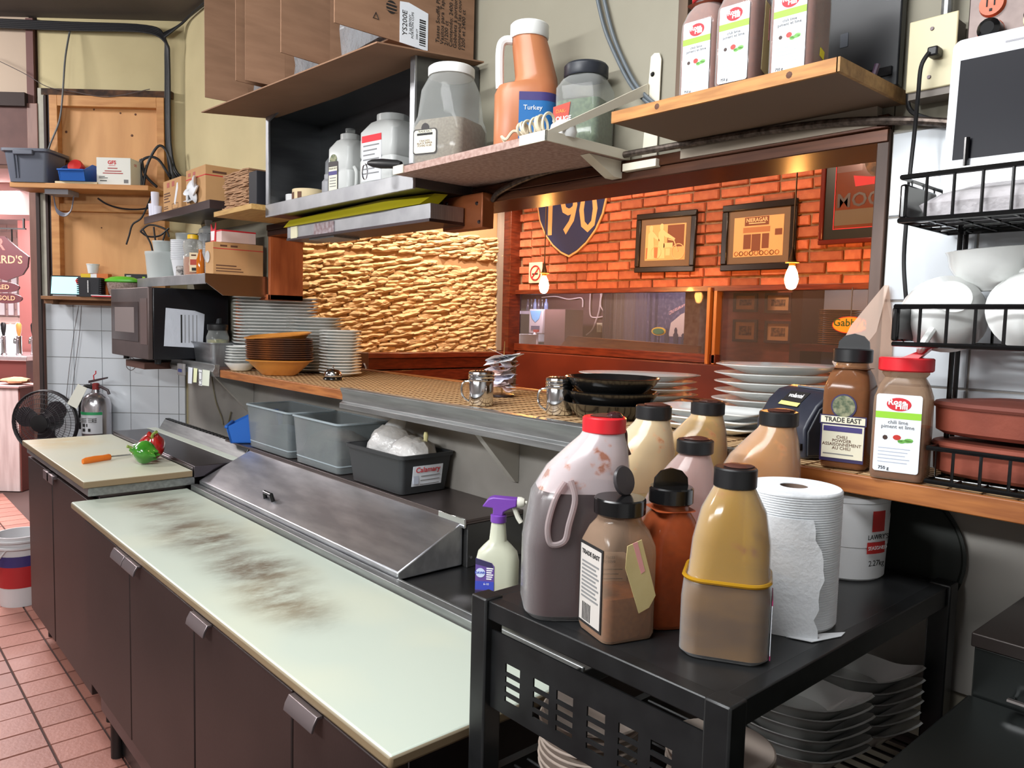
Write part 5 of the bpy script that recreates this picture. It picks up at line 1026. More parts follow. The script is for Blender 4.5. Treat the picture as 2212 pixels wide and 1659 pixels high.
mk('cord', MB().tube(smooth_path([(-.545, 1.40, 1.998), (-.553, 1.392, 1.975), (-.556, 1.395, 1.93), (-.564, 1.41, 1.87), (-.563, 1.40, 1.80), (-.555, 1.38, 1.76), (-.552, 1.37, 1.66), (-.542, 1.36, 1.60), (-.535, 1.36, 1.56)]), .0036, 8), black_plastic, pg)
solo('power_cord', 'black cord running from the plank shelf to the white wall box', 'cord', MB().tube(smooth_path([(-.60, 1.462, 1.965), (-.592, 1.452, 1.925), (-.565, 1.455, 1.905), (-.53, 1.455, 1.895), (-.49, 1.458, 1.892)]), .004, 8), black_plastic)
solo('wall_box', 'small cream box on the wall behind the propped tablet', 'box', MB().box(-.512, -.490, 1.448, 1.4725, 1.885, 1.93), cream, bevel=.002)
op = thing('outlet_panel', 'steel panel with orange and cream round sockets at top right', 'outlet panel', (-.42, 1.435, 2.005))
mk('panel', MB().box(-.08, .12, 0, .04, 0, .25), P('scuffed_steel', (112, 100, 96), .4, .8, col2=(90, 80, 78), vs=20), op, bevel=.002)
for k, (x_, z_) in enumerate(((-.045, .058), (-.045, .015), (.02, .065), (.02, .02), (-.045, .12))): 
    s_ = mk('socket', MB().lathe([(.02, 0), (.018, .007), (.0, .008)], 22, cap1=False).rot(90, 'X').mv(x_, 0, z_), P('socket_orange', (206, 92, 50), .4) if x_ < 0 else cream, op)
    if k in (0, 2): mk('slot', MB().box(x_ - .007, x_ - .005, -.0088, -.006, z_ - .004, z_ + .008).box(x_ + .004, x_ + .006, -.0088, -.006, z_ - .004, z_ + .008).box(x_ - .002, x_ + .002, -.0088, -.006, z_ - .012, z_ - .008), print_black, s_)
for x_, z_ in ((-.04, .012), (.025, .02)): mk('plug', MB().lathe([(.017, 0), (.017, .02), (.01, .026)], 16).rot(90, 'X').mv(x_, -.0075, z_), black_gloss, op)
solo('conduit', 'flexible metal conduit running along above the hatch', 'conduit', MB().tube(smooth_path([(-.47, 1.45, 1.875), (-.60, 1.448, 1.905), (-.75, 1.448, 1.925), (-1.0, 1.448, 1.934), (-1.3, 1.448, 1.936), (-1.55, 1.45, 1.928), (-1.70, 1.45, 1.90), (-1.745, 1.46, 1.88)]), .008, 10), P('conduit_steel', (118, 106, 98), .4, .8, col2=(70, 62, 58), vs=90))
cg = thing('wall_cable', 'two grey cables running down the wall behind the white bracket', 'cable', (0, 0, 0))
for k in (0, 1): mk('cable', MB().tube(smooth_path([(-1.375 + .02 * k, 1.468, 2.36), (-1.345 + .02 * k, 1.468, 2.27), (-1.31 + .016 * k, 1.468, 2.20), (-1.25 + .014 * k, 1.462, 2.11), (-1.20 + .014 * k, 1.456, 2.06), (-1.145 + .01 * k, 1.46, 2.02)]), .0045, 8), P('cable_blue_grey', (92, 100, 106), .5), cg)
tv = thing('monitor', 'black monitor hung behind the seasoning bottles', 'monitor', (-.855, 1.45, 1.97))
mk('housing', MB().box(-.21, .24, 0, .022, 0, .42), P('monitor_black', (18, 20, 24), .35), tv, bevel=.003); mk('ledge', MB().box(-.20, .23, -.006, 0, .02, .035), black_gloss, tv); mk('badge', MB().box(.13, .145, -.001, 0, .09, .115), P('grey_badge', (70, 76, 86), .5), tv)
solo('wooden_upright', 'weathered wooden upright left of the black monitor', 'upright', MB().box(-1.10, -1.075, 1.445, 1.472, 1.966, 2.55), P('weathered_wood', (104, 84, 66), .7, col2=(84, 66, 52), vs=8, stretch=(4, 4, .6)))
solo('marker', 'small dark marker with red tip behind the plank shelf end', 'marker', MB().tube([(-.64, 1.40, ZW), (-.632, 1.405, ZW + .035)], .005, 8), P('marker_dark', (60, 40, 60), .4))
# ---------------------------------------------------------------- jars on the white bracket shelf
ZB = 1.9455
pj = thing('spice_jar', 'large clear jar of ground pepper with white lid beside the cabinet', 'jar', (-1.735, 1.295, ZB), 20)
mk('shell', MB().loft([rr(.150, .145, .02, 0), rr(.158, .152, .02, .01), rr(.158, .152, .02, .105), rr(.148, .142, .03, .13), rr(.14, .135, .04, .2), rr(.118, .115, .05, .236), rr(.112, .112, .054, .242)]), clear_sh, pj)
mk('pepper', MB().loft([rr(.146, .14, .02, .003), rr(.153, .147, .02, .012), rr(.153, .147, .02, .10), rr(.142, .136, .03, .118)]), P('ground_pepper', (112, 98, 82), .9, col2=(134, 120, 102), vs=150), pj)
mk('lid', MB().lathe([(.062, .240), (.063, .243), (.063, .262), (.058, .266), (0, .266)], 32, cap1=False), white_plastic, pj)
l2 = mk('label', MB().loft([rr(.076, .066, .008, 0), rr(.076, .066, .008, .0008)]).rot(90, 'X').mv(-.03, -.0765, .058), P('label_dark_edge', (40, 34, 34), .5), pj)
mk('cream_panel', MB().loft([rr(.070, .060, .007, 0), rr(.070, .060, .007, .0006)]).rot(90, 'X').mv(-.03, -.0772, .058), P('cream_label2'), l2); mk('name_band', MB().box(-.055, -.005, -.0782, -.0776, .074, .080), print_black, l2)
text(l2, 'TRADE EAST', .008, print_black, (-.03, -.0782, .084)); text(l2, 'CRACKED\nBLACK PEPPER\nPOIVRE NOIR', .0075, P('brown_print'), (-.03, -.0782, .053)); mk('badge', MB().lathe([(.012, 0), (.012, .0008)], 18).rot(90, 'X').mv(-.03, -.0764, .094), P('label_dark_edge'), l2)
db = solo('sauce_bottle', 'slim dark bottle squeezed between the pepper jar and jug', 'bottle', MB().lathe([(.026, 0), (.028, .004), (.028, .075), (.018, .10), (.012, .12), (.012, .135)], 18), P('dark_bottle', (60, 48, 44), .25), (-1.62, 1.39, ZB)); mk('label', MB().lathe([(.0286, .015), (.0286, .06)], 18, cap0=False, cap1=False), P('label_bw2', (150, 140, 130), .6, col2=(60, 56, 56), vs=50), db)
sg = thing('spice_jug', 'tan spice jug with white lid, handle and blue label', 'jug', (-1.475, 1.335, ZB), CAMRZ)
mk('body', MB().loft([rr(.148, .12, .04, 0), rr(.158, .13, .045, .01), rr(.158, .13, .045, .145), rr(.150, .125, .05, .165, .004), rr(.112, .112, .05, .175, .022), rr(.105, .108, .05, .19, .024), rr(.094, .094, .046, .26, .010), rr(.086, .086, .042, .29, .004)]), P('spice_jug_tan', (186, 122, 82), .4, col2=(170, 100, 66), vs=7, stretch=(1, 1, .5)), sg)
mk('lid', MB().lathe([(.046, .286), (.048, .289), (.048, .318), (.044, .322), (0, .322)], 30, .004, 0, cap1=False), white_plastic, sg)
mk('handle', MB().tube(smooth_path([(-.038, 0, .284), (-.058, 0, .282), (-.068, 0, .262), (-.068, 0, .20), (-.066, 0, .165)]), [.011] * 25, 10), P('handle_white', (224, 226, 226), .35), sg)
nl = 16; lbm = MB(); ring = [p for p in rr(.160, .132, .046, 0)]
arc = [(-.018, -.06625), (.01, -.06625)] + [(x, y) for x, y, z in sorted([p for p in rr(.1605, .1325, .046, 0, n=8) if p[1] < -.005 and p[0] > .0], key=lambda p: (p[0], p[1]))]
lbm.add([(x, y, .02) for x, y in arc] + [(x, y, .142) for x, y in arc], [(i, i + 1, i + 1 + len(arc), i + len(arc)) for i in range(len(arc) - 1)])
bl3 = mk('label', lbm, P('label_blue', (38, 104, 166), .35), sg); lbt = MB(); lbt.add([(x * 1.002, y * 1.004, .122) for x, y in arc] + [(x * 1.002, y * 1.004, .142) for x, y in arc], [(i, i + 1, i + 1 + len(arc), i + len(arc)) for i in range(len(arc) - 1)]); mk('dark_band', lbt, P('label_navy', (60, 52, 110), .5), bl3)
text(bl3, 'Turkey', .016, print_white, (.016, -.0672, .104))
hj = thing('spice_jar', 'clear jar of dried green herbs with black lid', 'jar', (-1.338, 1.405, ZB), 18)
mk('shell', MB().loft([rr(.112, .105, .016, 0), rr(.116, .11, .016, .008), rr(.116, .11, .016, .15), rr(.10, .098, .03, .172), rr(.09, .09, .044, .18)]), clear_sh, hj)
mk('herbs', MB().loft([rr(.108, .10, .015, .003), rr(.112, .106, .015, .012), rr(.112, .106, .015, .118)]), P('dried_herbs', (70, 92, 62), .9, col2=(98, 118, 84), vs=140), hj)
mk('lid', MB().lathe([(.052, .178), (.054, .181), (.054, .204), (.05, .209), (0, .209)], 32, cap1=False), P('lid_black', (38, 42, 50), .4), hj)
l4 = mk('label', MB().prism([(-.058, .048), (-.02, .048), (-.012, .112), (-.058, .104)], -.0562, -.0555, 'y'), P('label_red', (176, 40, 36), .5), hj); text(l4, 'DAK-', .012, P('label_orange', (236, 140, 40), .5), (-.036, -.0566, .092)); text(l4, 'ROUGE', .015, print_white, (-.034, -.0566, .074), bold=.0004); mk('yellow_line', MB().box(-.055, -.022, -.0566, -.056, .056, .062), P('label_yellow', (230, 200, 60), .5), l4)
# coiled cord with lamp holder
cc = thing('extension_cord', 'coiled cream extension cord on the white bracket shelf', 'cord', (-1.315, 1.222, ZB))
pts = []
for i in range(150):
    t_ = i / 149; a = t_ * 2 * math.pi * 7; pts.append((-.055 + .105 * t_ + .006 * math.sin(a * .7), .018 * math.cos(a), .027 + (.024 - .010 * (1 - t_)) * math.sin(a)))
mk('coil', MB().tube(pts, .0034, 6), P('cord_cream', (206, 196, 170), .5), cc); mk('tail', MB().tube(smooth_path([(-.055, .018, .02), (-.075, .0, .03), (-.09, -.01, .012), (-.105, -.012, .02), (-.10, -.004, .006)]), .0034, 6), P('cord_cream'), cc)
sk2 = thing('lamp_socket', 'white plastic lamp socket beside the coiled cord', 'socket', (-1.243, 1.25, ZB)); sk2.location = (-1.268, 1.262, ZB)
mk('shell', MB().loft([ell(.03, .026, 0, n=20), ell(.034, .03, .012, n=20), ell(.03, .026, .03, n=20), ell(.02, .018, .038, n=20)]), white_plastic, sk2); mk('cavity', MB().lathe([(.012, .0375), (.011, .0395)], 16), P('brass_dark', (110, 80, 50), .4, .6), sk2)
kn = thing('kitchen_tool', 'black-handled tool poking out left of the bracket shelf', 'tool', (-1.845, 1.21, ZB), 186)
mk('handle', MB().loft([ell(.008, .006, 0, n=14), ell(.012, .009, .02, n=14), ell(.014, .010, .09, n=14), ell(.011, .009, .13, n=14), ell(.006, .005, .15, n=14)]).rot(82, 'Y').mv(.0, 0, .012), black_plastic, kn); mk('ring', MB().tube([(.165 + .012 * math.cos(a), 0, .01 + .022 * math.sin(a)) for a in [i * .4 for i in range(16)]], .002, 6, True), chrome, kn); mk('shank', MB().box(-.16, .01, -.008, .008, .004, .008), chrome, kn)
# ---------------------------------------------------------------- inside the steel cabinet
ZK = 1.9125
milky = clear('milky_plastic', (235, 238, 236), (214, 216, 214), .62, .3)
def tub(label, loc, rz, w, d, h, rn, name='white_tub', cap=True, matx=None):
    t = thing(name, label, 'container', loc, rz); mk('body', MB().loft([rr(w * .95, d * .95, .016, 0), rr(w, d, .018, .008), rr(w, d, .018, h * .42), rr(w * .96, d * .96, .018, h * .45), rr(w, d, .018, h * .48), rr(w, d, .02, h * .78), rr(w * .8, d * .8, .04, h * .9), rr(rn * 2, rn * 2, rn * .98, h * .92), rr(rn * 2, rn * 2, rn * .98, h)]), matx or milky, t)
    return t
t = tub('large white tub with red-topped label at the right in the cabinet', (-2.10, 1.345, ZK), 8, .165, .14, .245, .05)
l5 = mk('label', MB().box(-.062, .03, -.0712, -.0702, .04, .158), P('label_grey', (196, 198, 204), .6), t); mk('red_top', MB().box(-.062, .03, -.0718, -.0711, .158, .178), print_red, t)
for k in range(7): mk('text_line', MB().box(-.055, .02 - .01 * (k % 3), -.0717, -.0712, .145 - k * .014, .149 - k * .014), P('grey_print'), l5)
t = tub('white jug-shaped bottle with a dark oval label in the cabinet', (-2.345, 1.335, ZK), 10, .115, .105, .225, .032)
l6 = mk('label', MB().loft([rr(.05, .115, .006, 0), rr(.05, .115, .006, .0008)]).rot(90, 'X').mv(-.02, -.0535, .075), P('label_dark_edge'), t); mk('cream_panel', MB().box(-.041, .001, -.0552, -.0542, .025, .115), P('cream_label2'), l6); text(l6, 'TRADE EAST', .0075, print_black, (-.02, -.0556, .109)); mk('blue_band', MB().box(-.041, .001, -.0556, -.0551, .088, .101), P('label_navy'), l6)
for k in range(4): mk('text_line', MB().box(-.036, -.004, -.0556, -.0551, .05 + .009 * k, .053 + .009 * k), P('grey_print'), l6)
mk('badge', MB().lathe([(.018, 0), (.018, .0008)], 18).rot(90, 'X').mv(-.02, -.0532, .138), P('herb_print'), l6); mk('spout', MB().lathe([(.016, .225), (.016, .245)], 16, cap1=False), clear_sh, t)
mk('side_handle', MB().tube(smooth_path([(.058, -.03, .11), (.075, -.035, .09), (.074, -.035, .05), (.058, -.03, .03)]), .006, 8), milky, t)
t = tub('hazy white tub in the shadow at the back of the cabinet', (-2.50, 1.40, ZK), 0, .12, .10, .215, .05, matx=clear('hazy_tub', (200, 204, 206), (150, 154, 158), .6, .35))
solo('small_bottle', 'small grey bottle with dark cap behind the label roll', 'bottle', MB().lathe([(.02, 0), (.022, .004), (.022, .085), (.014, .095), (.014, .11)], 18), P('grey_bottle', (140, 140, 144), .4), (-2.475, 1.325, ZK))
solo('plastic_bag', 'crumpled clear bag hanging behind the tubs in the cabinet', 'bag', MB().loft([ell(.012, .012, .24), ell(.03, .02, .20), ell(.028, .024, .15), ell(.034, .02, .11), ell(.012, .012, .06), ell(.008, .008, .0)]), clear('wrap_plastic'), (-2.595, 1.42, ZK))
lr = thing('label_roll', 'cream roll of printed labels at the left in the cabinet', 'roll', (-2.62, 1.325, ZK))
mk('roll', MB().lathe([(.045, 0), (.058, .001), (.058, .072), (.045, .073), (.02, .073), (.02, 0)], 32), P('roll_cream', (206, 188, 150), .7), lr)
for a in (-130, -112, -95, -60): mk('print_block', MB().box(-.008, .008, -.0588, -.0578, .012, .06).rot(a + 90, 'Z'), P('brown_print'), lr)
solo('paper_roll', 'white till paper roll beside the cream label roll', 'roll', MB().lathe([(.012, 0), (.036, .001), (.036, .068), (.012, .069)], 26), P('roll_white', (206, 206, 206), .8), (-2.735, 1.33, ZK))
# ---------------------------------------------------------------- open cartons on top of the cabinet
ZT = 2.2845
solo('cardboard_sheet', 'long sagging cardboard flap under the cartons on the cabinet', 'cardboard', MB().hexa([(-2.86, 1.03, 2.245), (-1.80, 1.10, 2.245), (-1.80, 1.46, 2.279), (-2.80, 1.46, 2.279), (-2.86, 1.03, 2.249), (-1.80, 1.10, 2.249), (-1.80, 1.46, 2.283), (-2.80, 1.46, 2.283)]), cardboard)
film = P('liner_film', (176, 178, 182), .18, bump=1.2, bs=22, alpha=.5)
def big_carton(label, x0, x1, h=.56, lf=True, rf=True, lfa=0, rfa=0, fl=.15, liner=True):
    t = thing('carton', label, 'carton', ((x0 + x1) / 2, 1.17, ZT)); w = (x1 - x0) / 2; k = .004
    mk('body', MB().box(-w, w, .0, .29, 0, k).box(-w, w, 0, .29, h - k, h).box(-w, -w + k, 0, .29, k, h - k).box(w - k, w, 0, .29, k, h - k).box(-w + k, w - k, .286, .29, k, h - k), cardboard, t)
    if lf: mk('flap', MB().box(0, k, -fl, 0, .0, h), cardboard, t, (-w, 0, 0), lfa)
    if rf: mk('flap', MB().box(-k, 0, -fl, 0, .0, h), cardboard, t, (w, 0, 0), rfa)
    if liner:
        b_ = MB(); rn = random.Random(int(x0 * 1000)); rings = []
        for i in range(7):
            z = .02 + (h - .06) * i / 6; rings.append([(x * (1 + rn.uniform(-.1, .0)), y + rn.uniform(-.02, .02), z) for x, y, _ in rr(w * 1.8, .2, .03, 0, 0, .12, n=3)])
        b_.loft(rings); mk('liner', b_, film, t); mk('contents', MB().box(-w + .02, w - .02, .06, .27, .02, h - .06), P('dark_contents', (40, 38, 40), .4), t)
    return t
ca1 = big_carton('open brown carton furthest left on top of the cabinet', -2.79, -2.535, lfa=-3, rfa=4, fl=.15)
ca2 = big_carton('open brown carton in the middle on top of the cabinet', -2.49, -2.215, lfa=-5, rfa=0, fl=.13, rf=False)
ca3 = big_carton('printed brown carton with a white barcode label over the cabinet end', -2.185, -1.85, lfa=6, rfa=0, fl=.165)
wx = .1675 + .0008
text(ca3, 'PACTIV', .036, print_black, (wx, .005, .20), right=(0, 0, 1), up=(0, -1, 0), bold=.0008)
lg = mk('round_logo', MB().lathe([(.017, 0), (.017, .0006)], 22).rot(90, 'Y').mv(wx - .0004, .005, .085), print_black, ca3)
for k in range(3): mk('logo_gap', MB().box(wx, wx + .0006, -.012, .022, .074 + k * .009, .077 + k * .009), cardboard, lg)
mk('recycle_mark', MB().tube([(wx, -.035, .042), (wx, -.052, .042), (wx, -.0435, .058)], .0014, 5, True), print_black, ca3)
bl5 = mk('barcode_label', MB().prism([(.032, .0), (.125, -.002), (.125, .10), (.06, .112), (.032, .108)], wx - .0004, wx + .0006, 'x'), P('label_white'), ca3)
text(bl5, 'YS200E', .022, print_black, (wx + .0009, .048, .055), right=(0, 0, 1), up=(0, -1, 0)); text(bl5, '2 oz EBONY\nPORTION CUPS', .010, print_black, (wx + .0009, .069, .055), right=(0, 0, 1), up=(0, -1, 0)); text(bl5, '2500 CT', .008, print_black, (wx + .0009, .088, .035), right=(0, 0, 1), up=(0, -1, 0))
for k in range(12): mk('bar', MB().box(wx + .0005, wx + .0010, .096, .117, .008 + k * .006, .0105 + k * .006 + (.0015 if k % 3 else 0)), print_black, bl5)
text(ca3, 'Tasses Soufflé Plástico\nVasitos para Tapas "B"\n2/1200 ct\nContenido: 2400 ct\nGobelets à portions en plastique\ncomprend les couvercles "B"\n1200 et 2400 ct', .018, print_black, (wx, .205, .03), right=(0, 0, 1), up=(0, -1, 0), align='LEFT')
# ================================================================= BINS ON THE REAR SHELF OF THE NEAR TABLE
ZH = 1.0025
bin_cl = clear('cloudy_bin_plastic', (214, 218, 218), (150, 156, 158), .26, .2)
def clear_bin(label, x0, x1, h=.17):
    t = thing('storage_bin', label, 'bin', ((x0 + x1) / 2, 1.368, ZH)); w = x1 - x0; d = .195
    mk('tub', MB().tray(w, d, h, .003, w * .93, d * .9, .016), bin_cl, t)
    mk('rim', MB().loft([rr(w - .002, d - .002, .016, h - .004), rr(w + .010, d + .008, .02, h - .003), rr(w + .010, d + .008, .02, h + .003), rr(w - .004, d - .004, .016, h + .003)], False, False), clear('bin_rim_plastic', (220, 226, 230), (178, 190, 196), .55, .25), t)
    mk('base_line', MB().loft([rr(w * .937, d * .909, .016, .022), rr(w * .946, d * .922, .017, .023), rr(w * .946, d * .922, .017, .026), rr(w * .938, d * .91, .016, .027)], False, False), clear('bin_rim_plastic'), t)
    return t
b1 = clear_bin('clear storage bin between the blue bin and the fuller clear bin', -3.05, -2.665)
mk('contents', MB().loft([rr(.33, .15, .03, .006), rr(.34, .155, .03, .06), rr(.26, .1, .03, .085)]), P('bin_blue_stuff', (76, 92, 120), .6, col2=(110, 118, 130), vs=14), b1)
b2 = clear_bin('clear storage bin with bagged scraps beside the black bin', -2.635, -2.295)
mk('contents', MB().loft([rr(.28, .14, .03, .006), rr(.30, .155, .03, .05), rr(.25, .13, .04, .10), rr(.12, .07, .03, .125)]), P('bin_brown_stuff', (150, 132, 116), .45, col2=(96, 60, 52), vs=16, bump=.8, bs=25), b2)
bp = parts_bin('small blue parts bin left of the clear bins over the sloped lid', (-3.16, 1.365, ZH - .0005), -30, 1.3)
solo('shaker_lid', 'small chrome lid lying in the blue bin by the clear bins', 'lid', MB().lathe([(.022, 0), (.024, .005), (.02, .02), (.008, .026)], 18), chrome, (-3.155, 1.35, ZH + .005))
bk2 = thing('storage_bin', 'black plastic bin with handwritten white label and clear bags', 'bin', (-2.075, 1.366, ZH)); bkm = P('bin_black', (44, 46, 48), .45)
mk('tub', MB().tray(.325, .195, .12, .003, .29, .17, .016), bkm, bk2); mk('rim', MB().loft([rr(.323, .193, .016, .108), rr(.335, .205, .02, .11), rr(.335, .205, .02, .121), rr(.319, .189, .016, .121)], False, False), bkm, bk2)
lk = mk('label', MB().hexa([(.1475, -.05, .022), (.1475, .06, .022), (.1490, .06, .022), (.149, -.05, .022), (.1575, -.05, .085), (.1575, .06, .085), (.1592, .06, .085), (.1592, -.05, .085)]), P('label_white'), bk2)
text(lk, 'Calamary', .024, print_red, (.1588, .004, .072), right=(0, 1, 0), up=(.16, 0, 1), bold=.0002)
for k in range(3): mk('text_line', MB().box(.1545 - k * .0024, .1560 - k * .0024, -.02, .05, .052 - k * .013, .0535 - k * .013), P('grey_print'), lk)
mk('stamp', MB().box(.1525, .1545, -.046, -.028, .03, .055), P('pale_grey_print', (176, 182, 196), .6), lk)
pb = thing('plastic_bag', 'clear bags of white napkins bulging from the black bin', 'bag', (-2.075, 1.37, ZH + .03))
rb6 = random.Random(9)
def blob(rx, ry, rz_, n=16, m=9, amp=.14):
    b_ = MB(); rings = []
    for i in range(1, m):
        ph = math.pi * i / m; rings.append([(rx * math.sin(ph) * math.cos(2 * math.pi * j / n) * (1 + rb6.uniform(-amp, amp)), ry * math.sin(ph) * math.sin(2 * math.pi * j / n) * (1 + rb6.uniform(-amp, amp)), -rz_ * math.cos(ph) * (1 + rb6.uniform(-amp, amp) * .5)) for j in range(n)])
    return b_.loft(rings)
bagc = P('bag_white_film', (206, 204, 202), .25, bump=1.1, bs=20, alpha=.8)
mk('bag', blob(.09, .075, .07).mv(-.05, .0, .085), bagc, pb); mk('bag', blob(.085, .07, .06).mv(.075, .0, .075), bagc, pb); mk('peak', MB().loft([ell(.05, .04, .12, -.06, .0, n=14), ell(.035, .03, .16, -.05, .02, n=14), ell(.012, .012, .195, -.04, .03, n=14)]), clear('wrap_plastic'), pb)
mk('twist', MB().lathe([(.006, .12), (.008, .14), (.005, .15)], 8, .115, .02), P('cap_yellowish', (214, 206, 150), .5), pb)
# spray bottle on the deck
sb = thing('spray_bottle', 'white spray bottle with purple trigger on the steel deck', 'spray bottle', (-1.345, 1.165, .8685), 40)
mk('body', MB().loft([rr(.092, .058, .02, 0), rr(.100, .064, .024, .008), rr(.100, .064, .024, .105), rr(.092, .06, .026, .125), rr(.066, .05, .024, .140), rr(.042, .040, .02, .152), rr(.034, .034, .016, .19), rr(.030, .030, .0145, .198)]), clear('spray_plastic', (228, 230, 214), (204, 206, 186), .75, .3), sb)
mk('cleaner', MB().loft([rr(.09, .056, .02, .002), rr(.096, .061, .024, .01), rr(.096, .061, .024, .034)]), P('cleaner_yellow', (206, 170, 30), .3), sb)
pu = P('trigger_purple', (112, 62, 160), .4)
mk('collar', MB().lathe([(.0185, .196), (.019, .198), (.019, .212), (.016, .214)], 20), pu, sb)
hd = mk('head', MB().prism([(-.038, .232), (-.024, .252), (-.012, .256), (.044, .254), (.044, .236), (.028, .230), (.014, .222), (.012, .212), (-.012, .212), (-.012, .230)], -.014, .014, 'y'), pu, sb, bevel=.003)
mk('nozzle', MB().lathe([(.0125, .044), (.0125, .052), (.009, .06), (.004, .061), (.004, .066)], 16).rot(90, 'Y').mv(0, 0, .245), P('nozzle_white', (214, 212, 200), .4), sb)
mk('trigger', MB().tube(smooth_path([(.034, 0, .236), (.040, 0, .222), (.046, 0, .208), (.054, 0, .196)]), [.006] * 18 + [.004], 8), P('nozzle_white'), sb)
lsp = mk('label', MB().prism([(-.046, .026), (-.002, .026), (-.002, .098), (-.008, .106), (-.046, .116)], -.0335, -.0322, 'y'), P('label_purple', (92, 66, 140), .45), sb)
mk('dark_top', MB().prism([(-.046, .102), (-.004, .094), (-.008, .106), (-.046, .116)], -.0341, -.0334, 'y'), P('label_navy_edge'), lsp); mk('blue_band', MB().box(-.046, -.002, -.0341, -.0334, .042, .062), P('label_royal', (52, 66, 170), .5), lsp); mk('dark_foot', MB().box(-.046, -.002, -.0341, -.0334, .026, .040), P('label_navy_edge'), lsp)
mk('round_badge', MB().lathe([(.011, 0), (.011, .0008)], 20).rot(90, 'X').mv(-.034, -.0336, .082), P('badge_pale', (190, 200, 226), .4), lsp); text(lsp, 'DAWN', .008, P('label_royal'), (-.034, -.0346, .082), bold=.0003)
for k in range(6): mk('text_line', MB().box(-.020, -.004 - .002 * (k % 3), -.0341, -.0334, .092 - k * .005, .0945 - k * .005), print_white, lsp)
text(lsp, '6-10', .007, print_white, (-.02, -.0344, .056))
# ================================================================= THINGS ON THE CART
ZQ = 1.1005
def jug(label, loc, rz, secs, shell, fill, capm, cap_r, cap_z, cap_h, ccx, name='sauce_jug', fill_m=None, residue=True, lining=None):
    """thin glossy wall; inside it the sauce up to its level and above that the milky empty wall"""
    t = thing(name, label, 'jug', loc, rz)
    mk('shell', MB().loft([rr(w, d, r_, z, cx, n=6) for z, w, d, cx, r_ in secs]), clear('jug_gloss', (246, 246, 246), (225, 225, 225), .05, .1), t)
    lo, hi = [], []
    for a, b in zip(secs, secs[1:]):
        if a[0] < fill: lo.append(a)
        else: hi.append(a)
        if a[0] < fill <= b[0]:
            f = (fill - a[0]) / (b[0] - a[0]); m_ = tuple(p + (q - p) * f for p, q in zip(a, b)); lo.append(m_); hi.append(m_)
    hi.append(secs[-1])
    mk('sauce', MB().loft([rr(w * .975, d * .975, r_ * .97, max(z, .003), cx, n=6) for z, w, d, cx, r_ in lo]), fill_m, t)
    mk('empty_wall', MB().loft([rr(w * .975, d * .975, r_ * .97, z + .0004, cx, n=6) for z, w, d, cx, r_ in hi], False, True), shell, t)
    c_ = mk('cap', MB().lathe([(cap_r, cap_z), (cap_r + .002, cap_z + .002), (cap_r + .002, cap_z + cap_h - .002), (cap_r, cap_z + cap_h), (0, cap_z + cap_h)], 32, ccx, 0, cap1=False), capm, t)
    if residue: mk('dried_sauce', blob(cap_r * .75, cap_r * .6, .004, 12, 6, .2).mv(ccx + .004, 0, cap_z + cap_h + .001), P('dried_brown', (74, 38, 28), .5), c_)
    return t
gal = [(0, .128, .118, 0, .03), (.008, .142, .130, 0, .036), (.105, .142, .130, 0, .036), (.118, .138, .126, 0, .04), (.175, .132, .120, .004, .045), (.215, .112, .104, .014, .045), (.245, .082, .084, .026, .038), (.262, .062, .064, .032, .03), (.272, .055, .055, .034, .0265)]
bb_ = jug('barbecue sauce jug with red cap at the front left of the cart', (-.795, .843, ZQ), CAMRZ + 4, [(z, w * 1.10, d * 1.05, cx * 1.15, r_) for z, w, d, cx, r_ in gal], clear('bbq_shell', (222, 200, 200), (206, 190, 192), .7, .2, (150, 84, 52), 30, (.58, .66), .5), .185, red_cap, .031, .268, .024, .039, fill_m=P('bbq_sauce', (46, 20, 24), .22, col2=(58, 26, 26), vs=4))
mk('grip', MB().tube(smooth_path([(-.018, -.058, .205), (-.012, -.066, .18), (-.02, -.07, .145), (-.026, -.069, .12), (-.045, -.066, .115), (-.05, -.064, .14), (-.04, -.062, .18), (-.026, -.058, .203)]), .0045, 8), clear('grip_plastic', (230, 214, 214), (200, 186, 186), .35, .1), bb_)
nl_ = mk('nutrition_label', MB().loft([rr(.062, .085, .006, 0), rr(.062, .085, .006, .0008)]).rot(90, 'X').mv(.035, -.0682, .062), P('label_white'), bb_)
text(nl_, 'Nutrition Facts\nValeur nutritive', .0068, print_black, (.006, -.0694, .094), align='LEFT', bold=.0001)
for k in range(9): mk('text_line', MB().box(.008, .06 - .006 * (k % 2), -.0694, -.0688, .024 + k * .0068, .0255 + k * .0068), print_black, nl_)
mk('drip', MB().tube(smooth_path([(.06, -.005, .285), (.07, -.005, .27), (.072, -.005, .25), (.078, -.005, .235)]), .003, 6), P('dried_brown'), bb_)
mk('mayo_blob', blob(.012, .01, .008, 12, 6, .1).mv(.052, -.012, .2935), P('bbq_sauce'), bb_)
ysh = lambda nm, t, b, o, c2=(190, 120, 60): clear(nm, t, b, o, .16, c2, 30, (.60, .70), .5)
jug('pale cream sauce jug behind the barbecue jug', (-.853, 1.045, ZQ), CAMRZ + 10, gal, ysh('cream_jug', (240, 220, 180), (222, 196, 150), .72), .15, black_plastic, .029, .268, .024, .034, fill_m=P('cream_sauce', (206, 180, 120), .4))
jug('yellowish oil jug next to the serving shelf edge', (-.848, 1.197, ZQ), CAMRZ + 2, gal, ysh('yellow_jug', (236, 206, 130), (208, 166, 88), .62), .14, black_plastic, .029, .268, .024, .034, fill_m=P('mustard_oil', (196, 160, 60), .35))
jug('orange-tinted sauce jug right in front of the printer', (-.692, 1.172, ZQ), CAMRZ - 6, gal, ysh('orange_jug', (236, 190, 120), (206, 148, 84), .66), .17, black_plastic, .030, .268, .024, .034, fill_m=P('orange_residue', (196, 122, 50), .4, col2=(210, 150, 80), vs=14))
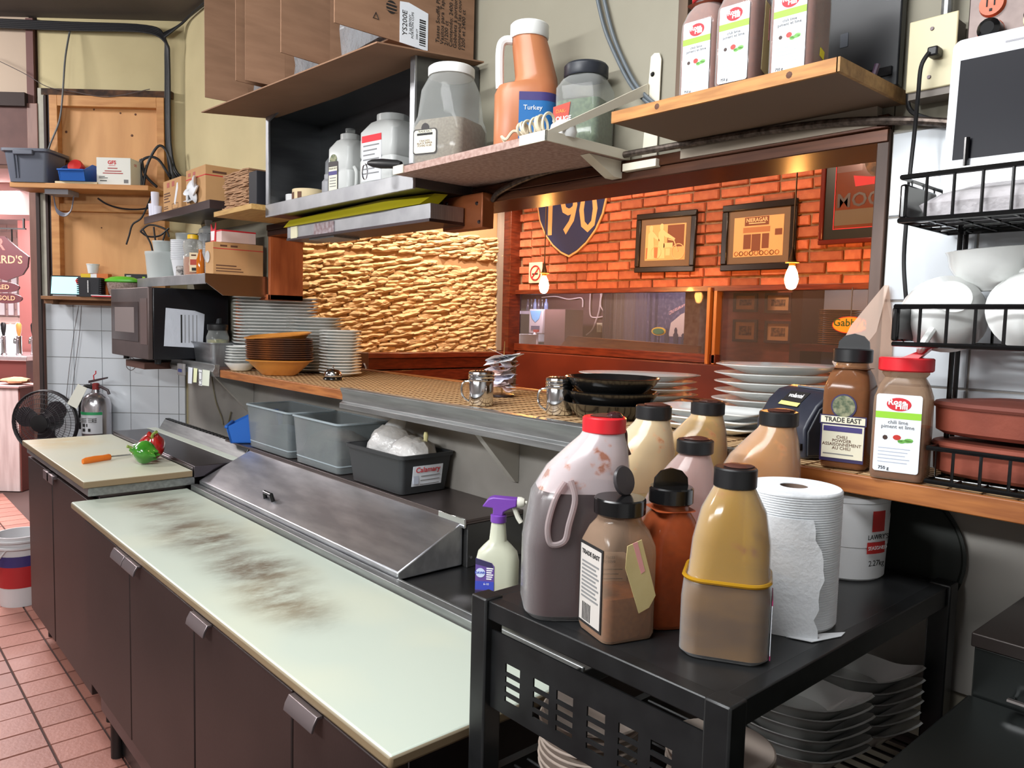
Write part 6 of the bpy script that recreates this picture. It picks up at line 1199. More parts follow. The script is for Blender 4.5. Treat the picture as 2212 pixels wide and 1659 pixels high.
jug('pink-tinted sauce jug with black cap in the middle of the cart', (-.727, 1.008, ZQ), CAMRZ + 8, [(z * .865, w * .82, d * .82, cx * .7, r_ * .85) for z, w, d, cx, r_ in gal], clear('pink_jug', (236, 206, 200), (214, 176, 168), .5, .16), .13, black_plastic, .027, .230, .022, .023, fill_m=P('pink_sauce', (196, 92, 66), .35))
yl = [(0, .100, .092, 0, .02), (.006, .114, .104, 0, .026), (.075, .114, .104, 0, .026), (.098, .110, .100, 0, .028), (.106, .104, .096, .002, .03), (.150, .100, .092, .003, .034), (.190, .084, .080, .004, .036), (.212, .062, .062, .004, .03), (.224, .050, .050, .004, .024)]
yj = jug('amber vinaigrette jug with black cap at the front right of the cart', (-.56, .892, ZQ), 30, yl, clear('amber_jug', (236, 206, 120), (184, 140, 36), .62, .12, (130, 76, 30), 22, (.6, .7), .5), .10, black_plastic, .026, .220, .027, .004, fill_m=P('amber_sauce', (86, 58, 26), .3, col2=(116, 82, 36), vs=9, stretch=(1, 1, 3)))
0 and mk('inner_sleeve', MB().loft([rr(w * .93, d * .93, r_ * .9, z, cx, n=6) for z, w, d, cx, r_ in yl[4:8]]), P('amber_film', (206, 158, 50), .4, col2=(176, 128, 44), vs=10, alpha=.75), yj)
mk('shoulder_ridge', MB().tube([p for p in rr(.109, .100, .028, .1035, n=6)], .003, 6, True), clear('amber_jug'), yj)
ly = mk('back_label', MB().box(.0574, .0584, -.035, .02, .012, .078), P('label_white'), yj); mk('magenta_edge', MB().box(.0574, .0588, -.035, .02, .006, .012).box(.0574, .0588, -.035, .02, .078, .084), P('label_magenta', (150, 40, 90), .5), ly)
for k in range(9): mk('text_line', MB().box(.0583, .0588, -.03, .012, .018 + k * .0062, .0205 + k * .0062), print_black, ly)
# orange sauce shaker and the spice bottle in front
so = spice('orange spice shaker with open black flip cap in the middle of the cart', (-.668, .907, ZQ), 60, .072, .172, .200, .026, black_gloss, clear('orange_tint', (236, 200, 170), (190, 110, 70), .3, .12), .168, P('orange_spice', (176, 82, 36), .6, col2=(160, 70, 30), vs=90), open_flap='up')
sp2 = spice('half-empty spice bottle with cream tape and open black cap at the cart front', (-.688, .818, ZQ), 72, .082, .165, .192, .030, black_gloss, dusty, .062, P('cajun_spice', (168, 104, 48), .85, col2=(140, 82, 34), vs=170), open_flap='round')
lf = mk('label', MB().box(-.0424, -.0414, -.030, .032, .012, .128), print_black, sp2); mk('cream_panel', MB().box(-.0428, -.0423, -.027, .029, .016, .124), P('label_cream_grey', (190, 184, 178), .6), lf)
text(lf, 'TRADE EAST', .0085, print_black, (-.0431, .001, .114), right=(0, -1, 0), bold=.0002)
for k in range(10): mk('text_line', MB().box(-.0432, -.0427, -.022 + .004 * (k % 3), .024, .05 + k * .0055, .0525 + k * .0055), P('grey_print'), lf)
for k in range(6): mk('bar', MB().box(-.0432, -.0427, -.002 + k * .004, .0 + k * .004, .018, .043), print_black, lf)
tp = mk('masking_tape', MB().prism([(-.012, .135), (.010, .142), (.036, .062), (.026, .046), (.010, .040), (-.014, .105)], -.0424, -.0414, 'y'), P('tape_cream', (206, 190, 138), .7, col2=(196, 178, 124), vs=20), sp2); mk('pink_stripe', MB().prism([(-.004, .138), (.003, .140), (.017, .098), (.011, .095)], -.0428, -.0423, 'y'), P('pink_stripe'), tp)
# paper towel roll
rt = thing('paper_towel_roll', 'tall white paper towel roll with torn sheet on the cart', 'paper roll', (-.566, 1.068, ZQ), CAMRZ)
prof = [(.020, 0), (.066, 0)]
nz = 56
for i in range(nz): prof += [(.0672, .003 + i * .00345), (.0684, .0042 + i * .00345), (.0684, .0056 + i * .00345)]
prof += [(.068, .197), (.066, .199), (.020, .199)]
mk('roll', MB().lathe(prof, 44, cap0=False, cap1=False).lathe([(.020, 0), (.020, .199)], 44, cap0=False, cap1=False), P('towel_white', (222, 226, 230), .85, bump=.12, bs=160), rt)
mk('core', MB().lathe([(.0195, .001), (.0195, .198)], 28, cap0=False, cap1=False).lathe([(.0195, .01), (.001, .012)], 28, cap0=False, cap1=False), P('core_brown', (104, 86, 74), .8), rt)
ts = MB(); A = [(-.9, .16), (-.75, .14), (-.55, .118), (-.40, .10)]
sh_ = []
for i in range(13):
    z = .165 - .165 * i / 12; jag = .0022 * math.sin(i * 2.3) + .0016 * math.sin(i * 5.1)
    wd = .02 + .05 * (1 - abs(1 - i / 5.5)) if i < 11 else .045
    sh_.append([(-.064 - .004 * (i / 12), -.030 - .012 * (i / 12), z), (-.045 - .004 * i / 12, -.058 - .010 * i / 12, z), (-.020 + jag, -.070 - .012 * i / 12, z), (-.004 + wd * .35 + jag, -.072 - .016 * i / 12, z)])
n4 = 4; ts.add([p for r_ in sh_ for p in r_] + [(x, y - .0007, z) for r_ in sh_ for x, y, z in r_], [f for i in range(12) for j in range(3) for f in ((i * 4 + j, i * 4 + j + 1, (i + 1) * 4 + j + 1, (i + 1) * 4 + j), (52 + i * 4 + j, 52 + (i + 1) * 4 + j, 52 + (i + 1) * 4 + j + 1, 52 + i * 4 + j + 1))])
mk('torn_sheet', ts, P('towel_white'), rt)
mk('trailing_corner', MB().prism([(-.03, -.082), (.0, -.098), (.05, -.075), (.062, -.06), (.01, -.07)], .0008, .0016, 'z'), P('towel_white'), rt)
# white tub with red badge under the shelf
tw = thing('seasoning_tub', 'white plastic tub with red badge behind the paper roll', 'tub', (-.625, 1.362, ZQ), CAMRZ - 10)
mk('tub', MB().lathe([(.068, 0), (.072, .004), (.076, .135), (.078, .137), (.078, .145), (.07, .147)], 36), P('tub_white', (222, 224, 226), .35), tw)
bd = mk('red_badge', MB().lathe([(.0745, .06), (.0763, .112)], 40, cap0=False, cap1=False), P('tub_white'), tw)
bdm = MB(); n = 8
for (a0, a1, z0, z1, m_) in ((-66, -44, .088, .124, 'r'), (-72, -40, .050, .070, 'r')):
    v = [(.0768 * math.cos(R(a0 + (a1 - a0) * i / n)), .0768 * math.sin(R(a0 + (a1 - a0) * i / n)), z) for z in (z0, z1) for i in range(n + 1)]; b_ = MB(); b_.add(v, [(i, i + 1, i + n + 2, i + n + 1) for i in range(n)]); mk('red_print', b_, P('badge_red', (186, 40, 38), .5), tw)
ta = R(-56); text(tw, "LAWRY'S", .012, print_black, (.0772 * math.cos(ta), .0772 * math.sin(ta), .079), right=(-math.sin(ta), math.cos(ta), 0)); text(tw, 'SEASONED', .009, print_white, (.0774 * math.cos(ta), .0774 * math.sin(ta), .060), right=(-math.sin(ta), math.cos(ta), 0)); text(tw, '2.27kg', .014, print_black, (.0765 * math.cos(ta), .0765 * math.sin(ta), .033), right=(-math.sin(ta), math.cos(ta), 0))
tb_ = R(-122)
for k in range(6): 
    a = -128; v = [(.0762 * math.cos(R(a + 20 * i / n)), .0762 * math.sin(R(a + 20 * i / n)), z) for z in (.020 + k * .0075, .0225 + k * .0075) for i in range(n + 1)]; b_ = MB(); b_.add(v, [(i, i + 1, i + n + 2, i + n + 1) for i in range(n)]); mk('text_line', b_, print_red if k == 3 else print_black, tw)
# dark round disc flat on the wall behind
solo('round_disc', 'dark round disc on the wall behind the cart', 'tray', MB().lathe([(.118, 0), (.124, .002), (.126, .010), (.121, .010), (.116, .004), (0, .004)], 48, cap1=False).rot(90, 'X'), P('disc_dark', (26, 30, 26), .6), (-.578, 1.4725, 1.132))
# dishes inside the cart
ZD = .8095
gd = 'nested white gratin dishes on the cart shelf'
def gratin_mb(L=.10, W=.068, h=.034):
    b_ = MB(); rings = []
    for k, z in ((.62, 0), (.66, .002), (.9, h * .7), (1.0, h - .001), (1.03, h), (1.0, h + .001), (.88, h * .75), (.6, .006)):
        ring = []
        for j in range(44):
            a = 2 * math.pi * j / 44; ear = max(0, math.cos(a)) ** 8 + max(0, -math.cos(a)) ** 8
            up = ear * (z / h) * .026 if z > h * .5 else 0
            ring.append(((L + ear * .026 * (z / h)) * k * math.cos(a), W * k * math.sin(a), z + up))
        rings.append(ring)
    return b_.loft(rings)
gm = gratin_mb()
stack('gratin_dish', ('white eared gratin dish', 'in the nearer pile inside the cart'), 'dish', gd, gm, porcelain, (-.62, 1.20, ZD), 6, .017, 12, .002, 2)
stack('gratin_dish', ('white eared gratin dish', 'in the farther pile inside the cart'), 'dish', gd + ' behind', gm, porcelain, (-.60, 1.345, ZD), 6, .019, 12, .002, 2)
stack('round_plate', ('brownish plate', 'in the pile behind the vented panel'), 'plate', 'plates behind the vented panel', plate_mb(.082, .014), P('plate_warm', (196, 180, 168), .25), (-.795, .895, ZD), 9, .0118)
stack('side_plate', ('cream plate', 'in the pile by the right cart post'), 'plate', 'plates by the front right post', plate_mb(.078, .015), P('plate_warm'), (-.595, .955, ZD), 9, .0125)
# ================================================================= DINING ROOM THINGS
# highway shield
sh0 = thing('shield_sign', 'blue shield-shaped sign reading 190 on the brick wall', 'sign', (-4.47, 4.558, 2.07))
def shield(k):
    pts = []
    for x, z in ((0, 0), (.09, .035), (.19, .10), (.29, .20), (.36, .32), (.395, .45), (.40, .56), (.385, .66), (.36, .70), (.2, .70), (0, .70)): pts.append((x * k, (z - .38) * k + .38))
    return pts[:-1] + [(0, pts[-1][1])] + [(-x, z) for x, z in reversed(pts[1:-1])]
mk('border', MB().prism(shield(1.0), 0, .012, 'y'), P('sign_cream', (226, 176, 120), .5), sh0); mk('face', MB().prism(shield(.955), -.004, 0, 'y'), P('sign_navy', (34, 48, 96), .4), sh0)
text(sh0, '190', .50, P('sign_cream'), (-.01, -.005, .345), bold=.004, sx=.86)
# no smoking sign
nsg = thing('no_smoking_sign', 'small white no smoking sign on the brick wall', 'sign', (-4.865, 4.562, 1.87))
mk('card', MB().box(-.082, .082, 0, .006, 0, .175), P('sign_white', (226, 206, 190), .5), nsg); mk('ring', MB().tube([(.06 * math.cos(a * math.pi / 12), -.001, .085 + .06 * math.sin(a * math.pi / 12)) for a in range(24)], .006, 6, True), print_red, nsg); mk('bar', MB().box(-.06, .06, -.004, 0, -.005, .005).rot(-45, 'Y').mv(0, 0, .085), print_red, nsg); mk('cigarette', MB().box(-.04, .03, -.003, 0, .072, .082), print_black, nsg)
text(nsg, 'S', .06, P('smoke_tan', (190, 150, 110), .6), (.022, -.0015, .105)); 
# framed pictures
sep = P('sepia_light', (222, 172, 118), .6); sepd = P('sepia_dark', (120, 66, 42), .6); mat_g = P('mat_board_grey', (112, 92, 76), .7); fr_b = P('frame_black', (30, 24, 22), .25)
def picture(label, x0, x1, z0, z1, fw, mw_, inner, tilt=0, y=4.556):
    t = thing('framed_picture', label, 'picture', ((x0 + x1) / 2, y, z0), rot=(0, tilt, 0)); w = (x1 - x0) / 2; h = z1 - z0
    mk('frame', MB().frame(-w, w, 0, h, fw, -.012, .012), fr_b, t, bevel=.006); mk('mat_board', MB().box(-w + fw, w - fw, .002, .008, fw, h - fw), mat_g, t)
    mk('photo', MB().box(-w + fw + mw_, w - fw - mw_, .0, .002, fw + mw_, h - fw - mw_), sep if inner != 'dark' else sepd, t)
    return t, w, h
p1, w, h = picture('framed sepia photograph of two riders beside an old motorcycle', -3.772, -3.241, 1.918, 2.348, .042, .045, 'l', .8)
mk('dark_backdrop', MB().box(.02, .165, -.0006, 0, .18, .335), sepd, p1)
def figure(parent, x, z, s, lean, m_=sep):
    b_ = MB(); pl_ = [(-.030, 0), (.032, 0), (.026, .10), (.020, .15), (.034, .14), (.085 * lean + .03, .118), (.09 * lean + .03, .128), (.03, .175), (.010, .19), (.014, .205), (.012, .225), (-.004, .232), (-.018, .222), (-.018, .20), (-.012, .19), (-.028, .17), (-.026, .11)]
    b_.prism([(x + a * s, z + c * s) for a, c in pl_], -.0016, -.0004, 'y'); mk('printed_figure', b_, m_, parent)
mk('dark_patch', MB().box(-.17, -.05, -.0005, 0, .10, .18), P('sepia_mid', (176, 116, 74), .6), p1)
figure(p1, -.125, .098, 1.05, .5, P('sepia_pale', (240, 200, 150), .6)); figure(p1, -.03, .10, 1.08, .9, P('sepia_pale'))
for (cx, r_) in ((.12, .055), (-.075, .045)): mk('printed_wheel', MB().tube([(cx + r_ * math.cos(a * .2618), -.0012, .145 + r_ * math.sin(a * .2618)) for a in range(24)], .0035, 5, True), P('sepia_pale'), p1)
mk('printed_motorcycle', MB().tube([(.12, -.0012, .145), (.08, -.0012, .225), (.03, -.0012, .235)], .005, 5).box(-.01, .07, -.0016, -.0006, .175, .21).box(.01, .05, -.0016, -.0006, .12, .17), P('sepia_pale'), p1)
p2, w, h = picture('framed sepia photograph of a shopfront with a row of motorcycles', -3.027, -2.489, 1.908, 2.346, .045, .045, 'l', 0)
mk('sign_board', MB().box(-.10, .075, -.0006, 0, .29, .345), sepd, p2); text(p2, 'NIERAGAR', .036, P('sepia_pale'), (-.012, -.0012, .325), sx=.9, bold=.0006); mk('sign_line', MB().box(-.07, .05, -.0011, 0, .302, .308), P('sepia_pale'), p2)
mk('awning', MB().box(-.11, .085, -.0006, 0, .245, .28), P('sepia_mid'), p2); mk('shop_window', MB().box(-.105, -.05, -.0006, 0, .14, .235), sepd, p2); mk('shop_door', MB().box(-.045, .02, -.0006, 0, .125, .235), sepd, p2); mk('shop_window', MB().box(.03, .08, -.0006, 0, .14, .235), sepd, p2); mk('side_window', MB().box(.12, .17, -.0006, 0, .22, .26), sepd, p2)
for k in range(9): mk('printed_wheel', MB().tube([(-.155 + k * .037 + .014 * math.cos(a * .785), -.0012, .112 + .014 * math.sin(a * .785)) for a in range(8)], .003, 4, True), sepd if k % 2 else P('sepia_mid'), p2)
# mirror-poster with antlered animal
mo = thing('framed_poster', 'red-brown framed beer mirror partly hidden by the hatch jamb', 'poster', (-2.08, 4.556, 2.045))
mk('frame', MB().frame(-.265, .265, 0, .66, .03, -.014, .012), P('frame_red_brown', (96, 36, 30), .2), mo, bevel=.006); mk('dark_border', MB().frame(-.235, .235, .03, .63, .06, -.002, .006), P('poster_dark_green', (34, 34, 30), .3), mo); mk('red_line', MB().frame(-.178, .178, .087, .573, .005, -.003, .004), print_red, mo)
mk('face', MB().box(-.172, .172, 0, .005, .092, .568), P('poster_brown', (108, 62, 48), .15), mo); mk('silver_band', MB().box(-.172, .172, -.0008, 0, .11, .20), P('poster_silver', (150, 140, 128), .15, .6), mo)
text(mo, 'MOOSEHEAD', .115, P('poster_letter', (58, 38, 28), .4), (-.165, -.002, .25), align='LEFT', bold=.002); mk('red_ribbon', MB().prism([(-.055, .33), (.12, .335), (.14, .39), (.05, .375), (-.07, .395)], -.0015, 0, 'y'), print_red, mo)
mk('animal_patch', MB().loft([ell(.09, .11, 0, n=20), ell(.09, .11, .0012, n=20)]).rot(90, 'X').mv(.08, .0, .48), P('animal_fur', (120, 84, 48), .6, col2=(60, 44, 30), vs=30), mo); mk('silver_sky', MB().box(-.172, -.02, -.0006, 0, .42, .568), P('poster_mauve', (120, 96, 96), .15, .3), mo)
# pendant bulbs
glow = P('bulb_glow', (255, 214, 150), .3, emit=330, ecol=(255, 176, 92))
for k, (x_, l_) in enumerate(((-3.857, 'bare pendant bulb hanging in front of the shield sign'), (-2.037, 'bare pendant bulb hanging beside the shopfront photograph'))):
    t = thing('pendant_bulb', l_, 'pendant lamp', (x_, 3.70, 1.745))
    mk('bulb', MB().lathe([(.008, -.012), (.022, -.004), (.032, .024), (.034, .042), (.027, .075), (.016, .10), (.014, .108)], 22), glow, t)
    mk('socket', MB().lathe([(.014, .106), (.016, .108), (.016, .122), (.034, .123), (.034, .129), (.016, .131)], 22), P('socket_brass', (190, 150, 80), .35, .6), t); mk('shade_cone', MB().lathe([(.02, .131), (.006, .19), (.004, .20)], 18), P('cone_bronze', (86, 64, 44), .4, .6), t); mk('cord', MB().tube([(0, 0, .2), (0, 0, 1.235)], .004, 6), P('cord_brown', (120, 88, 60), .6), t)
# hanging restaurant sign and things built beyond the mirror panes in place of reflections
gs = thing('oval_sign', "orange oval hanging sign reading Gabby's before the white tiles", 'sign', (-2.09, 4.50, 1.564))
mk('plate', MB().loft([ell(.108, .05, 0, n=36), ell(.108, .05, .006, n=36)]).rot(90, 'X'), print_red, gs); mk('face', MB().loft([ell(.103, .046, 0, n=36), ell(.103, .046, .0075, n=36)]).rot(90, 'X').mv(0, -.0003, 0), P('sign_orange', (244, 160, 40), .5), gs); text(gs, "Gabby's", .062, P('sign_green', (40, 84, 40), .5), (-.002, -.0085, .012), bold=.001); text(gs, '2', .032, P('sign_green'), (.02, -.0085, -.028))
mk('chain', MB().tube([(0, 0, .05), (0, 0, .22)], .003, 6), chrome, gs)
for k, (x0, x1, z0, z1, l_) in enumerate(((-3.41, -3.205, 1.655, 1.80, 'small framed print, upper left of the four beyond the pane'), (-3.14, -2.925, 1.65, 1.80, 'small framed print, upper right of the four beyond the pane'), (-3.405, -3.195, 1.425, 1.597, 'small framed print, lower left of the four beyond the pane'), (-3.13, -2.915, 1.425, 1.59, 'small framed print, lower right of the four beyond the pane'))):
    t = thing('framed_picture', l_, 'picture', ((x0 + x1) / 2, 5.335, z0)); w = (x1 - x0) / 2; h = z1 - z0
    mk('frame', MB().frame(-w, w, 0, h, .02, -.01, .01), P('frame_purple_black', (62, 40, 48), .4), t); mk('print', MB().box(-w + .02, w - .02, 0, .006, .02, h - .02), P('print_tan', (206, 160, 112), .6), t); mk('sketch', MB().box(-w + .05, w - .05, -.0008, 0, .05, h - .05), P('sketch_ink', (170, 126, 86), .7, col2=(70, 50, 40), vs=40), t)
stack('tan_plate', ('tan plate', 'in the pile beyond the right pane'), 'plate', 'plates beyond the right pane', plate_mb(.13, .014, n=28), P('plate_tan', (206, 156, 96), .3), (-2.42, 5.05, 1.435), 17, .0135)
solo('side_counter', 'narrow dark counter under the tan plates beyond the pane', 'counter', MB().box(-2.64, -1.9, 4.85, 5.28, 1.39, 1.4345), mahogany_x)
dp = thing('drink_dispenser', 'pale blue-topped drink dispenser beyond the left pane', 'dispenser', (-5.63, 5.30, 1.3205))
mk('body', MB().box(-.10, .10, 0, .22, .10, .345), P('dispenser_cream', (206, 196, 196), .4), dp, bevel=.01); mk('blue_front', MB().prism([(-.08, .33), (.08, .33), (.05, .25), (0, .215), (-.05, .25)], -.004, 0, 'y'), P('dispenser_blue', (120, 180, 226), .3, emit=.25), dp); mk('display', MB().box(-.06, .06, -.005, 0, .14, .18), P('display_grey', (90, 84, 110), .3), dp); mk('drip_tray', MB().box(-.1, .1, -.04, .2, 0, .02), black_plastic, dp); mk('stand', MB().box(-.08, .08, .12, .2, .02, .10), chrome, dp)
solo('maroon_cabinet', 'dull maroon cabinet side next to the drink dispenser', 'cabinet', MB().box(-5.50, -5.22, 5.30, 5.55, 1.3205, 1.665), P('cabinet_maroon', (112, 82, 76), .6))
solo('white_tub', 'white tub at the lower left of the mirror pane', 'tub', MB().lathe([(.09, 0), (.10, .09), (.104, .09), (.104, .10)], 24), white_plastic, (-5.45, 5.02, 1.32)); 
sb2 = thing('spray_bottle', 'red-topped spray bottle behind the white tub', 'spray bottle', (-5.50, 5.18, 1.32)); mk('body', MB().lathe([(.03, 0), (.03, .09), (.012, .12)], 14), white_plastic, sb2); mk('trigger', MB().box(-.02, .04, -.012, .012, .12, .145), P('red_plastic'), sb2)
solo('back_counter', 'bar counter with dark top beyond the left pane', 'counter', MB().box(-6.2, -3.9, 4.9, 5.6, 0, 1.3195), P('counter_dark', (70, 46, 44), .5))
bottles = P('shelf_bottles', (60, 50, 60), .3, col2=(150, 130, 150), vs=60)
for k in range(6): solo('liquor_bottle', ('first', 'second', 'third', 'fourth', 'fifth', 'last')[k] + ' liquor bottle from the left on the shelf beyond the pane', 'bottle', MB().lathe([(.022, 0), (.022, .075), (.009, .10), (.009, .125)], 12), P('bottle_%d' % (k % 3), ((70, 60, 80), (40, 40, 52), (120, 140, 180))[k % 3], .2), (-6.02 + k * .055, 5.55, 1.652), group='liquor bottles beyond the pane')
solo('bottle_shelf', 'pale shelf carrying liquor bottles beyond the left pane', 'shelf', MB().box(-6.1, -5.62, 5.5, 5.7, 1.62, 1.651), P('pale_shelf', (206, 196, 212), .5))
wc = thing('wall_cable', 'loose white cables on the maroon wall beyond the pane', 'cable', (0, 0, 0)); cw = P('cable_cream', (196, 180, 172), .5)
for pts in ([(-5.30, 1.85), (-5.30, 1.66), (-5.26, 1.60), (-5.12, 1.61), (-5.10, 1.64), (-5.16, 1.72), (-5.14, 1.84)], [(-5.16, 1.84), (-5.17, 1.70), (-5.20, 1.60), (-5.26, 1.48), (-5.34, 1.42)], [(-6.0, 1.80), (-5.8, 1.81), (-5.6, 1.78), (-5.42, 1.79), (-5.40, 1.70)]): mk('cable', MB().tube(smooth_path([(x, 5.73, z) for x, z in pts]), .007, 6), cw, wc)
ol = thing('wall_outlet', 'cream outlet on the maroon wall beyond the pane', 'outlet', (-5.17, 5.735, 1.50)); mk('plate', MB().box(-.035, .035, 0, .014, -.045, .045), cream, ol); mk('socket', MB().box(-.015, .015, -.003, 0, -.03, .03), P('cream_darker', (170, 160, 130), .5), ol)  # socket in a darker cream than its plate
for k in range(5):
    solo('curtain', ('dark', 'grey-brown', 'grey', 'blue-grey', 'navy')[k] + ' curtain panel beyond the left pane', 'curtain', MB().loft([[(-5.10 + k * .135 + .13 * i / 8, 5.70 + .012 * math.sin(i * 1.6), z) for i in range(9)] + [(-5.10 + k * .135 + .13 * i / 8, 5.715 + .012 * math.sin(i * 1.6), z) for i in range(8, -1, -1)] for z in (1.0, 2.0)]), P('curtain_%d' % k, ((58, 48, 48), (92, 82, 76), (96, 88, 92), (84, 80, 96), (44, 46, 70))[k], .8))
mu = thing('wall_mural', 'stadium mural in blue and cream beyond the left pane', 'mural', (-4.22, 5.70, 1.36))
mk('panel', MB().box(-.34, .42, 0, .02, 0, .56), P('mural_navy', (60, 60, 86), .6, col2=(104, 98, 116), vs=30, ramp=(.5, .7)), mu); mk('field', MB().prism([(-.08, .08), (.30, .08), (.32, .36), (.22, .34), (.05, .28), (-.06, .20)], -.002, 0, 'y'), P('mural_cream', (196, 176, 160), .6), mu); mk('tree_shape', MB().prism([(.24, 0), (.36, 0), (.35, .25), (.28, .45), (.2, .56), (.26, .40), (.27, .2)], -.004, -.002, 'y'), P('mural_dark', (40, 38, 54), .6), mu)
for k, (x_, h_) in enumerate(((-.10, .15), (.0, .16), (.08, .11), (.15, .13), (.22, .09))): mk('silhouette', MB().lathe([(.02, 0), (.028, h_ * .6), (.014, h_ * .72), (.018, h_ * .85), (.006, h_)], 10, sy=.1).mv(x_, -.005, 0), P('mural_dark'), mu)
mk('barrier', MB().prism([(-.08, .27), (.12, .37), (.20, .40), (.20, .42), (-.02, .33), (-.09, .30)], -.003, -.0005, 'y'), P('mural_stripe', (196, 150, 140), .6, col2=(90, 80, 100), vs=60), mu)
os2 = thing('oval_sign', 'small green and yellow oval emblem before the mural', 'sign', (-4.10, 5.3, 1.485)); mk('plate', MB().loft([ell(.075, .036, 0, n=24), ell(.075, .036, .008, n=24)]).rot(90, 'X'), P('emblem_yellow', (214, 176, 60), .5), os2); mk('face', MB().loft([ell(.06, .025, 0, n=24), ell(.06, .025, .010, n=24)]).rot(90, 'X').mv(0, -.0005, 0), P('emblem_green', (60, 120, 84), .5), os2); mk('post', MB().tube([(0, .004, -.036), (0, .004, -.166)], .004, 6), black_plastic, os2)
solo('bench_back', 'tan wooden bench back beyond the left pane', 'bench', MB().hexa([(-5.0, 5.02, 1.3205), (-3.5, 5.02, 1.3205), (-3.5, 5.06, 1.3205), (-4.98, 5.06, 1.3205), (-4.9, 5.02, 1.42), (-3.5, 5.02, 1.385), (-3.5, 5.06, 1.385), (-4.88, 5.06, 1.42)]), P('bench_tan', (176, 112, 58), .5, col2=(150, 90, 44), vs=6, stretch=(1, 8, 8)))
solo('white_post', 'white brick post at the right end of the left pane', 'post', MB().box(-3.70, -3.56, 5.1, 5.25, 0, 2.0), P('white_post', (196, 176, 170), .7, col2=(170, 140, 130), vs=20))
# ================================================================= BAR BEYOND THE POST (far left)
def far(x, y, z): return inD(x, y, z)
pale = P('bar_ceiling_pink', (232, 208, 206), .8)
struct('ceiling_bar', MB().box(-3.0, .9, .12, 5.2, 2.56, 2.62), pale, L0, CAMRZ)
struct('wall_bar_header', MB().box(-3.0, .9, 2.2, 2.3, 2.28, 2.56), P('bar_header', (196, 168, 164), .7), L0, CAMRZ)
struct('trim_19', MB().box(-3.0, .9, 2.16, 2.2, 2.26, 2.30), P('bar_header_trim', (122, 80, 76), .6), L0, CAMRZ)
bw = struct('wall_bar', MB().box(-4.2, .9, 4.4, 4.5, 0, 2.6), P('bar_grout', (214, 196, 190), .9), L0, CAMRZ)
bbm = P('bar_pink_brick', (206, 176, 168), .8, rand=.12); bme2 = None
for j in range(15):
    for i in range(11):
        o = mk('brick', bme2 or MB().box(0, .20, -.015, 0, 0, .066), bbm, bw, (-4.1 + i * .215 - (.107 if j % 2 else 0), 4.4, 1.30 + j * .078), smooth=False); bme2 = o.data
struct('window_4', MB().box(-4.2, -1.15, 4.36, 4.395, .9, 1.36), P('bright_window', (255, 250, 252), .5, emit=4), L0, CAMRZ)
struct('trim_20', MB().box(-2.29, -2.17, 3.4, 3.5, 0, 2.5), P('bar_column', (120, 70, 66), .6), L0, CAMRZ)
for k in range(6):
    x_ = -3.10 + (k % 3) * .10 + (.04 if k > 2 else 0); z_ = 1.46 if k < 3 else 1.70
    t = thing('framed_picture', ('leftmost', 'middle', 'rightmost')[k % 3] + ' pale framed notice in the ' + ('lower' if k < 3 else 'upper') + ' row on the bar brick wall', 'picture', far(x_, 4.37, z_), CAMRZ); mk('frame', MB().frame(-.038, .038, 0, .20, .008, -.006, .01), P('notice_frame', (176, 150, 150), .5), t); mk('sheet', MB().box(-.03, .03, 0, .006, .008, .192), P('notice_white', (240, 238, 240), .6), t)
# round-topped hanging pub sign
d6 = lambda u: (u - 1106) * 6.0 / 1672 + 2.54
sg_ = thing('pub_sign', "dark hanging pub sign reading RICKARD'S with red and gold drops", 'sign', far(d6(15), 1.8, 1.80), CAMRZ)
mk('board', MB().prism([(-.22, .10), (-.16, .0), (.0, -.05), (.13, .0), (.17, .06), (.18, .14), (.10, .20), (.04, .25), (.0, .29), (-.12, .29), (-.15, .24), (-.22, .20)], 0, .02, 'y'), P('pub_sign_dark', (84, 48, 52), .4), sg_)
text(sg_, "RICKARD'S", .085, P('pub_gold', (196, 140, 110), .4), (.135, -.001, .11), align='RIGHT', bold=.001); text(sg_, 'R', .13, P('pub_gold_dim', (150, 96, 90), .4), (-.04, -.001, .225), bold=.002)
for k, s_ in enumerate(('RED', 'GOLD')):
    d = mk('drop', MB().loft([ell(.12, .04, 0, n=24), ell(.12, .04, .015, n=24)]).rot(90, 'X').mv(-.02 + .02 * k, .018, -.10 - .085 * k), P('pub_sign_dark'), sg_); text(d, s_, .05, P('pub_gold'), (-.02 + .02 * k, .0, -.10 - .085 * k), bold=.001)
mk('bracket', MB().box(-.25, .16, .0, .015, .345, .355).box(.14, .15, 0, .015, .355, .43), black_paint, sg_); mk('chain', MB().tube([(.05, .01, .345), (.05, .01, .25)], .006, 6), black_paint, sg_)
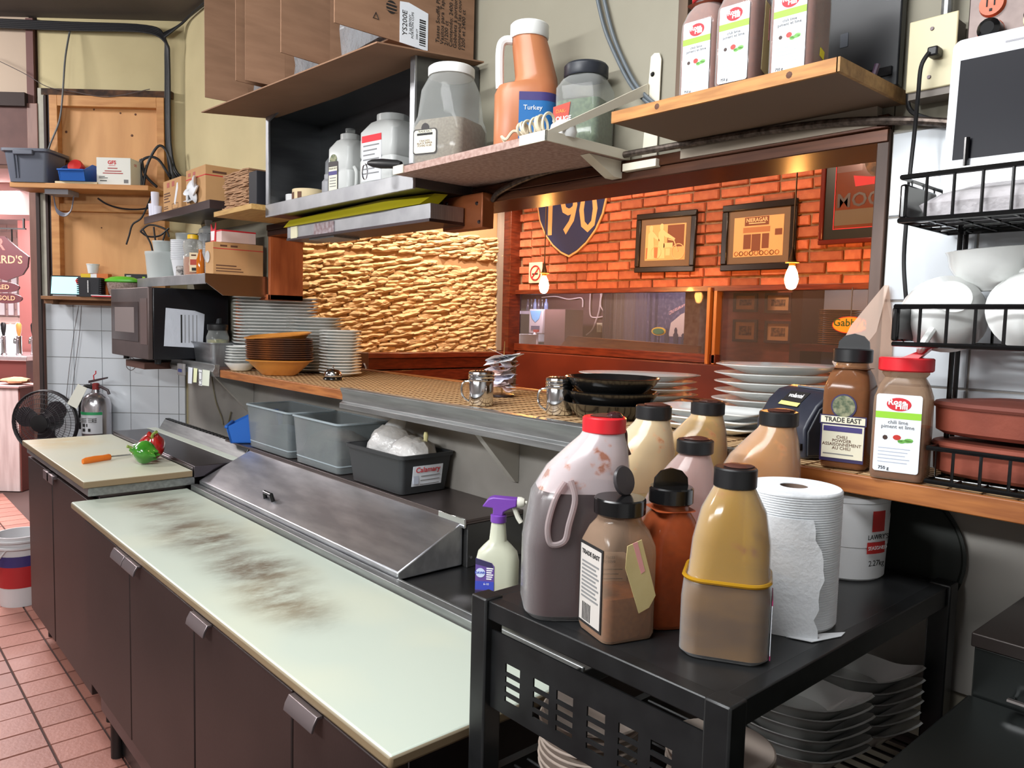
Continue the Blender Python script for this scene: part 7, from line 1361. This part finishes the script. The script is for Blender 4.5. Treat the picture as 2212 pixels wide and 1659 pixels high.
# track spot
sp_ = thing('track_spotlight', 'black track spotlight under the pale bar ceiling', 'spotlight', far(-.93, .9, 2.20), CAMRZ); mk('can', MB().lathe([(.035, 0), (.045, .09)], 16).rot(60, 'Y'), black_plastic, sp_); mk('arm', MB().tube([(.03, 0, .03), (.03, 0, .36)], .008, 6), black_plastic, sp_)
# bar counter with taps and the front cabinet
bc_ = thing('bar_counter', 'bar counter with bright steel top at the far left', 'counter', far(-2.30, 2.85, 0), CAMRZ)
mk('top', MB().box(-1.0, .60, -.3, .5, 1.08, 1.12), P('bar_top_steel', (214, 204, 206), .2, .8), bc_, bevel=.004); mk('front', MB().box(-1.0, .57, -.26, .48, 0, 1.08), P('bar_front', (112, 60, 56), .5), bc_)
for k in range(4):
    t = thing('beer_tap', ('leftmost', 'second', 'third', 'rightmost')[k] + ' chrome beer tap on the bar counter', 'beer tap', far(-2.06 + k * .07, 2.8 + .1 * (k % 2), 1.1205), CAMRZ)
    mk('column', MB().lathe([(.03, 0), (.022, .01), (.02, .16), (.024, .17)], 16), chrome, t); mk('spout', MB().tube(smooth_path([(0, 0, .14), (0, -.05, .15), (0, -.06, .10)]), .01, 8), chrome, t); mk('handle', MB().loft([ell(.012, .008, .17, n=12), ell(.022, .014, .22, n=12), ell(.026, .016, .27, n=12), ell(.016, .01, .29, n=12)]), (black_plastic, P('tap_white', (226, 222, 226), .3), P('tap_gold', (180, 130, 70), .3), black_plastic)[k], t)
wb_ = thing('wood_cabinet', 'pale worn cabinet standing before the bar at the far left', 'cabinet', far(-1.68, 2.4, 0), CAMRZ); mk('body', MB().box(-.9, .12, -.2, .1, .0, .875), P('worn_white_wood', (216, 202, 200), .5, col2=(190, 172, 170), vs=4, stretch=(6, 6, .6)), wb_, bevel=.004); mk('top', MB().box(-.92, .14, -.22, .11, .875, .895), P('worn_top', (176, 142, 138), .4), wb_, bevel=.004); mk('side_panel', MB().box(.1205, .13, -.19, .1, 0, .875), P('side_red', (110, 60, 54), .5), wb_)
solo('paper_pile', 'heap of kraft papers on the pale cabinet by the post', 'paper', blob(.12, .08, .03, 14, 6, .25), P('kraft_paper'), far(-1.66, 2.34, .928), CAMRZ)
